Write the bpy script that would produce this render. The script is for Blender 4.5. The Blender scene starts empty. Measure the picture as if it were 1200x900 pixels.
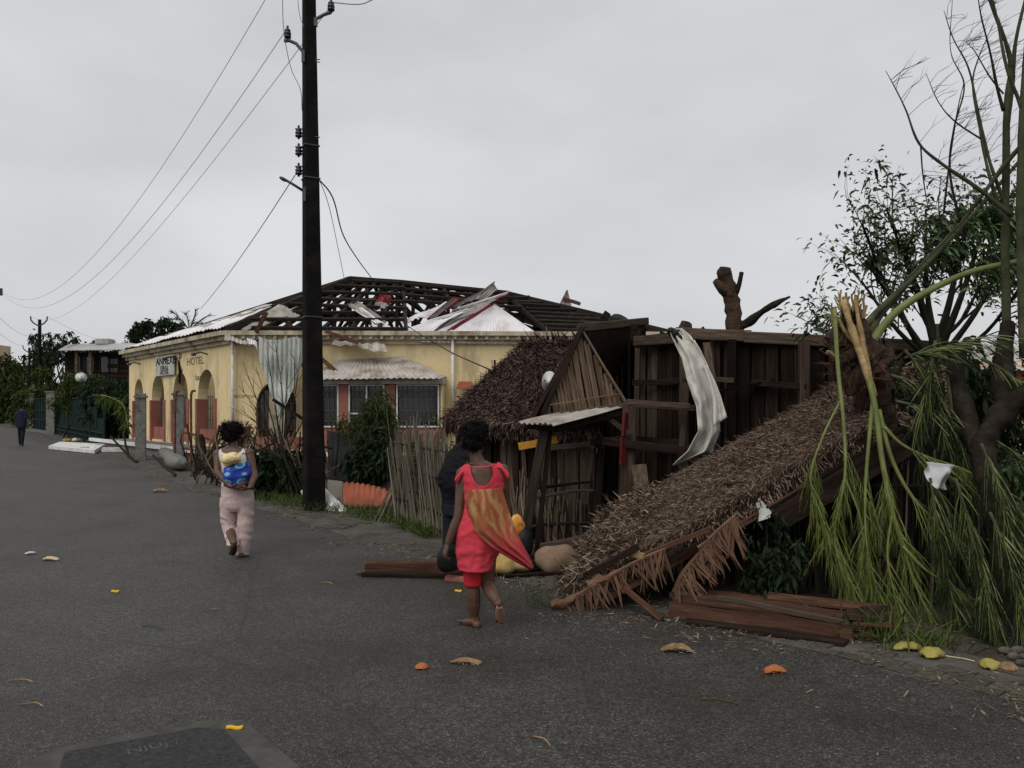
import bpy, bmesh, math, random
import numpy as np
from mathutils import Vector, Matrix, Quaternion, noise as mnoise
random.seed(7)
RNG = np.random.default_rng(7)
PI = math.pi
S = bpy.context.scene
COL = S.collection

# ------------------------------------------------------------------ camera
EYE, FPX, HZ = 1.65, 930.0, 480.0          # eye height, focal length in px of a 1200 wide frame, horizon row
cd = bpy.data.cameras.new('camera'); cam = bpy.data.objects.new('camera', cd); COL.objects.link(cam)
cam.location = (0, 0, EYE); cam.rotation_euler = (PI/2, 0, 0)
cd.sensor_fit = 'HORIZONTAL'; cd.sensor_width = 36.0; cd.lens = 36.0*FPX/1200
cd.shift_y = (HZ-450)/1200.0
cd.clip_start = 0.05; cd.clip_end = 6000
S.camera = cam
S.render.resolution_x, S.render.resolution_y = 1024, 768
S.view_settings.view_transform = 'Standard'; S.view_settings.look = 'None'
S.view_settings.exposure = 0.1; S.view_settings.gamma = 1.0

# ------------------------------------------------------------------ overcast sky and a very soft sun
SUN_EL, SUN_AZ = math.radians(50), math.radians(-150)
W = bpy.data.worlds.new('World'); S.world = W; W.use_nodes = True
nt = W.node_tree; N = nt.nodes; L = nt.links; N.clear()
out = N.new('ShaderNodeOutputWorld'); bg = N.new('ShaderNodeBackground'); bg.inputs['Strength'].default_value = 0.1
sky = N.new('ShaderNodeTexSky'); sky.sky_type = 'NISHITA'; sky.sun_disc = False
sky.sun_elevation = SUN_EL; sky.sun_rotation = SUN_AZ; sky.air_density = 1.0; sky.dust_density = 3.0
tc = N.new('ShaderNodeTexCoord')
mp = N.new('ShaderNodeMapping'); mp.inputs['Scale'].default_value = (1.0, 1.0, 2.6)
n1 = N.new('ShaderNodeTexNoise'); n1.inputs['Scale'].default_value = 1.9; n1.inputs['Detail'].default_value = 5; n1.inputs['Roughness'].default_value = 0.5
cr = N.new('ShaderNodeValToRGB'); e = cr.color_ramp.elements
e[0].position = 0.3; e[0].color = (5.25, 5.36, 5.55, 1); e[1].position = 0.7; e[1].color = (7.05, 7.1, 7.22, 1)
mx = N.new('ShaderNodeMix'); mx.data_type = 'RGBA'; mx.inputs[0].default_value = 0.94
L.new(tc.outputs['Generated'], mp.inputs['Vector']); L.new(mp.outputs['Vector'], n1.inputs['Vector'])
L.new(n1.outputs['Fac'], cr.inputs['Fac']); L.new(sky.outputs['Color'], mx.inputs[6]); L.new(cr.outputs['Color'], mx.inputs[7])
L.new(mx.outputs[2], bg.inputs['Color']); L.new(bg.outputs['Background'], out.inputs['Surface'])
sd = bpy.data.lights.new('sun', 'SUN'); sd.energy = 1.5; sd.angle = math.radians(45); sd.color = (1.0, 0.97, 0.93)
sun = bpy.data.objects.new('sun', sd); COL.objects.link(sun)
_d = Vector((math.sin(SUN_AZ)*math.cos(SUN_EL), math.cos(SUN_AZ)*math.cos(SUN_EL), math.sin(SUN_EL)))
sun.rotation_euler = _d.to_track_quat('Z', 'Y').to_euler(); sun.location = (0, 0, 60)

# ------------------------------------------------------------------ helpers
def P(px, py, Y):
    """The place at depth Y that the photograph shows at pixel (px, py)."""
    return Vector(((px-600)/FPX*Y, Y, EYE+(HZ-py)/FPX*Y))
def G(px, py, z=0.0):
    Y = (EYE-z)*FPX/(py-HZ)
    return Vector(((px-600)/FPX*Y, Y, z))
def X_at(px, Y): return (px-600)/FPX*Y
WL = {}
def wl(o): return WL.get(o.name, Vector((0, 0, 0))) if o else Vector((0, 0, 0))

def tag(o, label=None, cat=None, group=None, kind=None):
    if label: o['label'] = label
    if cat: o['category'] = cat
    if group: o['group'] = group
    if kind: o['kind'] = kind
    return o
def empty(name, loc, label=None, cat=None, group=None):
    o = bpy.data.objects.new(name, None); COL.objects.link(o); o.location = loc; o.empty_display_size = .2
    WL[o.name] = Vector(loc)
    return tag(o, label, cat, group)
def link(name, me, parent=None, loc=(0, 0, 0)):
    o = bpy.data.objects.new(name, me); COL.objects.link(o)
    o.location = Vector(loc)-wl(parent)
    WL[o.name] = Vector(loc)
    if parent: o.parent = parent
    return o

class MB:
    """Collects shapes in world space and links them as one mesh object."""
    def __init__(s): s.v = []; s.f = []
    def add(s, vs, fs):
        b = len(s.v); s.v += [tuple(v) for v in vs]; s.f += [tuple(b+i for i in f) for f in fs]; return s
    def box(s, c, size, rot=None):
        c = Vector(c); hx, hy, hz = size[0]/2, size[1]/2, size[2]/2
        vs = [Vector((x, y, z)) for z in (-hz, hz) for x, y in ((-hx, -hy), (hx, -hy), (hx, hy), (-hx, hy))]
        if rot is not None: vs = [rot @ v for v in vs]
        return s.add([v+c for v in vs], [(3, 2, 1, 0), (4, 5, 6, 7), (0, 1, 5, 4), (1, 2, 6, 5), (2, 3, 7, 6), (3, 0, 4, 7)])
    def beam(s, p, q, w, h, up=(0, 0, 1)):
        p, q = Vector(p), Vector(q); d = (q-p).normalized(); u = Vector(up)
        x = u.cross(d)
        if x.length < 1e-3: x = Vector((1, 0, 0)).cross(d)
        x.normalize(); y = d.cross(x)
        vs = []
        for c in (p, q):
            for a, b in ((-1, -1), (1, -1), (1, 1), (-1, 1)): vs.append(c+x*a*w/2+y*b*h/2)
        return s.add(vs, [(3, 2, 1, 0), (4, 5, 6, 7), (0, 1, 5, 4), (1, 2, 6, 5), (2, 3, 7, 6), (3, 0, 4, 7)])
    def tube(s, pts, rad, n=6, cap=True, flat=1.0, flatdir=None, rough=0.0, rfreq=6.0):
        pts = [Vector(p) for p in pts]
        if not hasattr(rad, '__len__'): rad = [rad]*len(pts)
        vs = []; fs = []; ref = None
        for i, p in enumerate(pts):
            a = pts[max(i-1, 0)]; b = pts[min(i+1, len(pts)-1)]; d = (b-a)
            d = d.normalized() if d.length > 1e-9 else Vector((0, 0, 1))
            if ref is None:
                ref = Vector(flatdir) if flatdir is not None else (Vector((0, 0, 1)) if abs(d.z) < .9 else Vector((1, 0, 0)))
            x = ref-d*ref.dot(d)
            if x.length < 1e-4: x = d.orthogonal()
            x.normalize(); y = d.cross(x); ref = x
            for k in range(n):
                t = 2*PI*k/n; o_ = x*math.cos(t)*rad[i]*flat+y*math.sin(t)*rad[i]; vs.append(p+(o_*(1+rough*(mnoise.noise((p+o_)*rfreq)+.5*mnoise.noise((p+o_)*rfreq*2.7))) if rough else o_))
        for i in range(len(pts)-1):
            for k in range(n):
                k2 = (k+1) % n; fs.append((i*n+k, i*n+k2, (i+1)*n+k2, (i+1)*n+k))
        if cap:
            fs.append(tuple(range(n-1, -1, -1))); o = (len(pts)-1)*n; fs.append(tuple(o+k for k in range(n)))
        return s.add(vs, fs)
    def rings(s, rs, cap=True, closed=True):
        n = len(rs[0]); vs = [v for r in rs for v in r]; fs = []
        for i in range(len(rs)-1):
            for k in range(n if closed else n-1):
                k2 = (k+1) % n; fs.append((i*n+k, i*n+k2, (i+1)*n+k2, (i+1)*n+k))
        if cap and closed:
            fs.append(tuple(range(n-1, -1, -1))); o = (len(rs)-1)*n; fs.append(tuple(o+k for k in range(n)))
        return s.add(vs, fs)
    def ell(s, c, r, rot=None, nu=14, nv=9):
        c = Vector(c); rs = []
        for j in range(1, nv):
            ph = PI*j/nv-PI/2; ring = []
            for k in range(nu):
                t = 2*PI*k/nu; v = Vector((math.cos(ph)*math.cos(t)*r[0], math.cos(ph)*math.sin(t)*r[1], math.sin(ph)*r[2]))
                ring.append(c+(rot @ v if rot is not None else v))
            rs.append(ring)
        return s.rings(rs)
    def slab(s, poly, nrm, th):
        """A flat polygon given depth th along -nrm."""
        n = len(poly); nv = Vector(nrm).normalized()*th; poly = [Vector(p) for p in poly]
        return s.add(poly+[p-nv for p in poly], [tuple(range(n)), tuple(range(2*n-1, n-1, -1))]+[((i+1) % n, i, n+i, n+(i+1) % n) for i in range(n)])
    def grid(s, fn, nu, nv, th=0.0):
        """Sheet fn(u, v) -> point; th > 0 gives it a second side."""
        pts = [[Vector(fn(i/nu, j/nv)) for i in range(nu+1)] for j in range(nv+1)]
        w = nu+1; vs = [p for r in pts for p in r]
        fs = [(j*w+i, j*w+i+1, (j+1)*w+i+1, (j+1)*w+i) for j in range(nv) for i in range(nu)]
        if th:
            nr = []
            for j in range(nv+1):
                for i in range(w):
                    a = pts[j][min(i+1, nu)]-pts[j][max(i-1, 0)]; b = pts[min(j+1, nv)][i]-pts[max(j-1, 0)][i]
                    c = a.cross(b); nr.append(c.normalized() if c.length > 1e-12 else Vector((0, 0, 1)))
            o = len(vs); vs += [v-n_*th for v, n_ in zip(vs[:], nr)]
            fs += [tuple(o+i for i in reversed(f)) for f in fs[:]]
            edge = [i for i in range(w)]+[j*w+nu for j in range(1, nv+1)]+[nv*w+i for i in range(nu-1, -1, -1)]+[j*w for j in range(nv-1, 0, -1)]
            for k in range(len(edge)):
                a, b = edge[k], edge[(k+1) % len(edge)]; fs.append((b, a, o+a, o+b))
        return s.add(vs, fs)
    def build(s, name, m, parent=None, smooth=False, origin=None, kind=None):
        o_ = Vector(origin) if origin is not None else wl(parent)
        me = bpy.data.meshes.new(name)
        me.from_pydata([(x-o_.x, y-o_.y, z-o_.z) for x, y, z in s.v], [], s.f)
        if m: me.materials.append(m)
        if smooth: me.polygons.foreach_set('use_smooth', [True]*len(me.polygons))
        me.update()
        ob = link(name, me, parent, o_)
        if kind: ob['kind'] = kind
        return ob

def fast_quads(name, V, m, parent=None, kind='stuff', origin=None):
    """V: (n, k, 3) array of n separate k-cornered faces (k = 3 or 4)."""
    n, k, _ = V.shape; o_ = np.array(origin if origin is not None else wl(parent))
    me = bpy.data.meshes.new(name)
    me.vertices.add(n*k); me.vertices.foreach_set('co', (V.reshape(-1, 3)-o_).astype(np.float32).ravel())
    me.loops.add(n*k); me.loops.foreach_set('vertex_index', np.arange(n*k, dtype=np.int32))
    me.polygons.add(n); me.polygons.foreach_set('loop_start', np.arange(0, n*k, k, dtype=np.int32))
    me.polygons.foreach_set('loop_total', np.full(n, k, dtype=np.int32))
    me.materials.append(m); me.update(calc_edges=True); me.validate()
    ob = link(name, me, parent, Vector([float(a) for a in o_]))
    if kind: ob['kind'] = kind
    return ob
def nrmz(a): return a/np.maximum(np.linalg.norm(a, axis=-1, keepdims=True), 1e-9)
def blades(base, dirs, side, ln, wd, bend=None, tip=0.25):
    """Narrow folded leaves: base (n,3), dirs (n,3), side (n,3), lengths, widths -> (2n,4,3) quads."""
    d = nrmz(dirs); sd_ = nrmz(side); ln = ln[:, None]; wd = wd[:, None]/2
    if bend is None: bend = np.zeros_like(base)
    mid = base+d*ln*.5+bend*ln*.12; end = base+d*ln+bend*ln*.5
    a = np.stack([base-sd_*wd*.6, base+sd_*wd*.6, mid+sd_*wd, mid-sd_*wd], 1)
    b = np.stack([mid-sd_*wd, mid+sd_*wd, end+sd_*wd*tip, end-sd_*wd*tip], 1)
    return np.concatenate([a, b], 0)
def rnd(a, b): return random.uniform(a, b)
def jit(v, r): return Vector(v)+Vector((rnd(-r, r), rnd(-r, r), rnd(-r, r)))
def bez(pts, n):
    """Smooth curve (Catmull-Rom) through the points, n steps per span."""
    pts = [Vector(p) for p in pts]; q = [pts[0]*2-pts[1]]+pts+[pts[-1]*2-pts[-2]]; r = []
    for i in range(1, len(q)-2):
        a, b, c, d = q[i-1:i+3]
        for k in range(n):
            t = k/n; r.append(.5*((2*b)+(c-a)*t+(2*a-5*b+4*c-d)*t*t+(3*b-a-3*c+d)*t**3))
    r.append(pts[-1]); return r
def lerpl(a, n):
    return [float(x) for x in np.interp(np.linspace(0, len(a)-1, n), range(len(a)), a)]

# ---- shared unit pieces (base at the origin, one unit along Z)
_UNIT = {}
def unit(kind, m, var=0):
    key = (kind, m.name, var)
    if key in _UNIT: return _UNIT[key]
    r = random.Random(hash((kind, var)) % 9973 if False else sum(map(ord, kind))*31+var)
    b = MB()
    if kind == 'plank':            # x wide, y thick; weathered ends, slightly warped
        rs = []
        for i, t in enumerate((0, .33, .66, 1)):
            w = .5-r.uniform(0, .06); dx = r.uniform(-.04, .04); dy = r.uniform(-.25, .25)
            e1 = r.uniform(-.012, .012) if t in (0, 1) else 0; e2 = r.uniform(-.025, .025) if t in (0, 1) else 0
            rs.append([(-w+dx, -.5+dy, t+e1), (w+dx, -.5+dy, t+e2), (w+dx, .5+dy, t+e2), (-w+dx, .5+dy, t+e1)])
        b.rings(rs)
    elif kind == 'beam':
        rs = []
        for i, t in enumerate((0, .5, 1)):
            dx, dy = r.uniform(-.08, .08), r.uniform(-.08, .08)
            rs.append([(-.5+dx, -.4+dy, t), (-.4+dx, -.5+dy, t), (.4+dx, -.5+dy, t), (.5+dx, -.4+dy, t), (.5+dx, .4+dy, t), (.4+dx, .5+dy, t), (-.4+dx, .5+dy, t), (-.5+dx, .4+dy, t)])
        b.rings(rs)
    elif kind == 'stick':
        rs = []; n = 5; dx = dy = 0
        for i in range(5):
            t = i/4; k = .5*(1-.35*t); dx += r.uniform(-.45, .45); dy += r.uniform(-.45, .45)
            rs.append([(dx+k*math.cos(2*PI*j/n), dy+k*math.sin(2*PI*j/n), t) for j in range(n)])
        b.rings(rs)
    elif kind == 'block':          # paving block, top edges rounded off
        z = 1.0; rs = [[(-.5, -.5, 0), (.5, -.5, 0), (.5, .5, 0), (-.5, .5, 0)], [(-.5, -.5, .8), (.5, -.5, .8), (.5, .5, .8), (-.5, .5, .8)],
                       [(-.46, -.44, z), (.46, -.44, z), (.46, .44, z), (-.46, .44, z)]]
        b.rings(rs)
    me = bpy.data.meshes.new(kind+'_mesh'); me.from_pydata(b.v, [], b.f); me.materials.append(m); me.update()
    _UNIT[key] = me; return me
def strut(kind, name, m, parent, p, q, wx, wy=None, face=(0, -1, 0), nvar=5, roll=0.0):
    """A piece of its own from p to q; its thin side (y) looks along face."""
    p, q = Vector(p), Vector(q); d = q-p; ln = d.length; d = d.normalized()
    f = Vector(face); y = f-d*f.dot(d)
    if y.length < 1e-3: y = d.orthogonal()
    y.normalize(); x = y.cross(d)
    R = Matrix((x, y, d)).transposed()
    if roll: R = R @ Matrix.Rotation(roll, 3, 'Z')
    o = bpy.data.objects.new(name, unit(kind, m, random.randrange(nvar))); COL.objects.link(o)
    if parent: o.parent = parent
    o.matrix_local = Matrix.LocRotScale(p-wl(parent), R.to_quaternion(), Vector((wx, wy if wy else wx, ln)))
    return o

# ------------------------------------------------------------------ materials
def C3(c): return (c[0], c[1], c[2], 1)
def mat(name, cols, scale=6.0, dstretch=None, stretch=(1, 1, 1), rough=0.85, bump=0.0, bscale=None, detail=6, island=0.0, objvar=0.0, pos=None, trans=0.0,
        spec=0.07, dirt=None, dscale=1.5, droff=(0.5, 0.7), coords='Object', metal=0.0):
    """Noise-coloured surface: cols spread along a ramp, fine relief, optional per-leaf and per-object change, optional dirt patches."""
    m = bpy.data.materials.new(name); m.use_nodes = True
    nt = m.node_tree; N, L = nt.nodes, nt.links; b = N['Principled BSDF']
    tc = N.new('ShaderNodeTexCoord'); oi = N.new('ShaderNodeObjectInfo')
    mp = N.new('ShaderNodeMapping'); mp.inputs['Scale'].default_value = [scale*s for s in stretch]
    off = N.new('ShaderNodeVectorMath'); off.operation = 'SCALE'; off.inputs[0].default_value = (37.1, 11.3, 23.7)
    if objvar: L.new(oi.outputs['Random'], off.inputs['Scale'])
    else: off.inputs['Scale'].default_value = 0
    L.new(tc.outputs[coords], mp.inputs['Vector']); L.new(off.outputs[0], mp.inputs['Location'])
    nz = N.new('ShaderNodeTexNoise'); nz.inputs['Scale'].default_value = 1.0; nz.inputs['Detail'].default_value = detail; nz.inputs['Roughness'].default_value = .62
    L.new(mp.outputs['Vector'], nz.inputs['Vector'])
    cr = N.new('ShaderNodeValToRGB'); el = cr.color_ramp.elements
    n = len(cols); ps = pos or [.3+.4*i/max(n-1, 1) for i in range(n)]
    while len(el) < n: el.new(.5)
    for i in range(n): el[i].position = ps[i]; el[i].color = C3(cols[i])
    fac = nz.outputs['Fac']
    if island:
        ge = N.new('ShaderNodeNewGeometry'); mm = N.new('ShaderNodeMix'); mm.data_type = 'FLOAT'; mm.inputs[0].default_value = island
        mr = N.new('ShaderNodeMapRange'); mr.inputs['To Min'].default_value = .22; mr.inputs['To Max'].default_value = .78
        L.new(ge.outputs['Random Per Island'], mr.inputs['Value']); L.new(fac, mm.inputs[2]); L.new(mr.outputs[0], mm.inputs[3]); fac = mm.outputs[0]
    L.new(fac, cr.inputs['Fac']); colr = cr.outputs['Color']
    if objvar:
        hs = N.new('ShaderNodeHueSaturation'); mr2 = N.new('ShaderNodeMapRange')
        mr2.inputs['To Min'].default_value = 1-objvar; mr2.inputs['To Max'].default_value = 1+objvar
        L.new(oi.outputs['Random'], mr2.inputs['Value']); L.new(mr2.outputs[0], hs.inputs['Value']); L.new(colr, hs.inputs['Color']); colr = hs.outputs['Color']
    if dirt:
        nd = N.new('ShaderNodeTexNoise'); nd.inputs['Scale'].default_value = dscale; nd.inputs['Detail'].default_value = 7; nd.inputs['Roughness'].default_value = .65
        if dstretch:
            dmp = N.new('ShaderNodeMapping'); dmp.inputs['Scale'].default_value = dstretch; L.new(tc.outputs[coords], dmp.inputs['Vector']); L.new(dmp.outputs[0], nd.inputs['Vector'])
        else: L.new(tc.outputs[coords], nd.inputs['Vector'])
        rr = N.new('ShaderNodeMapRange'); rr.inputs['From Min'].default_value = droff[0]; rr.inputs['From Max'].default_value = droff[1]
        L.new(nd.outputs['Fac'], rr.inputs['Value'])
        dm = N.new('ShaderNodeMix'); dm.data_type = 'RGBA'; dm.inputs[7].default_value = C3(dirt)
        L.new(rr.outputs[0], dm.inputs[0]); L.new(colr, dm.inputs[6]); colr = dm.outputs[2]
    L.new(colr, b.inputs['Base Color'])
    b.inputs['Roughness'].default_value = rough; b.inputs['Specular IOR Level'].default_value = spec; b.inputs['Metallic'].default_value = metal
    if bump:
        nb = N.new('ShaderNodeTexNoise'); nb.inputs['Scale'].default_value = 1.0; nb.inputs['Detail'].default_value = 5
        mb = N.new('ShaderNodeMapping'); k = bscale or scale*3; mb.inputs['Scale'].default_value = [k*s for s in stretch]
        L.new(tc.outputs[coords], mb.inputs['Vector']); L.new(off.outputs[0], mb.inputs['Location']); L.new(mb.outputs['Vector'], nb.inputs['Vector'])
        bu = N.new('ShaderNodeBump'); bu.inputs['Strength'].default_value = bump; bu.inputs['Distance'].default_value = .02
        L.new(nb.outputs['Fac'], bu.inputs['Height']); L.new(bu.outputs['Normal'], b.inputs['Normal'])
    if trans:
        b.inputs['Transmission Weight'].default_value = 0
        tr = N.new('ShaderNodeBsdfTranslucent'); ms = N.new('ShaderNodeMixShader'); ms.inputs[0].default_value = trans
        L.new(colr, tr.inputs['Color']); L.new(b.outputs[0], ms.inputs[1]); L.new(tr.outputs[0], ms.inputs[2])
        L.new(ms.outputs[0], N['Material Output'].inputs['Surface'])
    return m

M = {}
def asphalt_mat():
    m = bpy.data.materials.new('asphalt'); m.use_nodes = True; nt = m.node_tree; N, L = nt.nodes, nt.links; b = N['Principled BSDF']
    tc = N.new('ShaderNodeTexCoord')
    def noise(s, d=4, r=.6):
        n = N.new('ShaderNodeTexNoise'); n.inputs['Scale'].default_value = s; n.inputs['Detail'].default_value = d; n.inputs['Roughness'].default_value = r
        L.new(tc.outputs['Object'], n.inputs['Vector']); return n
    vo = N.new('ShaderNodeTexVoronoi'); vo.inputs['Scale'].default_value = 100; L.new(tc.outputs['Object'], vo.inputs['Vector'])
    cr = N.new('ShaderNodeValToRGB'); el = cr.color_ramp.elements      # single stones in the binder
    el[0].position = 0; el[0].color = (.012, .0115, .011, 1); el[1].position = 1; el[1].color = (.17, .16, .143, 1)
    x = el.new(.5); x.color = (.048, .0455, .042, 1); x = el.new(.86); x.color = (.084, .079, .072, 1)
    sp = N.new('ShaderNodeSeparateColor'); L.new(vo.outputs['Color'], sp.inputs['Color']); L.new(sp.outputs[0], cr.inputs['Fac'])
    big = noise(.42, 8, .68); mr = N.new('ShaderNodeMapRange'); mr.inputs['From Min'].default_value = .40; mr.inputs['From Max'].default_value = .60
    L.new(big.outputs['Fac'], mr.inputs['Value'])
    mx = N.new('ShaderNodeMix'); mx.data_type = 'RGBA'; mx.blend_type = 'MULTIPLY'; mx.inputs[0].default_value = 1
    br = N.new('ShaderNodeValToRGB'); e2 = br.color_ramp.elements; e2[0].color = (.62, .55, .47, 1); e2[1].color = (1.2, 1.2, 1.17, 1)
    L.new(mr.outputs[0], br.inputs['Fac']); L.new(cr.outputs['Color'], mx.inputs[6]); L.new(br.outputs['Color'], mx.inputs[7])
    md = noise(7, 8, .7); mr3 = N.new('ShaderNodeMapRange'); mr3.inputs['From Min'].default_value = .55; mr3.inputs['From Max'].default_value = .75; mr3.inputs['To Max'].default_value = .45
    L.new(md.outputs['Fac'], mr3.inputs['Value'])
    mx2 = N.new('ShaderNodeMix'); mx2.data_type = 'RGBA'; mx2.inputs[7].default_value = (.055, .05, .042, 1)
    L.new(mr3.outputs[0], mx2.inputs[0]); L.new(mx.outputs[2], mx2.inputs[6])
    dp = noise(.75, 9, .7); dr_ = N.new('ShaderNodeMapRange'); dr_.inputs['From Min'].default_value = .55; dr_.inputs['From Max'].default_value = .63; L.new(dp.outputs['Fac'], dr_.inputs['Value'])
    st = N.new('ShaderNodeMix'); st.data_type = 'RGBA'; st.blend_type = 'MULTIPLY'; st.inputs[7].default_value = (.66, .64, .62, 1); L.new(dr_.outputs[0], st.inputs[0]); L.new(mx2.outputs[2], st.inputs[6])
    cv = N.new('ShaderNodeTexVoronoi'); cv.feature = 'DISTANCE_TO_EDGE'; cv.inputs['Scale'].default_value = .33; wn = noise(2.2, 5, .6); wm = N.new('ShaderNodeMix'); wm.data_type = 'RGBA'; wm.inputs[0].default_value = .16
    L.new(tc.outputs['Object'], wm.inputs[6]); L.new(wn.outputs['Color'], wm.inputs[7]); L.new(wm.outputs[2], cv.inputs['Vector'])
    ck = N.new('ShaderNodeMapRange'); ck.inputs['From Min'].default_value = .0; ck.inputs['From Max'].default_value = .006; ck.inputs['To Min'].default_value = .55; ck.inputs['To Max'].default_value = 0; L.new(cv.outputs['Distance'], ck.inputs['Value'])
    cm = N.new('ShaderNodeMix'); cm.data_type = 'RGBA'; cm.inputs[7].default_value = (.016, .014, .012, 1); L.new(ck.outputs[0], cm.inputs[0]); L.new(st.outputs[2], cm.inputs[6])
    L.new(cm.outputs[2], b.inputs['Base Color'])
    rg = N.new('ShaderNodeMapRange'); rg.inputs['To Min'].default_value = .36; rg.inputs['To Max'].default_value = .78; L.new(big.outputs['Fac'], rg.inputs['Value'])
    L.new(rg.outputs[0], b.inputs['Roughness']); b.inputs['Specular IOR Level'].default_value = .42
    bu = N.new('ShaderNodeBump'); bu.inputs['Strength'].default_value = 1.0; bu.inputs['Distance'].default_value = .018
    ad = N.new('ShaderNodeMath'); ad.operation = 'ADD'; f2 = noise(28, 4)
    L.new(vo.outputs['Distance'], ad.inputs[0]); L.new(f2.outputs['Fac'], ad.inputs[1]); L.new(ad.outputs[0], bu.inputs['Height']); L.new(bu.outputs['Normal'], b.inputs['Normal'])
    return m
M['asphalt'] = asphalt_mat()
M['asphalt_dark'] = mat('asphalt_dark', [(.026, .026, .027), (.04, .04, .041), (.06, .06, .06)], 40, rough=.75, bump=.5, bscale=120)
M['concrete'] = mat('concrete', [(.11, .105, .095), (.17, .165, .155), (.22, .215, .2)], 7, rough=.9, bump=.3, bscale=40, dirt=(.05, .045, .038), dscale=3, droff=(.5, .75))
M['rim'] = mat('patch_rim', [(.065, .063, .057), (.09, .087, .08)], 9, rough=.9, bump=.3, bscale=70, dirt=(.045, .042, .038), dscale=5, droff=(.45, .7))
M['block'] = mat('paving_concrete', [(.065, .058, .048), (.10, .091, .077), (.15, .136, .117)], 9, rough=.85, bump=.4, bscale=60, objvar=.22, dirt=(.04, .034, .026), dscale=3, droff=(.42, .62))
M['mud'] = mat('mud', [(.036, .03, .023), (.058, .05, .04), (.085, .075, .062)], 2.2, rough=.85, bump=.6, bscale=22, dirt=(.045, .04, .03), dscale=9, droff=(.5, .6))
M['dust'] = mat('pavement_dust', [(.06, .055, .047), (.085, .08, .07), (.115, .108, .095)], 2.5, rough=.9, bump=.5, bscale=26, dirt=(.04, .036, .03), dscale=1.6, droff=(.5, .68))
M['soil'] = mat('soil', [(.03, .027, .018), (.045, .042, .025), (.05, .06, .025)], 1.3, rough=.95, bump=.6, bscale=14)
M['yellow'] = mat('yellow_plaster', [(.63, .50, .27), (.69, .555, .315), (.73, .60, .36)], 1.6, rough=.9, bump=.12, bscale=18, dirt=(.30, .235, .14), dscale=1.5, dstretch=(1, 1, .28), droff=(.5, .74))
M['cream'] = mat('cream_trim', [(.44, .38, .27), (.52, .46, .34)], 2.5, rough=.9, bump=.1, dirt=(.13, .105, .075), dscale=1.6, dstretch=(1, 1, .5), droff=(.46, .68))
M['pink'] = mat('terracotta_paint', [(.27, .105, .08), (.32, .135, .105)], 3, rough=.9, bump=.1, dirt=(.17, .07, .05), dscale=2, droff=(.5, .75))
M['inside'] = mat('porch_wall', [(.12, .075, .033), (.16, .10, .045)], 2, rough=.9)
M['white_paint'] = mat('white_paint', [(.55, .55, .53), (.68, .68, .66)], 5, rough=.7, dirt=(.3, .28, .25), dscale=4, droff=(.5, .75))
M['char'] = mat('charred_timber', [(.012, .010, .009), (.026, .021, .018), (.045, .036, .03)], 5, (1, 1, .6), rough=.9, bump=.4, objvar=.35)
M['tin_white'] = mat('white_roof_sheet', [(.66, .63, .64), (.76, .74, .75)], 2.5, rough=.45, spec=.5, objvar=.08, dirt=(.42, .36, .35), dscale=1.3, droff=(.5, .78))
M['tin_under'] = mat('sheet_underside', [(.27, .24, .22), (.36, .33, .31)], 4, rough=.5, objvar=.15, dirt=(.15, .11, .09), dscale=2.5)
M['maroon'] = mat('maroon_paint', [(.16, .022, .03), (.22, .035, .045)], 5, rough=.6)
M['tin_old'] = mat('weathered_tin', [(.30, .27, .235), (.42, .385, .34), (.5, .47, .43)], 3, rough=.55, spec=.45, dirt=(.19, .125, .085), dscale=1.8, droff=(.48, .7))
M['tin_grey'] = mat('grey_green_sheet', [(.42, .44, .405), (.52, .54, .50)], 2, rough=.5, spec=.4, dirt=(.22, .2, .17), dscale=2.2, droff=(.52, .75))
M['tin_dark'] = mat('dark_shaded_tin', [(.02, .021, .02), (.04, .042, .04)], 4, rough=.7)  # dark tin; on the back roof slope its tone paints underside shade
M['tin_orange'] = mat('orange_tin', [(.29, .085, .045), (.35, .115, .065)], 3, rough=.6, dirt=(.13, .06, .04), dscale=3, droff=(.5, .7))
M['rust'] = mat('rust', [(.07, .028, .016), (.12, .05, .027), (.17, .08, .045)], 9, rough=.95, bump=.4)
M['pole'] = mat('pole_timber', [(.005, .0045, .0042), (.009, .008, .0075), (.018, .016, .0145)], 3, (1, 1, .12), rough=.85, bump=.6, bscale=24, dirt=(.03, .028, .026), dscale=3, droff=(.62, .88))
M['steel'] = mat('dark_steel', [(.03, .031, .033), (.05, .051, .053)], 9, rough=.6, spec=.5)
M['porcelain'] = mat('brown_porcelain', [(.012, .01, .01), (.02, .017, .016)], 9, rough=.35, spec=.5)
M['wire'] = mat('wire', [(.16, .165, .17), (.2, .205, .21)], 4, rough=.6)
M['wire_dark'] = mat('cable', [(.012, .012, .013), (.02, .02, .02)], 4, rough=.6)
M['wood_dark'] = mat('dark_boards', [(.009, .0058, .0045), (.018, .0115, .0088), (.034, .0225, .0172)], 3, (1, 1, 2.2), rough=.88, bump=.4, objvar=.4, detail=8)
M['wood_grey'] = mat('grey_boards', [(.044, .030, .021), (.078, .056, .041), (.135, .103, .079)], 4, (1, 1, 2.0), rough=.9, bump=.4, objvar=.35, detail=8)
M['wood_brown'] = mat('brown_boards', [(.045, .022, .015), (.085, .042, .028), (.135, .07, .046)], 3, (1, 1, 2.0), rough=.8, bump=.4, objvar=.22, detail=8)
M['bamboo_brown'] = mat('brown_cane', [(.07, .046, .03), (.13, .09, .06), (.21, .155, .11)], 3, (1, 1, 3), rough=.85, bump=.2, objvar=.4)
M['stick_pale'] = mat('pale_sticks', [(.085, .072, .052), (.15, .13, .096), (.22, .195, .15)], 3, (1, 1, 4), rough=.9, bump=.3, objvar=.4)
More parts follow.
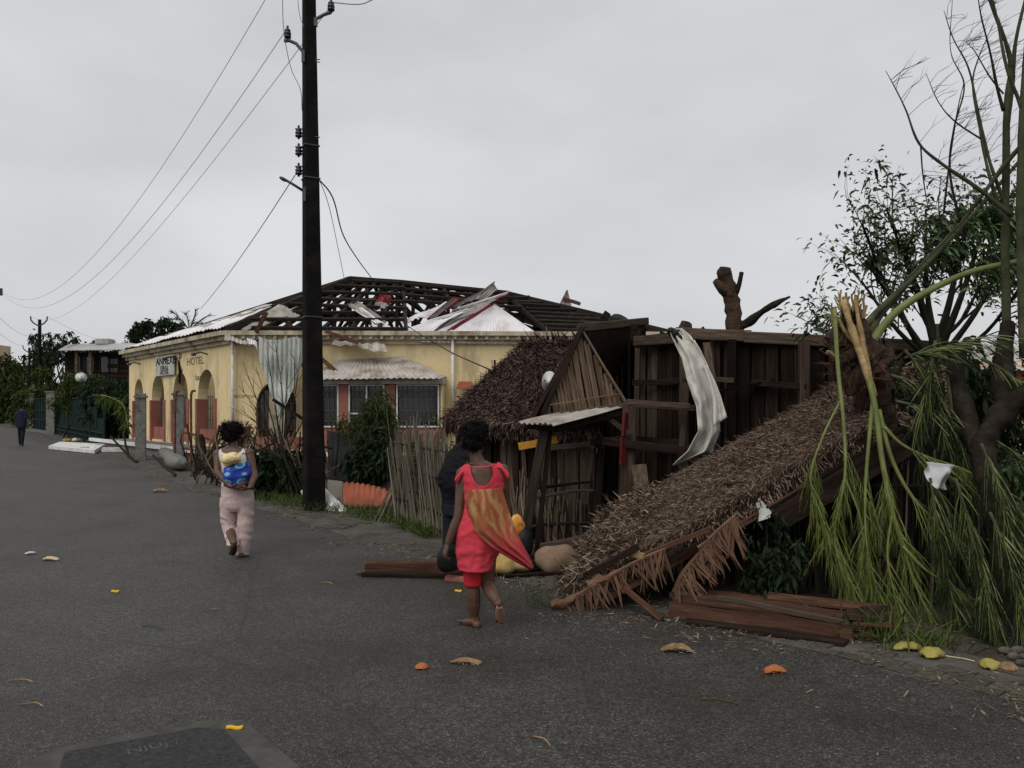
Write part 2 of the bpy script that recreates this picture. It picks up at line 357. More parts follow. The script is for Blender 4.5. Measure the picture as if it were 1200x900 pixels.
M['stick_dark'] = mat('dark_sticks', [(.011, .010, .008), (.022, .02, .015), (.04, .037, .028)], 3, (1, 1, 4), rough=.9, bump=.3, objvar=.45)
M['thatch'] = mat('pale_thatch', [(.024, .013, .008), (.088, .056, .039), (.195, .139, .102), (.41, .325, .255)], 1.1, rough=.85, island=.85, pos=[.24, .42, .6, .76], trans=.1)
M['thatch_dark'] = mat('dark_thatch', [(.013, .0075, .006), (.046, .028, .0235), (.11, .074, .063), (.27, .205, .18)], 1.0, rough=.9, island=.85, pos=[.24, .45, .63, .77])
M['thatch_core'] = mat('thatch_core', [(.014, .009, .007), (.03, .02, .015)], 12, rough=.95, bump=.6)
M['palm_dry'] = mat('dry_palm_leaf', [(.055, .027, .017), (.12, .066, .042), (.22, .14, .095)], 4, (1, 1, 1), rough=.7, objvar=.35, island=.5, trans=.12)
M['cloth_white'] = mat('white_cloth', [(.62, .60, .54), (.72, .70, .64)], 5, rough=.95, trans=.2, dirt=(.3, .28, .23), dscale=3, droff=(.5, .75), bump=.15, bscale=30)
M['bark'] = mat('bark', [(.010, .008, .006), (.022, .017, .013), (.045, .036, .028)], 6, (1, 1, .4), rough=.92, bump=.9, bscale=22)
M['bark_red'] = mat('wet_bark', [(.02, .013, .01), (.05, .03, .021), (.09, .056, .04)], 6, (1, 1, .35), rough=.7, bump=.9, bscale=20)
M['splinter'] = mat('torn_wood', [(.16, .10, .045), (.30, .21, .10), (.42, .31, .17)], 7, (1, 1, .3), rough=.8, bump=.6, bscale=30, objvar=.15)
M['stem_green'] = mat('green_stem', [(.08, .10, .022), (.13, .155, .04), (.18, .205, .065)], 4, rough=.6, spec=.4)
M['stem_olive'] = mat('olive_bark', [(.03, .034, .018), (.055, .06, .032), (.085, .088, .05)], 6, rough=.75, bump=.3)
M['twig'] = mat('twig', [(.016, .015, .011), (.032, .03, .022)], 6, rough=.85)
M['needle'] = mat('green_needles', [(.06, .085, .018), (.135, .18, .04), (.25, .30, .085)], 2, rough=.6, island=.75, trans=.3)
M['leaf'] = mat('tree_leaf', [(.014, .036, .012), (.045, .085, .026), (.11, .165, .055)], 2, rough=.5, island=.7, trans=.22, spec=.5)
M['leaf_dark'] = mat('dark_leaf', [(.007, .014, .007), (.015, .027, .012), (.03, .046, .02)], 2, rough=.55, island=.7, trans=.15)
M['leaf_mid'] = mat('hedge_leaf', [(.022, .034, .012), (.045, .062, .018), (.085, .10, .03)], .6, rough=.6, island=.55, trans=.2)
M['grass'] = mat('grass', [(.03, .05, .012), (.06, .09, .02), (.11, .13, .04)], 2, rough=.6, island=.7, trans=.25)
M['dark_hole'] = mat('shade_black', [(.006, .005, .005), (.012, .01, .009)], 3, rough=.95)  # near-black: paints the shade of gaps, holes and interiors; also a black torn flap
M['glass_dark'] = mat('dark_glass', [(.012, .014, .016), (.02, .022, .024)], 1, rough=.12, spec=.6)
M['iron_white'] = mat('painted_iron', [(.10, .10, .09), (.16, .16, .145)], 8, rough=.6, dirt=(.06, .045, .035), dscale=8)
M['skin'] = mat('brown_skin', [(.075, .036, .023), (.092, .046, .029), (.11, .057, .037)], 6, rough=.5, spec=.4, bump=.06, bscale=120)
M['sole'] = mat('foot_sole', [(.27, .145, .10), (.33, .185, .13)], 9, rough=.7)
M['hair'] = mat('black_hair', [(.006, .005, .005), (.011, .009, .009), (.018, .015, .014)], 26, rough=.75, bump=1.0, bscale=60)
M['coral'] = mat('coral_cotton', [(.50, .042, .062), (.58, .06, .085)], 4, rough=.85, bump=.25, bscale=22)
M['red_knit'] = mat('red_leggings', [(.42, .022, .03), (.5, .03, .038)], 6, rough=.85)
M['pink_cotton'] = mat('pale_pink_cotton', [(.46, .345, .325), (.52, .405, .38)], 5, rough=.9, bump=.2, bscale=18, dirt=(.12, .075, .075), dscale=15, droff=(.64, .67))
M['white_cotton'] = mat('white_cotton', [(.58, .54, .48), (.68, .64, .57)], 5, rough=.9, bump=.2, bscale=24)
M['jacket'] = mat('black_jacket', [(.006, .006, .008), (.012, .012, .014)], 5, rough=.75, bump=.3, bscale=16)
M['jeans'] = mat('dark_trousers', [(.010, .011, .016), (.018, .02, .027)], 6, rough=.85, bump=.2)
M['navy'] = mat('navy_shirt', [(.010, .014, .03), (.018, .024, .045)], 5, rough=.85)
M['yellow_hat'] = mat('yellow_knit', [(.66, .50, .23), (.74, .60, .32), (.70, .55, .28)], 9, rough=.95, bump=.4, bscale=60, dirt=(.55, .10, .02), dscale=13, droff=(.62, .66))
M['black_plastic'] = mat('black_plastic', [(.006, .007, .007), (.012, .015, .013)], 5, rough=.5, bump=.5, bscale=14, spec=.2)
M['sack'] = mat('jute_sack', [(.17, .115, .075), (.23, .165, .115)], 6, rough=.85, bump=.4, bscale=50, dirt=(.11, .07, .045), dscale=4)
M['yellow_sack'] = mat('yellow_sack', [(.30, .19, .05), (.38, .26, .09), (.22, .17, .11)], 6, rough=.8, bump=.4, bscale=20)
M['husk'] = mat('coconut_husk', [(.10, .055, .028), (.24, .15, .08), (.36, .26, .15)], 12, rough=.85, bump=.6, bscale=60)
M['husk_orange'] = mat('orange_husk', [(.32, .09, .03), (.45, .17, .07)], 14, rough=.8, bump=.6, bscale=60)
M['husk_green'] = mat('green_coconut_skin', [(.20, .17, .03), (.30, .25, .05), (.16, .13, .04)], 8, rough=.5, spec=.4, bump=.2)
M['husk_white'] = mat('coconut_flesh', [(.45, .36, .22), (.55, .46, .32)], 14, rough=.8, bump=.5, bscale=50)
M['yellow_peel'] = mat('yellow_peel', [(.62, .36, .02), (.70, .44, .04)], 9, rough=.55)
M['plastic_white'] = mat('white_plastic', [(.55, .56, .56), (.66, .67, .67)], 4, rough=.5, trans=.3)
M['ink'] = mat('black_lettering', [(.010, .010, .010), (.03, .028, .026)], 30, rough=.8)
M['ink_faint'] = mat('faded_lettering', [(.14, .11, .07), (.26, .19, .10)], 18, rough=.9)
M['sign_white'] = mat('sign_white', [(.40, .40, .37), (.50, .50, .47)], 3, rough=.7, dirt=(.3, .28, .24), dscale=5)
M['chalk'] = mat('chalk', [(.045, .045, .045), (.10, .10, .097)], 22, rough=.9)
M['net'] = mat('green_mesh_screen', [(.004, .013, .012), (.007, .020, .017)], 4, rough=.8)
M['green_paint'] = mat('green_paint', [(.005, .018, .015), (.009, .027, .023)], 6, rough=.6, dirt=(.03, .034, .03), dscale=3)
M['orange_wall'] = mat('orange_wall', [(.50, .22, .09), (.56, .27, .12)], 1, rough=.9)
M['peach_wall'] = mat('peach_wall', [(.50, .38, .28), (.55, .43, .33)], 1, rough=.9)
M['dark_wall'] = mat('dark_house_wall', [(.016, .013, .011), (.028, .023, .019)], 1.5, rough=.9, bump=.2)
M['grey_roof'] = mat('grey_roof_sheet', [(.36, .36, .35), (.44, .44, .43)], .8, rough=.55, dirt=(.26, .24, .22), dscale=.7)
# ================================================================== SETTING: ground, road, pavement
def sheet(name, pts, z, m, parent=None, kind='structure'):
    b = MB(); b.add([(p[0], p[1], z) for p in pts], [tuple(range(len(pts)))]); return b.build(name, m, parent, kind=kind)
sheet('ground', [(-2500, -60), (2500, -60), (2500, 3000), (-2500, 3000)], -0.004, M['soil'])
EDGE = [(8.3, -2.0), (5.3, 1.6), (2.85, 4.42), (1.82, 5.64), (1.2, 6.4), (-.55, 8.07), (-2.9, 11.4), (-5.8, 15.3), (-14.4, 27.9), (-36.2, 60), (-74, 114)]
def edge_x(Y): return float(np.interp(Y, [e[1] for e in EDGE], [e[0] for e in EDGE]))
left = [(x-(7.6 if i < 8 else 6.6), y) for i, (x, y) in enumerate(EDGE)]
def band(name, a, b, z, m):
    n = len(a); mb = MB(); mb.add([(x, y, z) for x, y in a]+[(x, y, z) for x, y in b], [(i, n+i, n+i+1, i+1) for i in range(n-1)])
    return mb.build(name, m, kind='structure')
# densified, slightly ragged right edge of the asphalt
dense = []
for (x0, y0), (x1, y1) in zip(EDGE, EDGE[1:]):
    n = max(2, int(math.hypot(x1-x0, y1-y0)/.16)) if y0 < 16 else 6
    for k in range(n): dense.append((x0+(x1-x0)*k/n+(rnd(-.05, .05) if y0 < 16 else 0), y0+(y1-y0)*k/n))
dense.append(EDGE[-1])
band('road', [(x-7.2, y) for x, y in dense], dense, 0.008, M['asphalt'])
pav = band('pavement', [(x-.25, y) for x, y in EDGE], [(x+(1.0 if y < 7 else 2.6), y) for x, y in EDGE], 0.003, M['dust'])
band('verge', [(x+.9, y) for x, y in EDGE[:6]], [(x+12, y) for x, y in EDGE[:6]], 0.0, M['mud'])
# paving blocks along the asphalt, laid in rows, some buried in mud
dirv = Vector((-.75, 1, 0)).normalized(); nv = Vector((dirv.y, -dirv.x, 0))
count = 0
for r in range(7):
    for k in range(62):
        s_ = k*.235+(.117 if r % 2 else 0); base = Vector((2.55, 4.35, 0))+dirv*(s_-.6)
        Y = base.y; x = edge_x(Y)+.02
        p = Vector((x, Y, 0))+nv*(r*.125+.07)
        if mnoise.noise(Vector((p.x*.9, p.y*.9, 3))) < .02+.055*(r-2)+(.07 if Y > 7.5 else 0)+rnd(-.12, .12) or count > 285: continue
        o = bpy.data.objects.new('paving_block', unit('block', M['block'], 0)); COL.objects.link(o); o.parent = pav
        o.location = (p.x, p.y, .003-rnd(0, .006)); o.rotation_euler = (rnd(-.03, .03), rnd(-.03, .03), math.atan2(dirv.y, dirv.x)+rnd(-.05, .05))
        o.scale = (.225, .115, .015); count += 1
# square patch with a pale rim, bottom left of the road
rim = [G(38, 893), G(70, 878), G(235, 847), G(285, 846), G(350, 900), G(420, 1040), (-2.2, 2.6, 0), G(-20, 930)]
sheet('road_patch_rim', rim, .012, M['rim'])
inn = [G(76, 885), G(232, 856), G(262, 858), G(305, 905), G(350, 1000), (-1.9, 2.85, 0), G(60, 935)]
inner = sheet('road_patch', inn, .016, M['asphalt_dark'])
def text_mesh(body, size, name, m, parent, mat3, th=.004, squash=1.0, align='CENTER'):
    cu = bpy.data.curves.new(name, 'FONT'); cu.body = body; cu.size = size; cu.extrude = th; cu.align_x = align; cu.align_y = 'CENTER'; cu.offset = size*.012
    t = bpy.data.objects.new(name+'_tmp', cu); COL.objects.link(t); bpy.context.view_layer.update()
    me = bpy.data.meshes.new_from_object(t.evaluated_get(bpy.context.evaluated_depsgraph_get())); bpy.data.objects.remove(t)
    me.transform(Matrix.Diagonal((squash, 1, 1, 1))); me.transform(mat3); me.transform(Matrix.Translation(-wl(parent)))
    me.materials.clear(); me.materials.append(m)
    o = link(name, me, parent, wl(parent)); return o
c = G(180, 879); d_ = (G(212, 872)-G(135, 889)).normalized()
text_mesh('NJUJ /', .095, 'chalk_mark', M['chalk'], inner, Matrix.Translation(Vector((c.x, c.y, .0175))) @ Matrix(((d_.x, -d_.y, 0), (d_.y, d_.x, 0), (0, 0, 1))).to_4x4(), .0008, 1.0)

# ================================================================== THE YELLOW ANNEXE
ANX = Vector((-8.87, 25.0, 0))
annexe = empty('yellow_building', ANX, 'yellow arcaded annexe building with terracotta plinths whose roof has been torn down to bare timbers', 'building')
dL = Vector((-.649, .760, 0)); nL = Vector((-.760, -.649, 0)); dR = Vector((1, .03, 0)).normalized(); nR = Vector((dR.y, -dR.x, 0))
def wall_piece(b, O, d, n, th, quad):
    vs = []
    for off in (0, -th):
        for t, z in quad: vs.append(O+d*t+Vector((0, 0, z))+n*off)
    b.add(vs, [(0, 1, 2, 3), (7, 6, 5, 4), (1, 0, 4, 5), (2, 1, 5, 6), (3, 2, 6, 7), (0, 3, 7, 4)])
def arch_wall(b, O, d, n, length, z0, z1, th, ops):
    t = 0
    for (a, e, sill, spring, rise) in ops:
        wall_piece(b, O, d, n, th, [(t, z0), (a, z0), (a, z1), (t, z1)])
        if sill > z0: wall_piece(b, O, d, n, th, [(a, z0), (e, z0), (e, sill), (a, sill)])
        K = 12; prev = None
        for k in range(K+1):
            u = -math.cos(PI*k/K); tt = (a+e)/2+u*(e-a)/2; zz = spring+rise*math.sqrt(max(0, 1-u*u)) if rise else spring
            if prev: wall_piece(b, O, d, n, th, [prev, (tt, zz), (tt, z1), (prev[0], z1)])
            prev = (tt, zz)
        t = e
    wall_piece(b, O, d, n, th, [(t, z0), (length, z0), (length, z1), (t, z1)])
Oa = ANX.copy()
opsL = [(1.33, 2.94, .5, 2.15, .85), (3.97, 5.55, .5, 2.15, .85), (6.6, 8.13, .5, 2.15, .85), (9.27, 10.55, .5, 2.1, .8)]
b = MB(); arch_wall(b, Oa, dL, nL, 11.3, .0, 3.9, .35, opsL); b.build('wall', M['yellow'], annexe)
opsR = [(.8, 2.06, .78, 1.75, .8)]
b = MB(); arch_wall(b, Oa+nR*.002+dR*.002, dR, nR, 14, .0, 3.895, .3, opsR); b.build('wall', M['yellow'], annexe)
for a, e, *_ in opsL:                      # terracotta lower frames and sills of the arches
    for side in (a, e):
        b = MB(); s_ = -1 if side == a else 1
        wall_piece(b, Oa+nL*.05, dL, nL, .36, sorted_q := [(min(side, side+s_*.16), .45), (max(side, side+s_*.16), .45), (max(side, side+s_*.16), 2.02), (min(side, side+s_*.16), 2.02)])
        b.build('door_frame', M['pink'], annexe)
        b = MB(); wall_piece(b, Oa-nL*.001, dL, nL, .34, [(min(side, side-s_*.012), .46), (max(side, side-s_*.012), .46), (max(side, side-s_*.012), 2.0), (min(side, side-s_*.012), 2.0)]); b.build('jamb', M['pink'], annexe)
    b = MB()
    wall_piece(b, Oa-nL*.06, dL, nL, .16, [(a+.01, .45), (e-.01, .45), (e-.01, .98), (a+.01, .98)]); b.build('parapet', M['pink'], annexe)
    b = MB()                               # iron screen in the doorway
    for k in range(7):
        t = a+.12+(e-a-.24)*k/6; b.beam(Oa+dL*t-nL*.3+Vector((0, 0, .98)), Oa+dL*t-nL*.3+Vector((0, 0, 2.1)), .018, .018)
    for z in (1.3, 1.7, 2.1): b.beam(Oa+dL*(a+.03)-nL*.3+Vector((0, 0, z)), Oa+dL*(e-.03)-nL*.3+Vector((0, 0, z)), .02, .02)
    b.build('grille', M['steel'], annexe)
b = MB(); wall_piece(b, Oa+nR*.03, dR, nR, .05, [(.72, .42), (2.3, .42), (2.3, .79), (.72, .79)]); b.build('plinth', M['pink'], annexe)
# window inside the arch on the right hand face: pale pillar and two dark casements
b = MB(); wall_piece(b, Oa-nR*.16, dR, nR, .1, [(1.16, .78), (1.66, .78), (1.66, 2.5), (1.16, 2.5)]); b.build('pillar', M['cream'], annexe)
for a, e in ((.84, 1.14), (1.68, 2.02)):
    w = MB(); wall_piece(w, Oa-nR*.2, dR, nR, .02, [(a, 1.05), (e, 1.05), (e, 2.3), (a, 2.3)]); w = w.build('window', M['glass_dark'], annexe)
    f = MB()
    for t in (a, (a+e)/2, e): f.beam(Oa+dR*t-nR*.18+Vector((0, 0, 1.0)), Oa+dR*t-nR*.18+Vector((0, 0, 2.3)), .035, .035)
    for z in (1.02, 1.45, 1.85, 2.28): f.beam(Oa+dR*(a+.02)-nR*.18+Vector((0, 0, z)), Oa+dR*(e-.02)-nR*.18+Vector((0, 0, z)), .03, .03)
    f.build('frame', M['wood_brown'], w)
# porch behind the arches
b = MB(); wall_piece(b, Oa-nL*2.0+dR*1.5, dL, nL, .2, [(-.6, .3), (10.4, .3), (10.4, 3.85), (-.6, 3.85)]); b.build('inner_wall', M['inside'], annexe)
for k, a in enumerate((2.6, 5.4, 8.2)):
    b = MB(); wall_piece(b, Oa-nL*1.96+dR*1.5, dL, nL, .03, [(a-1.2, .46), (a-.2, .46), (a-.2, 2.4), (a-1.2, 2.4)]); b.build('door', M['wood_brown'], annexe)
b = MB(); b.add([Oa+nL*.95-dL*.2+Vector((0, 0, z)) for z in (.42,)]+[Oa+nL*.95+dL*11.3+Vector((0, 0, .42)), Oa-nL*2.0+dL*11.3+Vector((0, 0, .42)), Oa-nL*2.0+dR*2+Vector((0, 0, .42))]+
      [Oa+nL*.95-dL*.2, Oa+nL*.95+dL*11.3], [(0, 1, 2, 3), (0, 4, 5, 1)]); b.build('terrace', M['concrete'], annexe)
b = MB(); b.beam(Oa+nL*1.0-dL*.2+Vector((0, 0, .36)), Oa+nL*1.0+dL*13.5+Vector((0, 0, .36)), .12, .13); b.beam(Oa+nR*1.0-dL*.2+Vector((0, 0, .3)), Oa+nR*1.0+dR*9+Vector((0, 0, .3)), .12, .12); b.build('terrace_edge', M['white_paint'], annexe)
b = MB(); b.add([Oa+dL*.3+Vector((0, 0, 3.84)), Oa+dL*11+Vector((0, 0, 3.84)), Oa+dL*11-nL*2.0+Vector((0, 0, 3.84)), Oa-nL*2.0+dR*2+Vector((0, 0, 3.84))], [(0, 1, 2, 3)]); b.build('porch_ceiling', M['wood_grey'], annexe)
# side and back walls, seen only from elsewhere
b = MB(); OL = Oa+dL*11.3; BL = OL+Vector((1.5, 3.5, 0)); BR = Oa+dR*14+Vector((0, 11.5, 0))
for p, q in ((OL, BL), (BL, BR), (BR, Oa+dR*14)):
    dd = (q-p).normalized(); wall_piece(b, p, dd, Vector((dd.y, -dd.x, 0)), -.25, [(0, 0), ((q-p).length, 0), ((q-p).length, 3.88), (0, 3.88)])
b.build('wall', M['yellow'], annexe)
# cornice: three steps, mitred at the corner
for j, (z0, z1, out_) in enumerate(((3.72, 3.84, .10), (3.845, 3.97, .22), (3.975, 4.11, .36))):
    b = MB(); prof = []
    A = Oa+dL*11.5; B = Oa; D = Oa+dR*14.2
    mit = (nL+nR)/(1+nL.dot(nR))
    for (base, off) in ((A, nL), (B, mit), (D, nR)):
        prof.append([base+off*out_+Vector((0, 0, z0)), base+off*out_+Vector((0, 0, z1)), base-off*.2+Vector((0, 0, z1)), base-off*.2+Vector((0, 0, z0))])
    b.rings(prof); b.build('cornice', M['cream'], annexe)
for t in np.arange(.15, 14, .33):          # dentils of the right hand eave
    q = Oa+dR*float(t)+nR*.27
    strut('beam', 'dentil', M['cream'], annexe, q+Vector((0, 0, 3.86)), q+Vector((0, 0, 3.99)), .1, .12, face=nR)
# drainpipes
for px, Yd, z0 in ((272.5, 24.85, .9), (530.5, 25.05, 1.55)):
    x = X_at(px, Yd); b = MB(); b.tube([(x, Yd, 3.85), (x, Yd, 2.2), (x+.01, Yd, z0)], .05, 8)
    o = b.build('drainpipe', M['white_paint'], annexe, True)
    for z in (3.4, 2.3, 1.7): c_ = MB(); c_.tube([(x, Yd, z), (x, Yd, z+.06)], .062, 8); c_.build('collar', M['white_paint'], o)
# sign and painted lettering
def on_left(t, z, off): return Oa+dL*t+nL*off+Vector((0, 0, z))
Rm = Matrix((-dL, Vector((0, 0, 1)), nL)).transposed().to_4x4()
b = MB(); wall_piece(b, Oa+nL*.1, dL, nL, .04, [(5.15, 2.93), (7.35, 2.93), (7.35, 3.66), (5.15, 3.66)])
sgn = b.build('name_board', M['sign_white'], annexe)
text_mesh('ANNEXE', .40, 'lettering', M['ink'], sgn, Matrix.Translation(on_left(6.12, 3.46, .105)) @ Rm, .004, 1.42)
text_mesh('ORAL', .24, 'lettering', M['ink'], sgn, Matrix.Translation(on_left(6.25, 3.2, .105)) @ Rm, .004, 1.6)
text_mesh('HOTEL', .21, 'lettering', M['ink'], sgn, Matrix.Translation(on_left(6.25, 3.03, .105)) @ Rm, .004, 1.6)
text_mesh('P', .42, 'lettering', M['ink'], annexe, Matrix.Translation(on_left(4.75, 3.5, .004)) @ Rm, .003, 1.3)
text_mesh('HOTEL', .36, 'lettering', M['ink_faint'], annexe, Matrix.Translation(on_left(3.2, 3.32, .004)) @ Rm, .003, 1.5)
text_mesh('bar', .3, 'lettering', M['ink_faint'], annexe, Matrix.Translation(on_left(2.9, 2.75, .004)) @ Rm, .003, 1.5)
text_mesh('RECEPTION', .13, 'lettering', M['ink_faint'], annexe, Matrix.Translation(Oa+dR*.45+nR*.004+Vector((0, 0, 2.06))) @ Matrix((dR, Vector((0, 0, 1)), nR)).transposed().to_4x4(), .003, 1.0)
for t in (2.0, 9.6, 5.05):                    # small lamps under the cornice
    b = MB(); p = on_left(t, 3.5, 0); b.tube([p, p+nL*.25+Vector((0, 0, .06)), p+nL*.42], .025, 6); b.ell(p+nL*.46+Vector((0, 0, -.02)), (.09, .09, .06)); b.build('wall_lamp', M['steel'], annexe)
b = MB(); p = on_left(4.72, 3.1, .05); b.grid(lambda u, v: p+dL*(u-.5)*.45*(1-.5*v)+Vector((0, 0, -v*.55+.35*u))+nL*(.05*math.sin(6*u)), 4, 4, .01); b.build('torn_flap', M['dark_hole'], annexe)
# bay with three barred windows
YB = 24.2
def bx(px): return X_at(px, YB)
bay = MB(); bay.box(((bx(362)+bx(516))/2, YB+.55, .55), (bx(516)-bx(362), 1.0, 1.1)); bay.build('bay_parapet', M['pink'], annexe)
for p0, p1 in ((360, 366), (397, 408), (452, 463)):
    b = MB(); b.box(((bx(p0)+bx(p1))/2, YB+.1, 1.77), (bx(p1)-bx(p0), .24, 1.32)); b.build('pilaster', M['pink'], annexe)
b = MB(); b.box((bx(516)+.03, YB+.6, 1.77), (.06, 1.1, 1.32)); b.build('pilaster', M['yellow'], annexe)
b = MB(); b.box(((bx(358)+bx(520))/2, YB+.5, 2.53), (bx(520)-bx(358), 1.3, .2)); b.build('fascia', M['tin_old'], annexe)
for p0, p1, mull, rail in ((366, 397, 0, 0), (408, 451, 1, 1), (464, 515, 0, 0)):
    x0, x1 = bx(p0)+.01, bx(p1)-.01; z0, z1 = 1.11, 2.42
    w = MB(); w.box(((x0+x1)/2, YB+.14, (z0+z1)/2), (x1-x0, .02, z1-z0)); w = w.build('window', M['glass_dark'], annexe)
    f = MB()
    for x in [x0+.02, x1-.02]+([(x0+x1)/2] if mull else []): f.box((x, YB+.02, (z0+z1)/2), (.045, .06, z1-z0))
    for z in [z0+.02, z1-.02]+([1.53] if rail else []): f.box(((x0+x1)/2, YB+.023, z), (x1-x0-.05, .055, .045))
    f.build('frame', M['white_paint'], w)
    g = MB(); n = max(4, int((x1-x0)/.15))
    for k in range(1, n):
        x = x0+(x1-x0)*k/n; g.tube([(x, YB+.08, z0), (x, YB+.08, z1)], .008, 4)
    for z in (1.3, 1.62, 1.95, 2.25): g.tube([(x0, YB+.085, z), (x1, YB+.085, z)], .008, 4)
    for k in range(n):
        for zc in (1.46, 2.1):
            xc = x0+(x1-x0)*(k+.5)/n
            g.tube([(xc+.045*math.cos(a), YB+.08, zc+.12*math.sin(a)) for a in np.linspace(0, 2*PI, 9)], .009, 4, cap=False)
    g.build('grille', M['iron_white'], w)
def corr(a, b_, c, d, n=14, amp=.018, warp=0.0, th=.004, seed=0):
    """Corrugated sheet: a-b its lower edge, d-c its upper edge, ridges running from one to the other."""
    a, b_, c, d = map(Vector, (a, b_, c, d)); nr = (b_-a).cross(d-a).normalized(); mb = MB()
    def fn(u, v):
        p = (a*(1-u)+b_*u)*(1-v)+(d*(1-u)+c*u)*v
        return p+nr*(amp*math.sin(u*n*2*PI)+warp*mnoise.noise(Vector((u*2.1+seed, v*1.7, seed*1.3))))
    return mb.grid(fn, n*4, 6 if warp else 1, th)
a0, a1 = P(360, 445, 23.75), P(517, 443, 23.75); tp = P(467, 415.5, 25.25); tl = P(400, 420, 25.25)
corr(a0, a1, tp, tl, 22, .02, .03, seed=2).build('porch_roof', M['tin_old'], annexe)
corr(a1, P(523, 441, 25.2), tp+Vector((.05, 0, 0)), tp, 6, .02).build('porch_roof', M['tin_old'], annexe)
corr(P(534, 456, 24.5), P(556, 455, 24.5), P(553, 447, 25.2), P(538, 447, 25.2), 5, .015).build('door_canopy', M['tin_orange'], annexe)

# ---- roof timbers and what is left of the sheets
ro = empty('roof', ANX); ro.parent = annexe; ro.location = (0, 0, 0); WL[ro.name] = ANX
LE = P(148, 413, 33.9); CE = P(266, 391, 24.7); LE.z = 4.16; CE.z = 4.16
R1 = P(410, 327, 30.5); R2 = P(472, 331, 30.5); WRt = P(645, 401, 25.2); WRt.z = 4.16
R3 = P(596, 344, 29.5); FE = P(790, 396, 26.3); FE.z = 4.16
BLc = Vector((-13.2, 38.2, 4.16)); BRc = Vector((5.2, 37, 4.16)); FR = P(760, 391, 27)
def plane(E0, E1, T1, T0, npur, nraf, w=.13, skip=0.0, t0=.03, t1=.97):
    nr = (E1-E0).cross(T0-E0)
    for k in range(npur):
        t = t0+(t1-t0)*k/max(npur-1, 1)
        if random.random() < skip: continue
        p, q = E0.lerp(T0, t), E1.lerp(T1, t)
        cut0, cut1 = (0, 1) if random.random() > .25 else (rnd(0, .12), 1-rnd(0, .12))
        strut('beam', 'purlin', M['char'], ro, jit(p.lerp(q, cut0), .03), jit(p.lerp(q, cut1), .05), w*rnd(.9, 1.2), w*.8, face=nr)
    for k in range(nraf+1):
        u = k/nraf
        if 0 < k < nraf and random.random() < skip: continue
        p, q = E0.lerp(E1, u), T0.lerp(T1, u)
        strut('beam', 'rafter', M['char'], ro, jit(p, .03)-Vector((0, 0, .12)), jit(q, .03)-Vector((0, 0, .12)), w*.95, w, face=nr)
plane(LE, CE, R1, R1, 8, 7)
VF = CE.lerp(WRt, .55); plane(CE, VF, R2, R1, 8, 6, skip=.04)
plane(VF.lerp(R2, .55), WRt.lerp(R3, .6), R3, R2, 4, 5, .12)
plane(BRc, BLc, R1, R2, 6, 9, skip=.06)
plane(BLc, LE, R1, R1, 6, 5)
plane(WRt, FE, R3, R3, 10, 7, .14)
plane(FE, BRc, R2, R3, 7, 6, .13)
for p, q in ((R1, R2), (R2, R3), (CE, R1), (LE, R1), (R3, FE)): strut('beam', 'ridge_beam', M['char'], ro, p, q, .17, .2, face=(0, 0, 1))
for px in (392, 410, 430, 448, 465, 484, 505, 525, 548, 612, 640, 668, 700):   # trusses: posts and braces
    zt = np.interp(px, [392, 410, 472, 596, 700], [331, 327, 331, 344, 371]); p = P(px, zt+3, 30.2)
    strut('beam', 'truss_post', M['char'], ro, (p.x, p.y, 4.1), p, .13, .13)
    for s_ in (-1, 1):
        strut('beam', 'truss_brace', M['char'], ro, (p.x+s_*rnd(.9, 1.3), p.y+.05, 4.2+rnd(0, .3)), (p.x+s_*.06, p.y+.05, p.z-rnd(.1, .8)), .11, .11)
for z in (4.2, 4.75, 5.3): strut('beam', 'tie_beam', M['char'], ro, (P(300+40*(z-4), 0, 30.4).x, 30.4, z), (P(690-30*(z-4), 0, 30.4).x, 30.4, z), .16, .12, face=(0, 0, 1))
nrm_ = None
def lerp4(E0, E1, T1, T0, u, v): return E0.lerp(E1, u).lerp(T0.lerp(T1, u), v)
for k in range(9):                           # sheets still nailed to the lower back slope, underside shade in their colour
    u0, u1 = k/9, (k+.96)/9; v1 = .24+.06*(k % 3)
    corr(*(lerp4(BRc, BLc, R1, R2, u, v)+Vector((0, 0, .1)) for u, v in ((u0, 0), (u1, 0), (u1, v1), (u0, v1))), 6, .02).build('roof_sheet', M['tin_dark'], ro)
for k in range(6):
    u0, u1 = k/6, (k+.96)/6; v1 = .16+.08*(k % 2)
    corr(*(lerp4(FE, BRc, R2, R3, u, v)+Vector((0, 0, .1)) for u, v in ((u0, 0), (u1, 0), (u1, v1), (u0, v1))), 6, .02).build('roof_sheet', M['tin_dark'], ro)
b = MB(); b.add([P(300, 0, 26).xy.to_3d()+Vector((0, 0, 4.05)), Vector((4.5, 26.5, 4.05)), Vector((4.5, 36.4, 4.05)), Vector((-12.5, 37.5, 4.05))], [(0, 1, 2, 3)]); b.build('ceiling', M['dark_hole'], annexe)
def psheet(px4, Y4, m, n=6, amp=.02, warp=.06, seed=0, rim=None):
    pts = [P(x, y, Y) for (x, y), Y in zip(px4, Y4)]
    o = corr(*pts, n, amp, warp, .012, seed).build('roof_sheet', M[m], ro)
    return o
psheet([(492, 401), (646, 402), (580, 357), (576, 358)], (25.00, 25.20, 26.57, 26.57), 'tin_white', 26, .018, .03, 1)
psheet([(520, 391), (534, 385), (581, 354), (576, 357)], (25.41, 25.55, 26.62, 26.57), 'maroon', 6, .02, .05, 2)
psheet([(468, 402), (520, 394), (578, 357), (560, 358)], (25.30, 25.46, 26.79, 26.79), 'tin_white', 9, .02, .15, 3)
psheet([(470, 402), (528, 378), (584, 352), (536, 368)], (25.57, 25.80, 26.73, 26.57), 'tin_under', 8, .02, .2, 4)
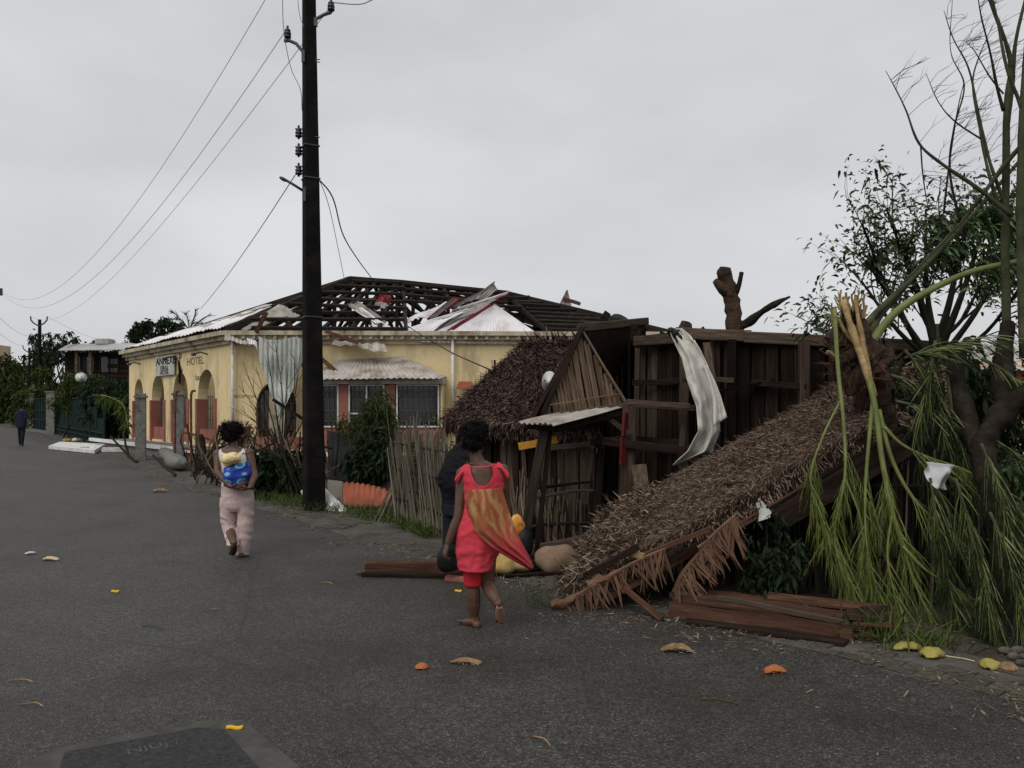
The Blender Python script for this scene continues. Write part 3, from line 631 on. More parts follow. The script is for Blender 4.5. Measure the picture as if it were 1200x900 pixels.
psheet([(478, 394), (500, 376), (548, 362), (522, 382)], (25.96, 26.18, 26.57, 26.40), 'tin_white', 7, .02, .12, 5)
psheet([(524, 376), (530, 363), (572, 352), (567, 365)], (26.34, 26.40, 26.79, 26.68), 'tin_under', 7, .02, .14, 6)
psheet([(533, 368), (536, 361), (597, 342), (588, 350)], (26.68, 26.73, 27.12, 27.00), 'tin_white', 6, .02, .08, 7)
psheet([(540, 366), (543, 363), (596, 345), (592, 349)], (26.57, 26.62, 27.00, 26.95), 'maroon', 5, .02, .05, 27)
psheet([(528, 360), (552, 353), (580, 330), (577, 333)], (27.00, 27.00, 27.34, 27.34), 'tin_under', 6, .02, .1, 8)
psheet([(556, 352), (570, 350), (583, 338), (578, 331)], (27.12, 27.12, 27.34, 27.34), 'tin_old', 5, .02, .12, 9)
psheet([(500, 374), (508, 374), (541, 350), (530, 348)], (26.34, 26.34, 27.23, 27.23), 'maroon', 5, .02, .06, 10)
psheet([(503, 373), (507, 374), (536, 350), (531, 349)], (26.23, 26.23, 27.12, 27.12), 'tin_under', 4, .02, .06, 11)
psheet([(408, 358), (420, 353), (453, 377), (441, 379)], (26.34, 26.57, 25.68, 25.68), 'tin_under', 6, .02, .12, 12)
psheet([(416, 364), (424, 361), (450, 379), (440, 379)], (26.18, 26.23, 25.63, 25.63), 'tin_white', 5, .02, .08, 13)
psheet([(434, 381), (468, 401), (482, 394), (450, 379)], (25.68, 25.20, 25.36, 25.74), 'tin_white', 7, .02, .05, 14)
psheet([(435, 360), (456, 362), (458, 346), (445, 345)], (27.34, 27.34, 27.55, 27.55), 'maroon', 4, .02, .2, 15)
psheet([(437, 362), (454, 362), (455, 354), (440, 355)], (27.23, 27.23, 27.34, 27.34), 'tin_under', 4, .02, .2, 16)
psheet([(647, 375), (671, 389), (684, 385), (668, 376)], (27.5, 26.8, 26.9, 27.6), 'tin_white', 6, .02, .05, 17)
psheet([(646, 374), (668, 376), (669, 374), (648, 373)], (27.5, 27.5, 27.6, 27.6), 'maroon', 4, .01, .02, 18)
psheet([(648, 390), (664, 400), (672, 392), (670, 388)], (26.6, 26.2, 26.4, 26.6), 'tin_grey', 5, .02, .05, 19)
psheet([(655, 357), (671, 364), (665, 340), (664, 340)], (28.5, 28.2, 28.4, 28.4), 'tin_under', 4, .02, .03, 20)
psheet([(485, 398), (500, 396), (498, 380), (489, 384)], (25.4, 25.4, 26.2, 26.2), 'tin_under', 4, .02, .2, 21)
# left slope
for k, (u0, u1, v0, v1, mm) in enumerate(((.02, .2, .0, .16, 'tin_white'), (.2, .42, -.01, .22, 'tin_white'), (.42, .62, .0, .3, 'tin_white'), (.6, .82, .0, .2, 'tin_white'), (.82, .99, -.01, .17, 'tin_white'), (.3, .55, .26, .36, 'tin_under'), (.7, .95, .22, .3, 'tin_under'), (.5, .68, .3, .5, 'tin_old'), (.78, .97, .16, .34, 'tin_white'), (.05, .3, .17, .3, 'tin_old'), (.62, .76, .21, .34, 'tin_white'))):
    corr(*(lerp4(LE, CE, R1, R1, u, v)+Vector((0, 0, .12)) for u, v in ((u0, v0), (u1, v0), (u1, v1), (u0, v1))), 7, .02, .05, seed=k).build('roof_sheet', M[mm], ro)
psheet([(430, 402), (486, 402), (545, 365), (498, 379)], (25.15, 25.2, 26.2, 26.2), 'tin_white', 8, .02, .18, 41)
psheet([(268, 397), (300, 399), (326, 384), (290, 380)], (24.9, 24.95, 25.8, 25.9), 'tin_old', 7, .02, .2, 43)
psheet([(470, 380), (500, 372), (535, 352), (520, 356)], (26.6, 26.8, 28.0, 28.0), 'tin_white', 6, .02, .15, 44)
psheet([(372, 402), (400, 402), (398, 396), (380, 394)], (25.1, 25.1, 25.4, 25.4), 'tin_old', 5, .02, .1, 42)
psheet([(282, 386), (304, 384), (352, 369), (326, 356)], (25.2, 25.2, 26.4, 26.6), 'tin_old', 8, .02, .12, 30)
psheet([(281, 382), (285, 385), (314, 373), (310, 370)], (25.4, 25.3, 26.2, 26.3), 'maroon', 4, .02, .04, 31)
psheet([(283, 385), (287, 387), (316, 375), (312, 372)], (25.2, 25.2, 26.0, 26.1), 'tin_white', 4, .02, .04, 32)
psheet([(263, 399), (293, 404), (283, 381), (265, 383)], (24.45, 24.5, 25.4, 25.4), 'tin_old', 6, .015, .15, 33)
psheet([(233, 383), (252, 387), (258, 379), (238, 378)], (28, 27.5, 28, 28.5), 'tin_old', 5, .02, .1, 34)
psheet([(290, 400), (303, 406), (300, 397), (287, 396)], (24.5, 24.5, 24.8, 24.8), 'tin_white', 5, .02, .15, 35)
psheet([(388, 403), (455, 412), (450, 405), (392, 396)], (24.6, 24.4, 24.8, 25.0), 'tin_old', 5, .03, .15, 36)
for p, q in (((381, 388), (420, 402)), ((352, 400), (395, 436)), ((300, 390), (312, 366)), ((660, 350), (680, 356)), ((700, 378), (730, 376)), ((330, 372), (352, 392)), ((345, 425), (395, 440))):
    strut('plank', 'loose_batten', M['wood_brown'], ro, P(*p, 24.6 if p[1] > 380 else 28.4), P(*q, 24.3 if p[1] > 380 else 28.2), .13, .06)
# sheet of tin hanging off the eave
hp = empty('metal_sheet', P(330, 395, 24.3), 'grey green roofing sheet hanging torn off the eave in front of the arched window', 'roof sheet')
outl = [(303, 394), (313, 398), (330, 398), (344, 395), (357, 397), (356, 415), (350, 440), (338, 468), (330, 480), (327, 492), (322, 478), (313, 455), (311, 447), (304, 430)]
b = MB(); top = [np.interp(np.linspace(0, 1, 25), np.linspace(0, 1, 5), v) for v in ([303, 313, 330, 344, 357], [394, 398, 398, 395, 397])]
def hang(u, v):
    xt = 303+54*u; yt = float(np.interp(xt, [303, 313, 330, 344, 357], [394, 398, 398, 395, 397]))
    xl = float(np.interp(v, [0, .3, .5, .85, 1], [303, 304, 312, 322, 327])); xr = float(np.interp(v, [0, .2, .45, .8, 1], [357, 356, 350, 336, 329]))
    x = xl+(xr-xl)*u; yb = 394+98*v; y = yb+(yt-394)*(1-v)
    return P(x, y, 24.35+.25*math.sin(v*2.2)*(.3)-.12*math.sin(u*PI)*(1-v)+.03*math.sin((x-303)*1.15+v)+.16*mnoise.noise(Vector((u*3, v*3, 1))))
b.grid(hang, 96, 22, .006).build('sheet', M['tin_grey'], hp)
strut('plank', 'batten', M['wood_dark'], hp, P(320, 468, 24.2), P(358, 493, 24.1), .1, .05)
# ================================================================== UTILITY POLES AND WIRES
pb = G(368, 598); pole = empty('utility_pole', pb, 'tall dark square timber pole carrying insulators beside the road in front of the annexe', 'utility pole', 'utility poles')
pt = P(361.5, -62, 13.0)
ax = (pt-pb).normalized()
def on_pole(z): return pb+ax*((z-pb.z)/ax.z)
b = MB(); rs = []
for t in np.linspace(0, 1, 14):
    c = pb.lerp(pt, float(t)); w = .172-.078*float(t)
    rot = .5
    ring = []
    for k in range(8):
        a = rot+PI/4*(k//2*2)+(-.12 if k % 2 == 0 else .12)+PI/4
        r = w*1.18*(1+.02*mnoise.noise(Vector((k, t*9, 0)))); ring.append(c+Vector((math.cos(a)*r, math.sin(a)*r, 0)))
    rs.append(ring)
b.rings(rs); b.build('post', M['pole'], pole)
def px_z(py, Y=13.0): return EYE+(HZ-py)/FPX*Y
def insulator(base, up=Vector((0, 0, 1)), s=1.0):
    b = MB(); prof = [(0, .02), (.03, .02), (.035, .055), (.06, .062), (.075, .035), (.09, .06), (.115, .06), (.13, .035), (.145, .052), (.17, .045), (.185, .02), (.23, .02)]
    q = up.to_track_quat('Z', 'Y')
    b.rings([[base+q @ Vector((r*s*math.cos(2*PI*k/10), r*s*math.sin(2*PI*k/10), z*s)) for k in range(10)] for z, r in prof])
    b.build('insulator', M['porcelain'], pole, True)
def parm(pts, r):
    b = MB(); b.tube(pts, r, 7); b.build('bracket', M['steel'], pole, True)
Lins = P(337, 47, 12.95); parm([P(357, 72, 12.9), P(356, 62, 12.9), P(347, 51, 12.93), P(339, 47.5, 12.95), P(333, 48, 12.95)], .028); insulator(Lins)
Rins = P(388, 15, 12.95); parm([P(369, 28, 12.9), P(371, 22, 12.9), P(380, 17, 12.93), P(388, 14.5, 12.95)], .028); insulator(Rins)
b = MB(); b.box(P(355.5, 66, 12.86), (.05, .05, .2)); b.build('clamp', M['steel'], pole); b = MB(); b.box(P(370, 26, 12.86), (.05, .05, .14)); b.build('clamp', M['steel'], pole)
for py in (155, 176, 199):
    c = P(350, py, 12.95); insulator(c-Vector((.0, 0, .11)), s=.95)
    parm([P(357, py-4, 12.95), P(346, py-4, 12.95)], .012); parm([P(357, py+4, 12.95), P(346, py+4, 12.95)], .012)
for py in (172, 210, 372): # straps
    b = MB(); c = on_pole(px_z(py)); b.box(c, (.335-.0002*(600-py), .335-.0002*(600-py), .018), Matrix.Rotation(.5, 3, 'Z')); b.build('strap', M['steel'], pole)
parm([P(356, 224, 12.9), P(345, 217, 12.85), P(335, 211, 12.8)], .022)
b = MB(); b.ell(P(332, 210, 12.8), (.075, .05, .03), Matrix.Rotation(.5, 3, 'Y')); b.build('lamp_head', M['steel'], pole, True)
b = MB(); b.box(P(357, 228, 12.85), (.045, .05, .22)); b.build('clamp', M['steel'], pole)
for py in (69, 72, 160): parm([P(369, py, 12.9), P(375, py+1, 12.9)], .008)
# farther poles down the street
far_poles = [(46.5, 378, 65, 'nearest and tallest of the far poles down the street, with hooked brackets on its top'),
             (43, 400, 79, 'far pole standing just behind the tallest far pole'), (34.5, 410, 89, 'far pole with a forked crossarm left of the tallest far pole'),
             (28, 421, 108, 'last and smallest pole down the street above the trees')]
tops = []
for px, py, Y, lab in far_poles:
    top = P(px, py, Y); o = empty('utility_pole', (top.x, Y, 0), lab, 'utility pole', 'utility poles')
    b = MB(); b.tube([(top.x, Y, 0), top+Vector((0, 0, .25))], [.2, .14], 6); b.build('post', M['pole'], o)
    b = MB()
    for s_ in (-1, 1):
        b.tube([top+Vector((0, -.1, -.3)), top+Vector((s_*.45, -.1, -.05)), top+Vector((s_*.65, -.1, .2)), top+Vector((s_*.68, -.1, .5))], .06, 5)
    if Y < 70: b.tube([top+Vector((0, -.1, -2.2)), top+Vector((-.5, -.1, -2.0)), top+Vector((-.75, -.1, -1.5))], .06, 5)
    b.build('bracket', M['steel'], o); tops.append(top)
ltop = P(1, 340, 45); o = empty('utility_pole', (ltop.x-.4, 45, 0), 'pole at the very left picture edge showing only one dark insulator', 'utility pole', 'utility poles')
b = MB(); b.tube([(ltop.x-.6, 45, 0), (ltop.x-.6, 45, ltop.z+.5)], [.2, .12], 6); b.build('post', M['pole'], o)
b = MB(); b.tube([ltop+Vector((-.6, 0, -.4)), ltop+Vector((0, 0, -.25))], .04, 5); b.tube([ltop+Vector((0, 0, -.3)), ltop+Vector((0, 0, .1))], .1, 7); b.build('insulator', M['porcelain'], o)
def wire(pts, label, m='wire', r=.0075, n=14, group='overhead wires'):
    b = MB(); c = bez(pts, n); b.tube(c, r, 5); o = b.build('overhead_wire', M[m], None, origin=c[0]); return tag(o, label, 'wire', group)
def span(a, c, sag, n=26): return [a.lerp(c, k/n)-Vector((0, 0, sag*4*(k/n)*(1-k/n))) for k in range(n+1)]
wire(span(P(345, -60, 13.2), ltop, 2.5), 'upper overhead wire curving from above the frame down to the left edge', r=.0055, n=1)
wire(span(Lins+Vector((0, 0, .2)), ltop+Vector((0, 0, -.1)), 2.4), 'overhead wire running from the left insulator of the big pole to the left edge', r=.0055, n=1)
wire(span(Rins+Vector((0, .1, .2)), tops[0]+Vector((-.68, -.1, .5)), 2.0), 'overhead wire passing behind the big pole down to the tallest far pole', r=.0055, n=1)
wire(span(tops[0]+Vector((.68, -.1, .5)), P(150, 409, 53), .25), 'thin wire from the tallest far pole to the dark house roof', r=.009, n=1)
wire(span(P(-40, 330, 30), tops[1]+Vector((-.68, 0, .5)), .5), 'thin overhead wire dropping from the left edge behind the far poles', r=.009, n=1)
wire(span(P(-40, 350, 30), tops[2]+Vector((-.68, 0, .5)), .5), 'lower thin overhead wire dropping from the left edge to the far poles', r=.009, n=1)
wire(span(P(346, 205, 12.95), P(235, 362, 27), .12), 'straight wire from the small insulators of the big pole down to the annexe roof', r=.008, n=1)
wire([Rins+Vector((0, 0, .17)), P(420, 5, 12.8), P(440, -2, 12.5), P(520, -40, 11)], 'wire leaving the right insulator of the big pole toward the top edge', 'wire', .008)
wire([P(372, 208, 12.95), P(390, 232, 13.4), P(402, 275, 15), P(420, 305, 18), P(437, 328, 22), P(470, 375, 23.6), P(520, 408, 18), P(580, 436, 12.3)], 'black cable sagging off the big pole past the roof ridge to the thatched hut', 'wire_dark', .012)
wire([P(374, 210, 12.95), P(385, 240, 13.4), P(396, 290, 15), P(404, 330, 18)], 'thin slack wire hanging beside the black cable below the lamp arm', 'wire', .006)
wire([P(330, -50, 12.6), P(331, 0, 12.7), P(333, 40, 12.8), P(341, 80, 12.9), P(352, 105, 12.9), P(354, 130, 12.9)], 'loose wire hanging slack left of the big pole top', 'wire', .006)
wire([P(345, -60, 12.9), P(350, 10, 12.9), P(356, 32, 12.9)], 'short wire running down the left of the big pole top', 'wire', .005)

# ================================================================== LEAVES
def leaf_cloud(name, centers, radii, n, size, m, parent, droop=.3, aspect=.42, wind=(0, 0, 0), shell=.45, fill=1.0):
    """n small leaf faces in clumps spread through ellipsoids: gaps stay between the clumps."""
    centers = np.array([list(c) for c in centers], float); radii = np.array([list(r) if hasattr(r, '__len__') else [r]*3 for r in radii], float)
    vol = radii.prod(1)**.67; idx = RNG.choice(len(centers), n, p=vol/vol.sum())
    d = nrmz(RNG.normal(size=(n, 3))); rad = RNG.uniform(shell, 1, n)**.7
    p = centers[idx]+d*radii[idx]*rad[:, None]*fill
    # pull leaves into clumps
    k = max(6, n//28); seeds = p[RNG.integers(0, n, k)]; near = seeds[RNG.integers(0, k, n)]
    dist = np.linalg.norm(near-p, axis=1); jump = RNG.random(n) < .65
    p[jump] = near[jump]+RNG.normal(size=(jump.sum(), 3))*(radii.mean()*.13)
    dr = nrmz(RNG.normal(size=(n, 3))+d*.8+np.array([0, 0, -droop*2])+np.array(wind)); sd_ = nrmz(np.cross(dr, RNG.normal(size=(n, 3))))
    ln = size*RNG.uniform(.6, 1.35, n)
    bend = np.tile(np.array([0, 0, -1.]), (n, 1))
    return fast_quads(name, blades(p, dr, sd_, ln, ln*aspect, bend), m, parent)
def twigs(b, p, d, ln, r, depth, spread=.6, wind=Vector((0, 0, 0)), out=None, nseg=4, nchild=(3, 5)):
    """Branch that forks; tips are collected in out."""
    pts = [Vector(p)]; d = Vector(d).normalized(); rr = [r]
    for i in range(nseg):
        d = (d+Vector((rnd(-.2, .2), rnd(-.2, .2), rnd(-.12, .16)))+wind*.12).normalized(); pts.append(pts[-1]+d*ln/nseg); rr.append(r*(1-.75*(i+1)/nseg))
    b.tube(pts, rr, 5 if depth > 1 else 4, cap=False)
    if depth <= 0:
        if out is not None: out.append((pts[-1], d))
        return
    for k in range(random.randint(*nchild)):
        t = rnd(.3, 1.0); i = min(int(t*nseg), nseg-1); q = pts[i].lerp(pts[i+1], t*nseg-i)
        dd = (d+Vector((rnd(-1, 1), rnd(-1, 1), rnd(-.6, .9)))*spread+wind*.3).normalized()
        twigs(b, q, dd, ln*rnd(.45, .7), r*.5*(1-.4*t), depth-1, spread, wind, out, nseg, nchild)
    if out is not None: out.append((pts[-1], d))
def bush(name, label, base, h, r, n, size, m, cat='shrub', group=None, stems=5, **kw):
    base = Vector(base); o = empty(name, base, label, cat, group); b = MB(); cs, rs = [], []
    for k in range(stems):
        a = rnd(0, 2*PI); q = base+Vector((math.cos(a)*r*rnd(.2, .7), math.sin(a)*r*rnd(.2, .7), h*rnd(.55, .95)))
        b.tube(bez([base+Vector((rnd(-.1, .1)*r, rnd(-.1, .1)*r, 0)), base.lerp(q, .5)+Vector((rnd(-.1, .1)*r, 0, .1*h)), q], 3), lerpl([.03*h, .008*h], 7), 5)
        cs.append(q-Vector((0, 0, h*.18))); rs.append((r*.5, r*.5, h*.32))
    cs.append(base+Vector((0, 0, h*.4))); rs.append((r*.8, r*.8, h*.42))
    b.build('stem', M['twig'], o, kind='stuff'); leaf_cloud('foliage', cs, rs, n, size, m, o, **kw); return o

# ================================================================== FAR LEFT BACKGROUND
fb = Vector((X_at(-48, 102), 104, 0)); far = empty('tall_building', fb, 'far tall building with orange and peach bands at the left picture edge', 'building')
b = MB(); b.box(fb+Vector((-3, 2, 5.2)), (9.2, 8, 10.4)); b.box(fb+Vector((-4, 2, 11.5)), (7, 8, 2.6)); b.build('wall', M['peach_wall'], far)
for z in (3.4, 6.4, 7.6): b = MB(); b.box(fb+Vector((-3, 2, z)), (9.5, 8.3, .9)); b.build('band', M['orange_wall'], far)
for k, (x, z) in enumerate(((1.0, 5.0), (-.8, 5.0), (1.0, 8.8), (-.8, 8.8), (-2.6, 8.8))): b = MB(); b.box(fb+Vector((x, -2.05, z)), (.9, .15, 1.4)); b.build('window', M['glass_dark'], far)
b = MB(); b.box(fb+Vector((-1.6, 1, 10.9)), (3.2, 4, 1.6)); b.build('roof_room', M['peach_wall'], far); b = MB(); b.box(fb+Vector((-.2, 0, 12.2)), (.5, .5, 1.4)); b.build('chimney', M['peach_wall'], far)
# roadside bushes at the far end of the street
bush('roadside_bush', 'big dark bush at the left picture edge on the far side of the street', (X_at(-2, 95), 95, 0), 8.2, 2.8, 4200, .5, M['leaf_mid'], 'bush', 'bushes along the far street')
bush('roadside_bush', 'lighter green bush at the end of the street behind the walking man', (X_at(30, 76), 76, 0), 3.6, 1.5, 2600, .34, M['leaf_mid'], 'bush', 'bushes along the far street')
bush('roadside_bush', 'low bush under the smallest far poles', (X_at(22, 110), 110, 0), 6.4, 3.4, 2400, .5, M['leaf_mid'], 'bush', 'bushes along the far street')
bush('roadside_bush', 'far bush behind the green bush at the street end', (X_at(30, 100), 100, 0), 5.6, 2.6, 2400, .5, M['leaf_dark'], 'bush', 'bushes along the far street')
bush('roadside_bush', 'dusky bush left of the tallest far pole', (X_at(38, 84), 84, 0), 5.2, 2.2, 2000, .42, M['leaf_dark'], 'bush', 'bushes along the far street')
bush('roadside_bush', 'olive bush at the foot of the tallest far pole', (X_at(54, 64), 64, 0), 3.7, 1.5, 1600, .34, M['leaf_mid'], 'bush', 'bushes along the far street')
g = []
for k in range(2600):
    Y = rnd(62, 96); x = edge_x(Y)+rnd(-8.5, -6.4) if k % 2 else edge_x(Y)+rnd(0, 3); g.append((x, Y, 0))
g = np.array(g); n = len(g); fast_quads('verge_grass', blades(g, RNG.normal(size=(n, 3))*.4+[0, 0, 1], RNG.normal(size=(n, 3))*[1, 1, 0], RNG.uniform(.2, .6, n), np.full(n, .07), RNG.normal(size=(n, 3))*[1, 1, 0]), M['grass'])['label'] = 'tufts of grass on the far verge'
# dark timber house with a pale hipped tin roof
hx0, hx1, hy = X_at(76, 52), X_at(165, 52), 52
hb = Vector(((hx0+hx1)/2, hy, 0)); house = empty('dark_house', hb, 'dark two storey timber house with a low pale tin roof left of the annexe', 'house')
b = MB(); b.box((hb.x, hy+2.5, 2.7), (hx1-hx0, 5, 5.4)); b.build('wall', M['dark_wall'], house)
zE = px_z(408.5, 44)
c4 = [P(68, 410.5, 51.2), P(175, 409, 51.2), P(172, 404, 58), P(80, 404, 58)]; apx = [P(98, 403, 54), P(150, 402, 54)]
for q in ((c4[0], c4[1], apx[1], apx[0]), (c4[1], c4[2], apx[1], apx[1]+Vector((0, .01, 0))), (c4[3], c4[0], apx[0], apx[0]+Vector((0, .01, 0)))):
    corr(*q, 26, .02, 0, .03).build('roof', M['grey_roof'], house)
for x in (90, 106): b = MB(); b.box((X_at(x, 51.6), 51.6, 3.4), (.18, .18, 4.2)); b.build('post', M['wood_grey'], house)
for x, wd in ((100, 1.3), (128, 1.2)):
    w = MB(); w.box((X_at(x, 51.9), 51.96, 4.6), (wd, .1, 1.0)); w = w.build('window', M['glass_dark'], house); f = MB(); xx = X_at(x, 51.9)
    for s_ in (-1, 0, 1): f.box((xx+s_*wd/2, 51.88, 4.6), (.07, .08, 1.0))
    f.build('frame', M['wood_dark'], w)
for k in range(12):
    z = 1.8+k*.3; strut('plank', 'plank', M['wood_dark'], house, (hx0+.05, 51.95, z), (hx1, 51.95, z+rnd(-.02, .02)), .27, .06)
o = empty('chimney_pipe', P(123, 402, 54), 'tiny square vent on the pale tin roof of the dark house', 'vent'); b = MB(); b.box(P(123, 400.5, 54), (.9, .9, .35)); b.box(P(123, 402.5, 54), (.5, .5, .3)); b.build('hood', M['grey_roof'], o)
o = empty('mast', P(158, 409, 40), 'thin white mast pipe beside the dark house roof', 'mast'); b = MB(); b.tube([P(157, 430, 40), P(158, 405, 40)], .04, 6); b.build('pipe', M['white_paint'], o)
# satellite dish
def dish(label, c, r, nrm, mount):
    o = empty('satellite_dish', mount, label, 'satellite dish'); q = Vector(nrm).to_track_quat('Z', 'Y'); b = MB()
    for side in (0, 1):
        b.rings([[c+q @ Vector((rr*r*math.cos(2*PI*k/20), rr*r*math.sin(2*PI*k/20), r*.28*rr*rr-side*.015)) for k in range(20)] for rr in (.02, .3, .6, .85, 1.0)])
    b.build('reflector', M['white_paint'], o, True); a = MB(); f_ = c+q @ Vector((0, 0, r*.75))
    a.tube([c+q @ Vector((0, -r*.95, r*.2)), f_], r*.03, 5); a.ell(f_, (r*.1,)*3); a.build('feed_arm', M['steel'], o)
    m_ = MB(); m_.tube([mount, c-q @ Vector((0, 0, .03))], r*.06, 6); m_.build('mount', M['steel'], o); return o
dish('small white satellite dish tilted in the hedge below the dark house', P(95, 443, 42.8), .29, (.45, -.75, .35), P(98, 454, 43.6))
# hedges over the green fence
for lab, px, Y, w_, h0, h1, mm in (('overgrown hedge drooping over the green fence beside the grey posts', 76, 54.5, 1.9, 2.7, 4.4, 'leaf_mid'), ('hedge under the satellite dish', 94, 46.5, 1.3, 2.0, 3.7, 'leaf_mid'),
                                   ('dark hedge against the wall of the dark house', 119, 40.5, 1.1, 1.0, 3.2, 'leaf_dark'), ('dark hedge next to the annexe corner', 141, 39, 1.1, .8, 3.0, 'leaf_dark')):
    x = X_at(px, Y); o = empty('hedge', (x, Y, 0), lab, 'hedge', 'hedges behind the green fence')
    st = MB()
    for k in range(7): st.tube([(x+rnd(-w_, w_)*.7, Y+rnd(-.3, .3), 0), (x+rnd(-w_, w_)*.7, Y, h1*.8)], [.05, .02], 5)
    st.build('stem', M['twig'], o, kind='stuff')
    cs = [(x+rnd(-w_, w_)*.8, Y+rnd(-.5, .5), rnd(h0, h1)-.2) for _ in range(16)]
    leaf_cloud('foliage', cs, [(.6, .5, .5)]*16, 4200, .17, M[mm], o, droop=.5)
# green fence: steel posts, rails and mesh screens
fA, fB = G(66, 509), G(122, 523.5); fo = empty('green_fence', fA, 'long green steel fence with mesh screens along the roadside before the annexe', 'fence')
nF = 9
for k in range(nF+1):
    p = fA.lerp(fB, k/nF); strut('beam', 'fence_post', M['green_paint'], fo, p, p+Vector((0, 0, 2.35)), .07, .07)
    if k < nF:
        q = fA.lerp(fB, (k+1)/nF); d = (q-p).normalized(); pn = MB()
        if k > 0:
            pn.grid(lambda u, v: p.lerp(q, u)+Vector((0, 0, .62+(1.65 if k < 7 else 1.65-.5*(k-6))*v))+Vector((0, .05*math.sin(u*3+k)*math.sin(v*4), 0)), 8, 6, .01).build('mesh_screen', M['net'], fo)
        for z in (.12, .35, .6, 2.28): strut('beam', 'rail', M['green_paint'], fo, p+Vector((0, -.04, z)), q+Vector((0, -.04, z)), .05, .05)
        for j in range(1, 6):
            c = p.lerp(q, j/6); strut('beam', 'picket', M['green_paint'], fo, c+Vector((0, 0, .1)), c+Vector((0, 0, .62)), .035, .035)
for px, pyb, top, w_, lab in ((61.5, 509, 460, .34, 'pale concrete gate post standing by the green fence, taller and wider one'), (39.5, 504, 462, .30, 'pale concrete gate post nearest the walking man')):
    p = G(px, pyb); h = EYE+(HZ-top)/FPX*p.y; o = empty('gate_post', p, lab, 'gate post', 'concrete posts'); b = MB(); b.box(p+Vector((0, 0, h/2)), (w_*1.6, w_*1.6, h)); b.build('shaft', M['concrete'], o)
    b = MB(); b.box(p+Vector((0, 0, h+.04)), (w_*1.9, w_*1.9, .08)); b.build('cap', M['concrete'], o)
gA0, gB0 = G(41, 505), G(60, 508.5); go = empty('green_gate', gA0, 'dark green mesh gate between the two pale concrete gate posts', 'gate')
b = MB(); b.grid(lambda u, v: gA0.lerp(gB0, u)+Vector((0, .04*math.sin(u*5), .15+2.3*v)), 6, 4, .02); b.build('mesh_screen', M['net'], go)
for z in (.15, .9, 1.6, 2.45): strut('beam', 'rail', M['green_paint'], go, gA0+Vector((0, -.08, z)), gB0+Vector((0, -.08, z)), .06, .06)
for k in range(6): c_ = gA0.lerp(gB0, k/5); strut('beam', 'picket', M['green_paint'], go, c_+Vector((0, -.12, .1)), c_+Vector((0, -.12, 2.5)), .05, .05)
o = empty('concrete_sill', gA0, 'pale concrete strip on the ground below the green mesh gate', 'kerb stone'); b = MB(); b.beam(gA0+Vector((0, -.6, .09)), gB0+Vector((.6, -.5, .09)), .5, .16); b.build('stone', M['concrete'], o)
o = empty('fallen_palm_frond', P(140, 470, 27.5), 'yellow green broken palm frond draped over the end of the green fence', 'palm frond')
b = MB(); fr = bez([P(118, 463, 28), P(132, 467, 28), P(145, 476, 27.5), P(150, 500, 27)], 6); b.tube(fr, lerpl([.03, .012], len(fr)), 5); b.build('stalk', M['stem_green'], o)
base = np.array([list(p) for p in fr for _ in range(9)]); n = len(base); fast_quads('leaflets', blades(base, RNG.normal(size=(n, 3))*.5+[0, 0, -.7], RNG.normal(size=(n, 3)), RNG.uniform(.3, .6, n), np.full(n, .05)), M['grass'], o)
# trees behind the annexe roof, bent by the wind
def far_tree(label, px, py_top, Y, kind, wind, n, spread, m='leaf_dark', size=.3):
    base = Vector((X_at(px, Y), Y, 0)); h = EYE+(HZ-py_top)/FPX*Y; o = empty('windblown_tree', base, label, 'tree', 'trees behind the buildings')
    b = MB(); tip = base+Vector((wind*.3, 0, h*.55)); b.tube(bez([base, base+Vector((0, 0, h*.3)), tip], 4), lerpl([.22, .12], 9), 6); b.build('trunk', M['twig'], o)
    br = MB(); out = []
    for k in range(6): twigs(br, tip-Vector((0, 0, rnd(0, h*.1))), (rnd(-.7, .7)+wind, rnd(-.5, .5), rnd(.5, 1)), h*.4, .09, 2, .5, Vector((wind, 0, 0)), out, 3, (2, 3))
    br.build('branch', M['twig'], o, kind='stuff')
    leaf_cloud('crown', [p for p, d in out], [spread*rnd(.6, 1.2) for _ in out], n, size, M[m], o, droop=.1, wind=(wind*2, 0, 0)); return o
far_tree('tree behind the tallest far pole', 60, 407, 70, 0, .1, 2600, .62)
far_tree('bushy tree behind the dark house roof', 72, 404, 66, 0, .3, 2600, .7)
far_tree('ragged low tree just above the dark house roof', 138, 400, 60, 0, .6, 1500, .4)
far_tree('ragged treetop left above the dark house roof', 104, 402, 64, 0, .4, 1200, .45)
far_tree('far grey tree at the end of the street', 20, 432, 112, 0, .1, 1600, 1.0, 'leaf_mid', .5)
def bent_tree(label, crown, base_px, Y, n, r, size, wind):
    base = Vector((X_at(base_px, Y), Y, 0)); o = empty('windblown_tree', base, label, 'tree', 'trees behind the buildings'); top = P(*crown[0], Y); b = MB(); b.tube(bez([base, base.lerp(top, .6)+Vector((-.2, 0, 0)), top], 5), lerpl([.2, .07], 11), 6); b.build('trunk', M['twig'], o)
    br = MB()
    for c in crown[1:]: e_ = P(*c, Y+rnd(-.5, .5)); br.tube(bez([top, top.lerp(e_, .5)+Vector((0, 0, .15)), e_], 4), lerpl([.06, .015], 9), 4)
    br.build('branch', M['twig'], o, kind='stuff'); leaf_cloud('crown', [P(*c, Y) for c in crown[1:]], [r]*(len(crown)-1), n, size, M['leaf_dark'], o, droop=.1, wind=(wind, 0, -.1), shell=.15)
bent_tree('wind swept tree with its dark crown blown to the right behind the annexe', ((152, 403), (153, 396), (155, 391), (159, 387), (163, 384), (167, 382), (171, 380), (175, 379), (163, 390), (158, 394), (169, 385)), 150, 58, 1500, .42, .26, 2.2)
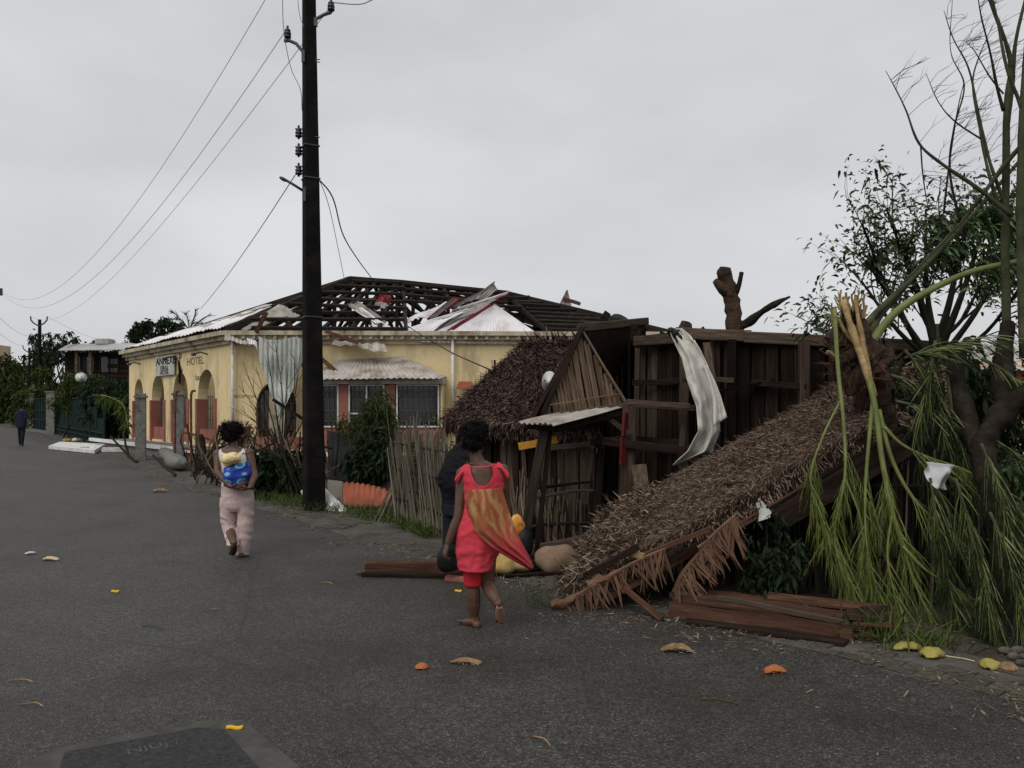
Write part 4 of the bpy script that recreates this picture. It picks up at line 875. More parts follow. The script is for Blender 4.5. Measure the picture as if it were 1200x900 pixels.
bent_tree('sparse dark tree beside the palm behind the annexe roof', ((192, 405), (186, 385), (190, 378), (195, 376), (199, 381), (192, 390), (186, 394), (204, 388), (209, 384), (212, 391)), 194, 58, 1250, .5, .24, .5)
# palm
pbase = Vector((X_at(222, 52), 52, 0)); ph = EYE+(HZ-387)/FPX*52; palm = empty('palm_tree', pbase, 'storm stripped palm with few bent fronds behind the annexe roof', 'palm tree')
b = MB(); b.tube(bez([pbase, pbase+Vector((.2, 0, ph*.5)), pbase+Vector((0, 0, ph))], 5), lerpl([.2, .14], 11), 7); b.build('trunk', M['bark'], palm)
for (ex, ey) in ((201, 366), (206, 375), (216, 368), (229, 363), (246, 369), (241, 381), (200, 392)):
    f = MB(); p0 = pbase+Vector((0, 0, ph)); e_ = P(ex, ey, 52); cv = bez([p0, p0.lerp(e_, .5)+Vector((0, rnd(-.5, .5), .3)), e_], 6); f.tube(cv, lerpl([.05, .015], len(cv)), 5)
    fo_ = f.build('frond', M['stem_olive'], palm)
    base = np.array([list(cv[int(i)]) for i in np.linspace(2, len(cv)-1, 30)]); n = len(base); dd = np.array(list((e_-p0).normalized()))
    fast_quads('leaflets', blades(base, RNG.normal(size=(n, 3))*.25+dd*.9+[.2, 0, -.35], RNG.normal(size=(n, 3)), RNG.uniform(.25, .5, n), np.full(n, .045)), M['leaf_dark'], fo_)

# ================================================================== YARD IN FRONT OF THE ANNEXE
for px, pyb, top, lab in ((165, 539, 466, 'square grey concrete gate pillar with a cap standing alone left of the annexe door'), (209, 541, 463, 'grey concrete gate pillar with a cap beside two rusty posts')):
    p = G(px, pyb); h = EYE+(HZ-top)/FPX*p.y; o = empty('gate_pillar', p, lab, 'gate pillar', 'concrete posts')
    Rz = Matrix.Rotation(.35, 3, 'Z'); b = MB(); b.box(p+Vector((0, 0, h/2)), (.31, .31, h), Rz); b.build('shaft', M['concrete'], o)
    b = MB(); b.box(p+Vector((0, 0, h+.03)), (.4, .4, .07), Rz); b.box(p+Vector((0, 0, h+.10)), (.3, .3, .07), Rz); b.build('cap', M['concrete'], o)
for pts, lab in (([(205, 540, 22.6), (205, 500, 22.6), (206, 462, 22.6), (210, 459, 22.6)], 'rusty bent iron post leaning on the grey pillar'),
                 ([(224, 545, 22.4), (224, 500, 22.4), (224, 462, 22.4), (229, 458, 22.4)], 'rusty iron post with a hooked top right of the grey pillar')):
    q = [P(*a) for a in pts]; q[0].z = 0; o = empty('iron_post', q[0], lab, 'iron post', 'rusty posts by the annexe'); b = MB(); b.tube(bez(q, 3), .035, 6); b.build('bar', M['rust'], o)
o = empty('iron_gate', P(232, 520, 21.8), 'low bent rusty gate frame lying open before the annexe', 'gate'); b = MB()
for a in ([(212, 519), (215, 507), (240, 513), (262, 521)], [(262, 521), (262, 545)], [(213, 525), (240, 530), (262, 534)]): b.tube(bez([P(x, y, 21.8) for x, y in a], 3), .03, 5)
b.build('frame', M['rust'], o)
p = G(235.5, 556); o = empty('charred_stump', p, 'short charred black post standing behind the woman carrying the baby', 'post'); b = MB(); b.tube(bez([p, p+Vector((.02, 0, .5)), p+Vector((-.02, 0, 1.02))], 4), [.2, .17, .15, .14, .14, .13, .12, .11, .07], 8); b.build('trunk', M['char'], o)
# white slab and other wreckage beside the road
a = [G(57, 527), G(111, 532.5), G(124, 524.5), G(70, 521.5)]; o = empty('fallen_sheet', a[0], 'flat white panel lying on the roadside by the green fence', 'panel')
b = MB(); b.slab([p+Vector((0, 0, .16)) for p in a], (0, 0, 1), .13); b.build('panel', M['white_paint'], o)
for k, (px, py, w, lab, mm) in enumerate(((105, 529, .35, 'small black and white heap of rubbish beside the flat white panel', 'black_plastic'), (85, 518, .3, 'small yellowish scrap heap at the foot of the green fence', 'yellow_sack'))):
    p = G(px, py); o = empty('rubbish_heap', p, lab, 'rubbish heap'); b = MB()
    for j in range(4): b.ell(p+Vector((rnd(-w, w), rnd(-.1, .1), .08)), (.16, .14, .11), Matrix.Rotation(rnd(0, 3), 3, 'Z'), 8, 6)
    b.build('scraps', M[mm], o, kind='stuff'); b = MB(); b.ell(p+Vector((.2, -.15, .12)), (.14, .1, .1), None, 8, 6); b.build('bag', M['white_cotton'], o)
o = empty('white_kerb_stone', G(138, 531), 'long white kerb stone lying between the fence and the lone grey pillar', 'kerb stone'); b = MB(); b.beam(G(120, 530)+Vector((0, 0, .1)), G(158, 529.5)+Vector((0, 0, .1)), .3, .16); b.build('stone', M['white_paint'], o)
# rolled mattress and fallen post
o = empty('rolled_mattress', G(203, 552), 'dirty pale mattress roll lying on the ground before the annexe', 'mattress')
for (x0, y0, x1, y1, r) in ((193, 535, 202, 546, .24), (200, 545, 212, 553, .27)):
    b = MB(); p, q = G(x0, y0), G(x1, y1); u = (q-p)/5; b.tube([p+u*i+Vector((rnd(-.03, .03), 0, .2)) for i in range(6)], [r*.6, r, r*1.02, r*.97, r, r*.6], 10, flat=.75, flatdir=(0, 0, 1)); b.build('roll', M['concrete'], o, True)
for k, pts in enumerate((((181, 532, 0.25), (205, 558, .05)), ((150, 551, .02), (160, 540, .05)), ((128, 512, .6), (160, 541, .05)), ((146, 505, .9), (150, 536, .05)))):
    (x0, y0, z0), (x1, y1, z1) = pts; p, q = G(x1, y1, z1), None; Yd = p.y+.5; q = P(x0, y0, Yd)
    o = empty('broken_stick', p, ['dark fallen fence rail beside the pale mattress roll', 'thin dark stick lying across the dirt by the road edge', 'dark bent branch leaning toward the lone grey pillar', 'thin upright twig behind the lone grey pillar'][k], 'stick'); strut('stick', 'shaft', M['stick_dark'], o, p, q, .09)
# tangled brushwood fence left of the big pole
bo = empty('brushwood_fence', G(300, 572), 'collapsed dark brushwood fence tangled with weeds between the woman with the baby and the pole', 'fence')
for k in range(130):
    px = rnd(228, 362); Y0 = float(np.interp(px, [228, 362], [17.6, 14.2])); p = Vector((X_at(px, Y0), Y0+rnd(-.3, .5), 0)); h = rnd(.5, 1.35); lean = Vector((rnd(-.55, .75), rnd(-.3, .3), 0))
    strut('stick', 'stick', M['stick_dark'] if k % 3 else M['bamboo_brown'], bo, p+Vector((0, 0, rnd(0, .3))), p+lean+Vector((0, 0, h)), rnd(.025, .05))
for k in range(10):
    px = 235+k*13; Y0 = float(np.interp(px, [228, 362], [17.4, 14.1])); z = rnd(.35, 1.0); strut('stick', 'rail', M['stick_dark'], bo, (X_at(px, Y0), Y0, z), (X_at(px+34, Y0-.9), Y0-.8, z+rnd(-.1, .35)), .06)
cs = [(X_at(px, y), y, rnd(.15, .7)) for px, y in [(rnd(285, 360), rnd(14.6, 16.2)) for _ in range(24)]]
o = empty('weeds', (X_at(320, 15), 15, 0), 'dark weeds growing through the collapsed brushwood fence', 'weeds'); leaf_cloud('foliage', cs, [(.4, .35, .35)]*24, 3800, .12, M['leaf_dark'], o)
# lighter sticks leaning behind the woman with the baby
o = empty('broken_bamboo', G(262, 568), 'bundle of broken pale canes sticking up behind the head of the woman with the baby', 'bundle of canes')
for (x0, y0, x1, y1) in ((243, 545, 260, 495), (247, 548, 262, 500), (250, 540, 257, 498), (288, 520, 296, 505), (279, 515, 285, 500), (255, 545, 270, 505), (240, 540, 252, 510), (283, 520, 288, 500), (290, 512, 302, 522)): strut('stick', 'cane', M['bamboo_brown'], o, P(x0, y0, 17.6), P(x1, y1, 17.5), .06)
cs = [P(rnd(280, 296), rnd(500, 520), 17.5) for _ in range(8)]; leaf_cloud('dry_leaves', cs, [.14]*8, 420, .1, M['palm_dry'], o)
# bare wind-stripped shrub in front of the hanging sheet
o = empty('bare_shrub', (X_at(330, 21), 21, 0), 'leafless twiggy shrub in front of the arched window and hanging sheet', 'shrub'); b = MB()
for (x0, y0, x1, y1) in ((330, 530, 322, 400), (331, 530, 345, 410), (333, 530, 352, 412), (328, 530, 300, 430), (326, 530, 285, 425), (325, 530, 280, 452), (330, 530, 312, 405), (335, 530, 362, 452), (332, 530, 338, 425), (327, 530, 292, 470), (329, 525, 282, 480)):
    c = bez([P(x0, y0, 21), P((x0+x1)/2+rnd(-4, 8), (y0+y1)/2, 21), P(x1, y1, 21)], 5); b.tube(c, lerpl([.022, .005], len(c)), 4)
    for k in range(5):
        i = random.randrange(3, len(c)-1); q = c[i]; dd = (c[i+1]-c[i]).normalized()+Vector((rnd(-.8, .8), rnd(-.3, .3), rnd(-.1, .4))); b.tube([q, q+dd*rnd(.2, .5)], [.008, .003], 4)
b.build('twigs', M['twig'], o, kind='stuff')
# green shrub right of the pole, fallen tin roof, orange tin, white board
bush('green_shrub', 'feathery green shrub growing right of the big pole before the barred windows', (X_at(432, 15.6), 15.6, .3), 1.65, .72, 8000, .12, M['leaf_mid'], 'shrub', stems=9, aspect=.16)
bush('dark_shrub', 'dark shrub spread as bush shade over the fallen tin right of the big pole', (X_at(432, 13.95), 13.95, .25), 1.05, .55, 4200, .10, M['leaf_dark'], 'shrub')  # dark leaves in front stand in for the bush's shadow on the tin
o = empty('fallen_tin_roof', (X_at(420, 14.6), 14.6, 0), 'collapsed dark corrugated lean-to roof lying under the green shrub', 'tin roof'); corr(P(384, 565, 14.4), P(468, 573, 13.4), P(462, 520, 14.6), P(384, 505, 15.6), 18, .025, .05).build('sheet', M['tin_dark'], o)
strut('beam', 'edge_beam', M['char'], o, P(383, 560, 14.2), P(470, 577, 13.2), .06, .06)
for k in range(16):
    x = rnd(384, 470); strut('stick', 'stick', M['stick_dark'], o, P(x, rnd(540, 560), 14.3), P(x+rnd(-14, 16), rnd(492, 520), 14.6), .035)
o = empty('orange_tin_sheet', G(425, 596), 'curled orange and grey tin sheet standing on the ground right of the pole', 'tin sheet')
b = MB(); b.grid(lambda u, v: P(402+60*u, 594-(29-12*u*u)*math.sin(v*PI/2)+1.0*math.sin(u*60), 12.95+.15*(1-u)+.42*(1-math.cos(v*PI/2))+.03*mnoise.noise(Vector((u*4, v*4, 2)))), 80, 12, .008).build('sheet', M['tin_orange'], o, True); corr(P(384, 592, 13.5), P(401, 593, 13.4), P(401, 564, 13.55), P(384, 562, 13.6), 4, .02).build('grey_sheet', M['tin_old'], o)
q = [P(380, 571, 13.4), P(408, 598, 12.9), P(396, 602, 12.75), P(379, 602, 12.95)]; o = empty('white_board', G(393, 602), 'white board leaning at the foot of the big pole', 'board'); b = MB(); b.slab(q, (0, -1, .2), .03); b.build('board', M['white_paint'], o)
q = [P(352, 576, 14.2), P(362, 566, 14.4), P(364, 574, 14.3), P(355, 582, 14.2)]; o = empty('white_scrap', q[0], 'small white scrap of board left of the big pole', 'scrap'); b = MB(); b.slab(q, (0, -1, .2), .03); b.build('board', M['white_paint'], o)
b = MB(); c_ = P(342, 557, 14.8); o = empty('red_rag', c_, 'red rag hanging on the collapsed fence left of the big pole', 'rag'); b.grid(lambda u, v: P(339+7*u+2*math.sin(v*4), 547+26*v, 14.7+.06*math.sin(u*9)), 8, 8, .01).build('cloth', M['pink'], o)
# palisade of pale sticks
A_, B_ = G(462, 612), G(527, 634); so = empty('stick_palisade', A_, 'tall pale palisade of upright dry sticks left of the thatched hut', 'fence')
for k in range(150):
    t = k/149; row = k % 3; p = A_.lerp(B_, t+rnd(-.01, .01))+Vector((0, .05*row, 0)); h = float(np.interp(t, [0, .08, .3, .6, .85, 1], [1.15, 1.55, 1.42, 1.5, 1.3, 1.15]))*rnd(.82, 1.06)
    strut('stick', 'stick', M['stick_pale'], so, p, p+Vector((rnd(-.2, .2), rnd(-.08, .08), h*rnd(.8, 1.08))), rnd(.014, .034))
for z in (.35, .8, 1.15): strut('stick', 'rail', M['stick_dark'], so, A_+Vector((0, -.05, z)), B_+Vector((0, -.03, z-.05)), .035)
o = empty('leaning_sticks', G(446, 610), 'bundle of pale sticks leaning against the left end of the palisade', 'bundle of sticks')
for k in range(12): strut('stick', 'stick', M['stick_pale'], o, G(rnd(437, 458), rnd(605, 614)), P(rnd(464, 475), rnd(546, 568), 11.7), rnd(.02, .035))
cs = [P(rnd(490, 515), rnd(500, 590), 10.9) for _ in range(12)]; o = empty('climbing_plant', G(503, 626), 'small leafy creeper climbing through the pale palisade', 'creeper'); leaf_cloud('foliage', cs, [.22]*12, 520, .06, M['leaf_mid'], o)
# grass along the pavement
g = []
for (x0, y0, x1, y1, n) in ((300, 583, 355, 596, 420), (472, 610, 520, 631, 1500), (410, 602, 470, 614, 420), (372, 598, 380, 603, 160), (1010, 745, 1100, 765, 300)):
    for _ in range(n): t = rnd(0, 1); p = G(x0+(x1-x0)*t, y0+(y1-y0)*t); g.append((p.x+rnd(-.3, .3), p.y+rnd(-.15, .4), 0))
g = np.array(g); n = len(g); o = fast_quads('grass', blades(g, RNG.normal(size=(n, 3))*.5+[0, 0, 1], RNG.normal(size=(n, 3))*[1, 1, 0], RNG.uniform(.08, .24, n), np.full(n, .014), RNG.normal(size=(n, 3))*[1, 1, 0]), M['grass']); o['label'] = 'grass along the edge of the pavement'
# ================================================================== THATCHED HUT
def thatch_layer(name, a, b_, c, d, n, ln, wd, m, parent, lift=.03, rnds=.35, down=None, thick=.06, kind='stuff'):
    """Overlapping leaf ends laid down the slope a-b (eave) to d-c (ridge)."""
    a, b_, c, d = (np.array(list(p), float) for p in (a, b_, c, d))
    u = RNG.random(n); v = RNG.random(n)
    p = (a*(1-u)[:, None]+b_*u[:, None])*(1-v)[:, None]+(d*(1-u)[:, None]+c*u[:, None])*v[:, None]
    nr = np.cross(b_-a, d-a); nr /= np.linalg.norm(nr)
    if nr[2] < 0: nr = -nr
    dn = ((a+b_)-(c+d)); dn /= np.linalg.norm(dn)
    if down is not None: dn = np.array(down, float)
    clump = np.array([mnoise.noise(Vector(q*4)) for q in p])
    p = p+nr*(RNG.random(n)*thick+lift+clump*.03)[:, None]
    dr = nrmz(dn+RNG.normal(size=(n, 3))*rnds+nr*(.05+.07*RNG.normal(size=n))[:, None])
    sd_ = nrmz(np.cross(dr, nr+RNG.normal(size=(n, 3))*.5))
    l_ = ln*RNG.uniform(.5, 1.5, n)
    return fast_quads(name, blades(p, dr, sd_, l_, wd*RNG.uniform(.6, 1.4, n), np.tile(-nr, (n, 1))*RNG.uniform(-.3, .8, (n, 1))), m, parent, kind)
hutb = G(640, 632); hut = empty('thatched_hut', hutb, 'small weathered board hut under a thick dark palm thatch roof behind the woman in red', 'hut')
eL, eR = P(517, 494, 10.45), P(702, 508, 9.25); rL, rR = P(612, 405, 12.1), P(718, 404, 11.3)
nrm = (eR-eL).cross(rL-eL).normalized()
bL, bR = rL+(rL-eL)*Vector((.2, .9, 0)) , None
backL = Vector((eL.x+1.4, rL.y+1.6, eL.z)); backR = Vector((eR.x+1.4, rR.y+1.6, eR.z))
core = MB(); core.slab([eL, eR, rR, rL], nrm, .16); core.slab([rL+Vector((0, .01, 0)), rR+Vector((0, .01, 0)), backR, backL], (backL-rL).cross(rR-rL), -.15); core.build('roof', M['thatch_core'], hut)
rf = hut.children[0]
thatch_layer('thatch', eL, eR, rR, rL, 30000, .12, .0105, M['thatch_dark'], rf, .01, .5, thick=.06)
thatch_layer('thatch', rL, rR, backR, backL, 2500, .2, .03, M['thatch_dark'], rf, .02, .4)
thatch_layer('thatch_fringe', eL, eR, eL.lerp(rL, .04)+(eR-eL), eL.lerp(rL, .04), 2600, .09, .010, M['thatch_dark'], rf, -.14, .35, down=(-.1, -.4, -1), thick=.14)
thatch_layer('thatch_ridge', rL.lerp(eL, .05), rR.lerp(eR, .05), rR, rL, 1600, .13, .012, M['thatch_dark'], rf, .03, .6, thick=.05)
wl0, wl1 = eL+Vector((.22, .28, 0)), eR+Vector((.0, .28, 0)); wl0.z = wl1.z = 0
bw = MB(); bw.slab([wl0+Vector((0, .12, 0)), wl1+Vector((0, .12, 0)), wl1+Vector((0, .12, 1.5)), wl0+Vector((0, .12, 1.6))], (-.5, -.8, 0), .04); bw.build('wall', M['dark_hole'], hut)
n = 19
for k in range(n):
    p = wl0.lerp(wl1, (k+.5)/n); h = float(np.interp(k/n, [0, 1], [1.62, 1.52]))
    mm = M['wood_grey'] if random.random() < .5 else M['wood_dark']
    strut('plank', 'board', mm, hut, p+Vector((rnd(-.015, .015), rnd(-.03, .02), 0)), p+Vector((rnd(-.04, .04), 0, h+rnd(-.1, .02))), 2.05/n*rnd(.8, 1.0), .025, face=(-.5, -.8, 0))
for t in (0.0, .52, 1.0):
    p = wl0.lerp(wl1, t); strut('stick', 'post', M['wood_grey'], hut, p+Vector((0, -.08, 0)), p+Vector((rnd(-.03, .03), -.06, 1.62)), .075)
strut('stick', 'rail', M['wood_dark'], hut, wl0+Vector((0, -.06, 1.5)), wl1+Vector((0, -.06, 1.4)), .06)
# side wall of the hut and back
for (p, q) in ((wl0, backL.xy.to_3d()+Vector((-.2, -.2, 0))), (wl1, backR.xy.to_3d()+Vector((-.2, -.2, 0)))):
    for k in range(12):
        c = p.lerp(q, (k+.5)/12); t = abs((k+.5)/12-.5)*2; strut('plank', 'board', M['wood_dark'], hut, c, c+Vector((0, 0, 2.45-.9*t)), (q-p).length/12, .025, face=(-1, 0, 0))
# rows of smaller sticks leaning on the front wall beside the woman in red
for k in range(34):
    p = wl0.lerp(wl1, rnd(.38, .78))+Vector((0, -.25, 0)); strut('stick', 'cane', M['stick_pale'] if k % 2 else M['bamboo_brown'], hut, p, p+Vector((rnd(-.16, .1), .12, rnd(.55, .95))), rnd(.018, .03))
dish('white round dish standing on the thatch behind the reed gable', P(645, 447, 9.75), .125, (-.75, -.6, .1), P(650, 462, 9.95))

# ================================================================== PORCH WITH THE REED GABLE
gp = Vector((X_at(700, 9.3), 9.3, 0)); por = empty('reed_gable_porch', gp, 'half collapsed porch with a triangular gable of brown reeds above a tin awning', 'porch')
gA, gL, gR = P(681, 390, 9.35), P(637, 486, 9.0), P(729, 472, 9.45)
gn = (gR-gL).cross(gA-gL).normalized()
if gn.y > 0: gn = -gn
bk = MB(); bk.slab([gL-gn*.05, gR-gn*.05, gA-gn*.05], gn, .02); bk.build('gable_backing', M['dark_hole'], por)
nn = 34
for k in range(nn):
    u = (k+.5)/nn; p = gL.lerp(gR, u)
    # height of the gable above this point of its base
    ua = (gA-gL).dot((gR-gL).normalized())/(gR-gL).length; top = u/ua if u < ua else (1-u)/(1-ua)
    foot = gL+(gR-gL)*ua; q = p+(gA-foot)*top*rnd(.94, 1.0)
    strut('plank' if k % 3 else 'stick', 'reed', M['bamboo_brown'], por, p+gn*rnd(0, .02)+Vector((0, 0, -.02)), q+gn*rnd(0, .015), .105*rnd(.28, .34), .02, face=gn)
strut('beam', 'sill_beam', M['wood_grey'], por, gL+gn*.05+Vector((-.03, 0, -.02)), gR+gn*.05+Vector((.05, 0, -.02)), .035, .085)
strut('stick', 'cord', M['bamboo_brown'], por, gL+gn*.04+Vector((.06, 0, .10)), gR+gn*.04+Vector((-.05, 0, .10)), .018)
# rafters and dark thatch of its roof, running back to the shed
rb = P(757, 381, 11.2); gLb = gL+(rb-gA); gRb = gR+(rb-gA)
sl = MB(); sl.slab([gL+Vector((-.1, -.03, -.03)), gA+gn*.06+Vector((0, 0, .05)), rb, gLb], (gA-gL).cross(rb-gA), -.05); sl.build('roof', M['thatch_core'], por); rf2 = por.children[-1]
thatch_layer('thatch', gL, gLb, rb, gA, 5000, .12, .012, M['thatch_dark'], rf2, .02, .4)
thatch_layer('thatch_fringe', gL+gn*.05, gL+gn*.02, gA+gn*.02, gA+gn*.05, 700, .12, .02, M['thatch_dark'], rf2, .0, .5, thick=.07)
strut('stick', 'rafter', M['bamboo_brown'], por, gR+gn*.06, gA+gn*.06+Vector((0, 0, .03)), .04)
strut('beam', 'rafter', M['wood_dark'], por, gL+gn*.06+Vector((-.04, 0, 0)), gA+gn*.06+Vector((-.02, 0, .05)), .06, .05)
strut('beam', 'ridge_beam', M['wood_grey'], por, gA+Vector((0, 0, .06)), rb+Vector((0, 0, .06)), .1, .1, face=(0, 0, 1))
strut('beam', 'purlin', M['wood_grey'], por, P(727, 474, 9.5), P(815, 478, 9.1), .07, .07, face=(0, 0, 1))
dk = MB(); dk.slab([P(690, 398, 11.1), P(757, 384, 11.3), P(757, 480, 11.3), P(720, 480, 11.0)], (0, -1, 0), .03); dk.build('inner_wall', M['dark_hole'], por)  # black sheet painted as the dark void below the ridge
aw = corr(P(607, 494.5, 8.25), P(650, 497.5, 8.1), P(733, 476.5, 9.35), P(680, 478, 9.5), 7, .012, .025, .004, 3).build('awning', M['tin_old'], por)
strut('beam', 'awning_beam', M['wood_dark'], por, P(615, 500, 8.4), P(650, 502, 8.3), .05, .05); strut('beam', 'awning_beam', M['wood_dark'], por, P(650, 503, 8.35), P(728, 484, 9.3), .06, .06)
def post(name, m, p, q, w, w2=None, face=(0, -1, 0), kind='beam'): return strut(kind, name, m, por, p, q, w, w2 or w, face=face)
pb_ = P(731, 640, 9.25); pb_.z = 0
po = post('main_post', M['wood_grey'], pb_, P(738, 476, 9.3), .17, .15)
b = MB(); b.beam(P(731.5, 512, 9.15), P(733.5, 484, 9.2), .03, .13); b.beam(P(730, 545, 9.13), P(731.5, 512, 9.15), .028, .12); b.build('red_paint_strip', mat('faded_red_paint', [(.085, .012, .011), (.13, .018, .016)], 8, rough=.7, dirt=(.06, .03, .025), dscale=9), por)
d0 = P(606, 668, 8.2); d0.z = .0
post('leaning_post', M['char'], d0, P(638, 503, 8.4), .10); post('leaning_post', M['wood_dark'], d0+Vector((.18, .05, 0)), P(645, 503, 8.42), .05)
l0 = P(679, 640, 9.3); l0.z = 0; post('post', M['wood_grey'], l0, P(692, 520, 9.35), .085); l0 = P(693, 640, 9.3); l0.z = 0; post('post', M['wood_dark'], l0, P(706, 518, 9.4), .09)
for a, c, w in (((712, 490), (737, 509), .06), ((640, 525), (692, 520), .06), ((692, 518), (738, 513), .07), ((705, 516), (800, 528), .1), ((620, 497), (640, 520), .06), ((690, 508), (694, 525), .05)):
    strut('beam', 'brace', M['wood_dark'] if w > .06 else M['wood_grey'], por, P(*a, 9.15), P(*c, 9.2), w, .06)
strut('plank', 'orange_board', mat('orange_paint', [(.46, .21, .025), (.55, .27, .04)], 6, rough=.8, dirt=(.2, .12, .05), dscale=9), por, P(608, 523, 8.75), P(653, 515, 8.7), .085, .03)
# low railing of sticks under the awning
for z, m_ in ((.98, 'stick_dark'), (.88, 'wood_grey'), (.52, 'stick_dark')): strut('stick', 'rail', M[m_], por, (X_at(618, 8.9), 8.9, z-.22), (X_at(694, 9.25), 9.25, z-.18), .05)
for k in range(30):
    t = k/29; x, Y = X_at(620, 8.95)*(1-t)+X_at(694, 9.3)*t, 8.95+.35*t; h = rnd(.35, .7); strut('stick', 'slat', M['stick_dark'] if k % 4 else M['bamboo_brown'], por, (x, Y, .05), (x+rnd(-.05, .05), Y, h), .028)
# back wall of the porch
A2, B2 = P(640, 640, 9.9), P(745, 640, 10.0); A2.z = B2.z = 0
for k in range(13):
    p = A2.lerp(B2, (k+.5)/13); strut('plank', 'board', M['wood_dark'] if k % 4 else M['wood_grey'], por, p, p+Vector((rnd(-.03, .03), 0, rnd(1.5, 1.68))), .085*rnd(.8, 1), .025)
strut('plank', 'loose_board', M['wood_grey'], por, P(757, 600, 8.9), P(748, 545, 9.0), .17, .02)
strut('beam', 'batten', M['wood_dark'], por, P(640, 521, 9.75), P(735, 523, 9.75), .07, .03)

# ================================================================== DARK PLANK SHED
sA, sB, sC = P(744, 396, 10.2), P(790, 391, 9.6), P(948, 401, 9.0)
shed = empty('plank_shed', Vector((sB.x, 9.7, 0)), 'long flat roofed shed of dark weathered vertical planks with white cloth blown over it', 'shed')
fl = lambda v: Vector((v.x, v.y, 0))
def wall_boards(p0, p1, z0, za, zb, n, par, skip=(), mats=('wood_dark',), back=True):
    d = p1-p0; L_ = d.length; fn = Vector((d.y, -d.x, 0)).normalized()
    if fn.y > 0: fn = -fn
    for k in range(n):
        if k in skip: continue
        p = p0.lerp(p1, (k+.5)/n); zt = za+(zb-za)*(k+.5)/n
        strut('plank', 'board', M[random.choice(mats)], par, p+Vector((0, 0, z0))+fn*rnd(0, .025), p+Vector((rnd(-.02, .02), 0, zt+rnd(-.03, .02)))+fn*rnd(0, .02), L_/n*rnd(.86, 1.0), .022, face=fn)
    if back:
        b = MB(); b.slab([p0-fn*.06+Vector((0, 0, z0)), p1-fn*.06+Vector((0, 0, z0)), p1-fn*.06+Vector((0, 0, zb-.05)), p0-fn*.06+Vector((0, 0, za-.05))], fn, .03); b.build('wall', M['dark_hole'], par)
m1 = P(846, 395, 9.35)
wall_boards(fl(sA), fl(sB), .0, sA.z, sB.z, 6, shed, mats=('wood_dark', 'wood_dark', 'wood_grey'))
wall_boards(fl(sB), fl(m1), .0, sB.z, m1.z, 7, shed, mats=('wood_dark', 'wood_dark', 'wood_grey'))
wall_boards(fl(m1), fl(sC), .0, m1.z, sC.z, 6, shed)
sD = P(1120, 407, 9.2)
wall_boards(fl(sC), fl(sD), .0, sC.z, sD.z, 9, shed)
wall_boards(fl(sA), fl(sA)+Vector((.6, 3.0, 0)), 0, sA.z, sA.z, 12, shed)
for px, Y, w, m_ in ((800, 9.42, .1, 'wood_grey'), (856, 9.2, .09, 'wood_dark'), (941, 8.93, .11, 'wood_grey'), (772, 9.75, .07, 'wood_dark'), (752, 10, .06, 'wood_grey')):
    zt = px_z(398, Y); strut('beam', 'post', M[m_], shed, (X_at(px, Y), Y, 0), (X_at(px+2, Y), Y, zt), w, w*.8)
for a, c, w in (((742, 449, 9.98), (800, 447, 9.4), .075), ((735, 471, 9.1), (808, 476, 9.0), .06), ((880, 448, 9.1), (945, 453, 8.9), .07), ((800, 442, 9.35), (860, 446, 9.15), .06), ((740, 515, 9.9), (800, 520, 9.35), .09)):
    strut('beam', 'rail', M['wood_grey'] if w < .065 else M['wood_dark'], shed, P(*a), P(*c), w, .04)
strut('plank', 'leaning_plank', M['wood_grey'], shed, P(838, 470, 9.2), P(828, 402, 9.3), .09, .03)
strut('plank', 'leaning_plank', M['wood_grey'], shed, P(797, 540, 9.3), P(806, 430, 9.36), .07, .03)
# roof: boards on edge beams, slightly sagging
up = Vector((0, 0, 1)); back = Vector((.55, 2.6, .12))
rb_ = MB(); rb_.slab([sA+up*.02, sB+up*.02, sC+up*.02, sD+up*.02, sD+back, sA+back], (0, 0, 1), .035); rb_.build('roof', M['wood_dark'], shed)
for p, q in ((P(745, 402, 9.95), P(797, 396, 9.5)), (P(792, 390, 9.45), P(880, 394, 9.15)), (P(872, 394, 9.15), P(1010, 402, 8.85)), (P(1005, 402, 8.85), P(1125, 408, 9.1))):
    strut('beam', 'edge_beam', M['wood_grey'], shed, p, q, .07, .13, face=(0, 0, 1))
strut('beam', 'edge_beam', M['wood_grey'], shed, P(744, 399, 9.9), P(797, 396, 9.4), .12, .06)
for k in range(9):
    p = P(875+16*k, 392+1.0*k, 9.3+.1*k); strut('plank', 'roof_board', M['wood_dark'], shed, p, p+Vector((1.2, .2, -.03)), .2, .025, face=(0, 0, 1))
for px, py, qx, qy in ((703, 379, 712, 366), (748, 384, 742, 400), (818, 392, 826, 386), (742, 400, 744, 380)): strut('beam', 'broken_stub', M['wood_dark'], shed, P(px, py, 10.4), P(qx, qy, 10.4), .09, .07)
o = empty('tree_stub', P(803, 392, 10.0), 'small broken dark stub rising over the shed roof beside the white cloth', 'stub'); b = MB(); b.tube([P(803, 397, 10), P(802, 385, 10), P(804, 377, 10)], [.08, .085, .06], 7); b.tube([P(807, 388, 10), P(808, 379, 10)], [.05, .03], 6); b.build('wood', M['bark_red'], o)
o = empty('tar_paper_scrap', P(727, 380, 10.8), 'dark crumpled scrap perched on the ridge left of the shed', 'scrap'); b = MB(); b.ell(P(727, 377, 10.8), (.16, .14, .09), Matrix.Rotation(.5, 3, 'Y'), 9, 6); b.tube([P(730, 377, 10.8), P(742, 381, 10.8), P(747, 378, 10.8)], [.05, .03, .02], 5); b.build('scrap', M['tin_dark'], o)
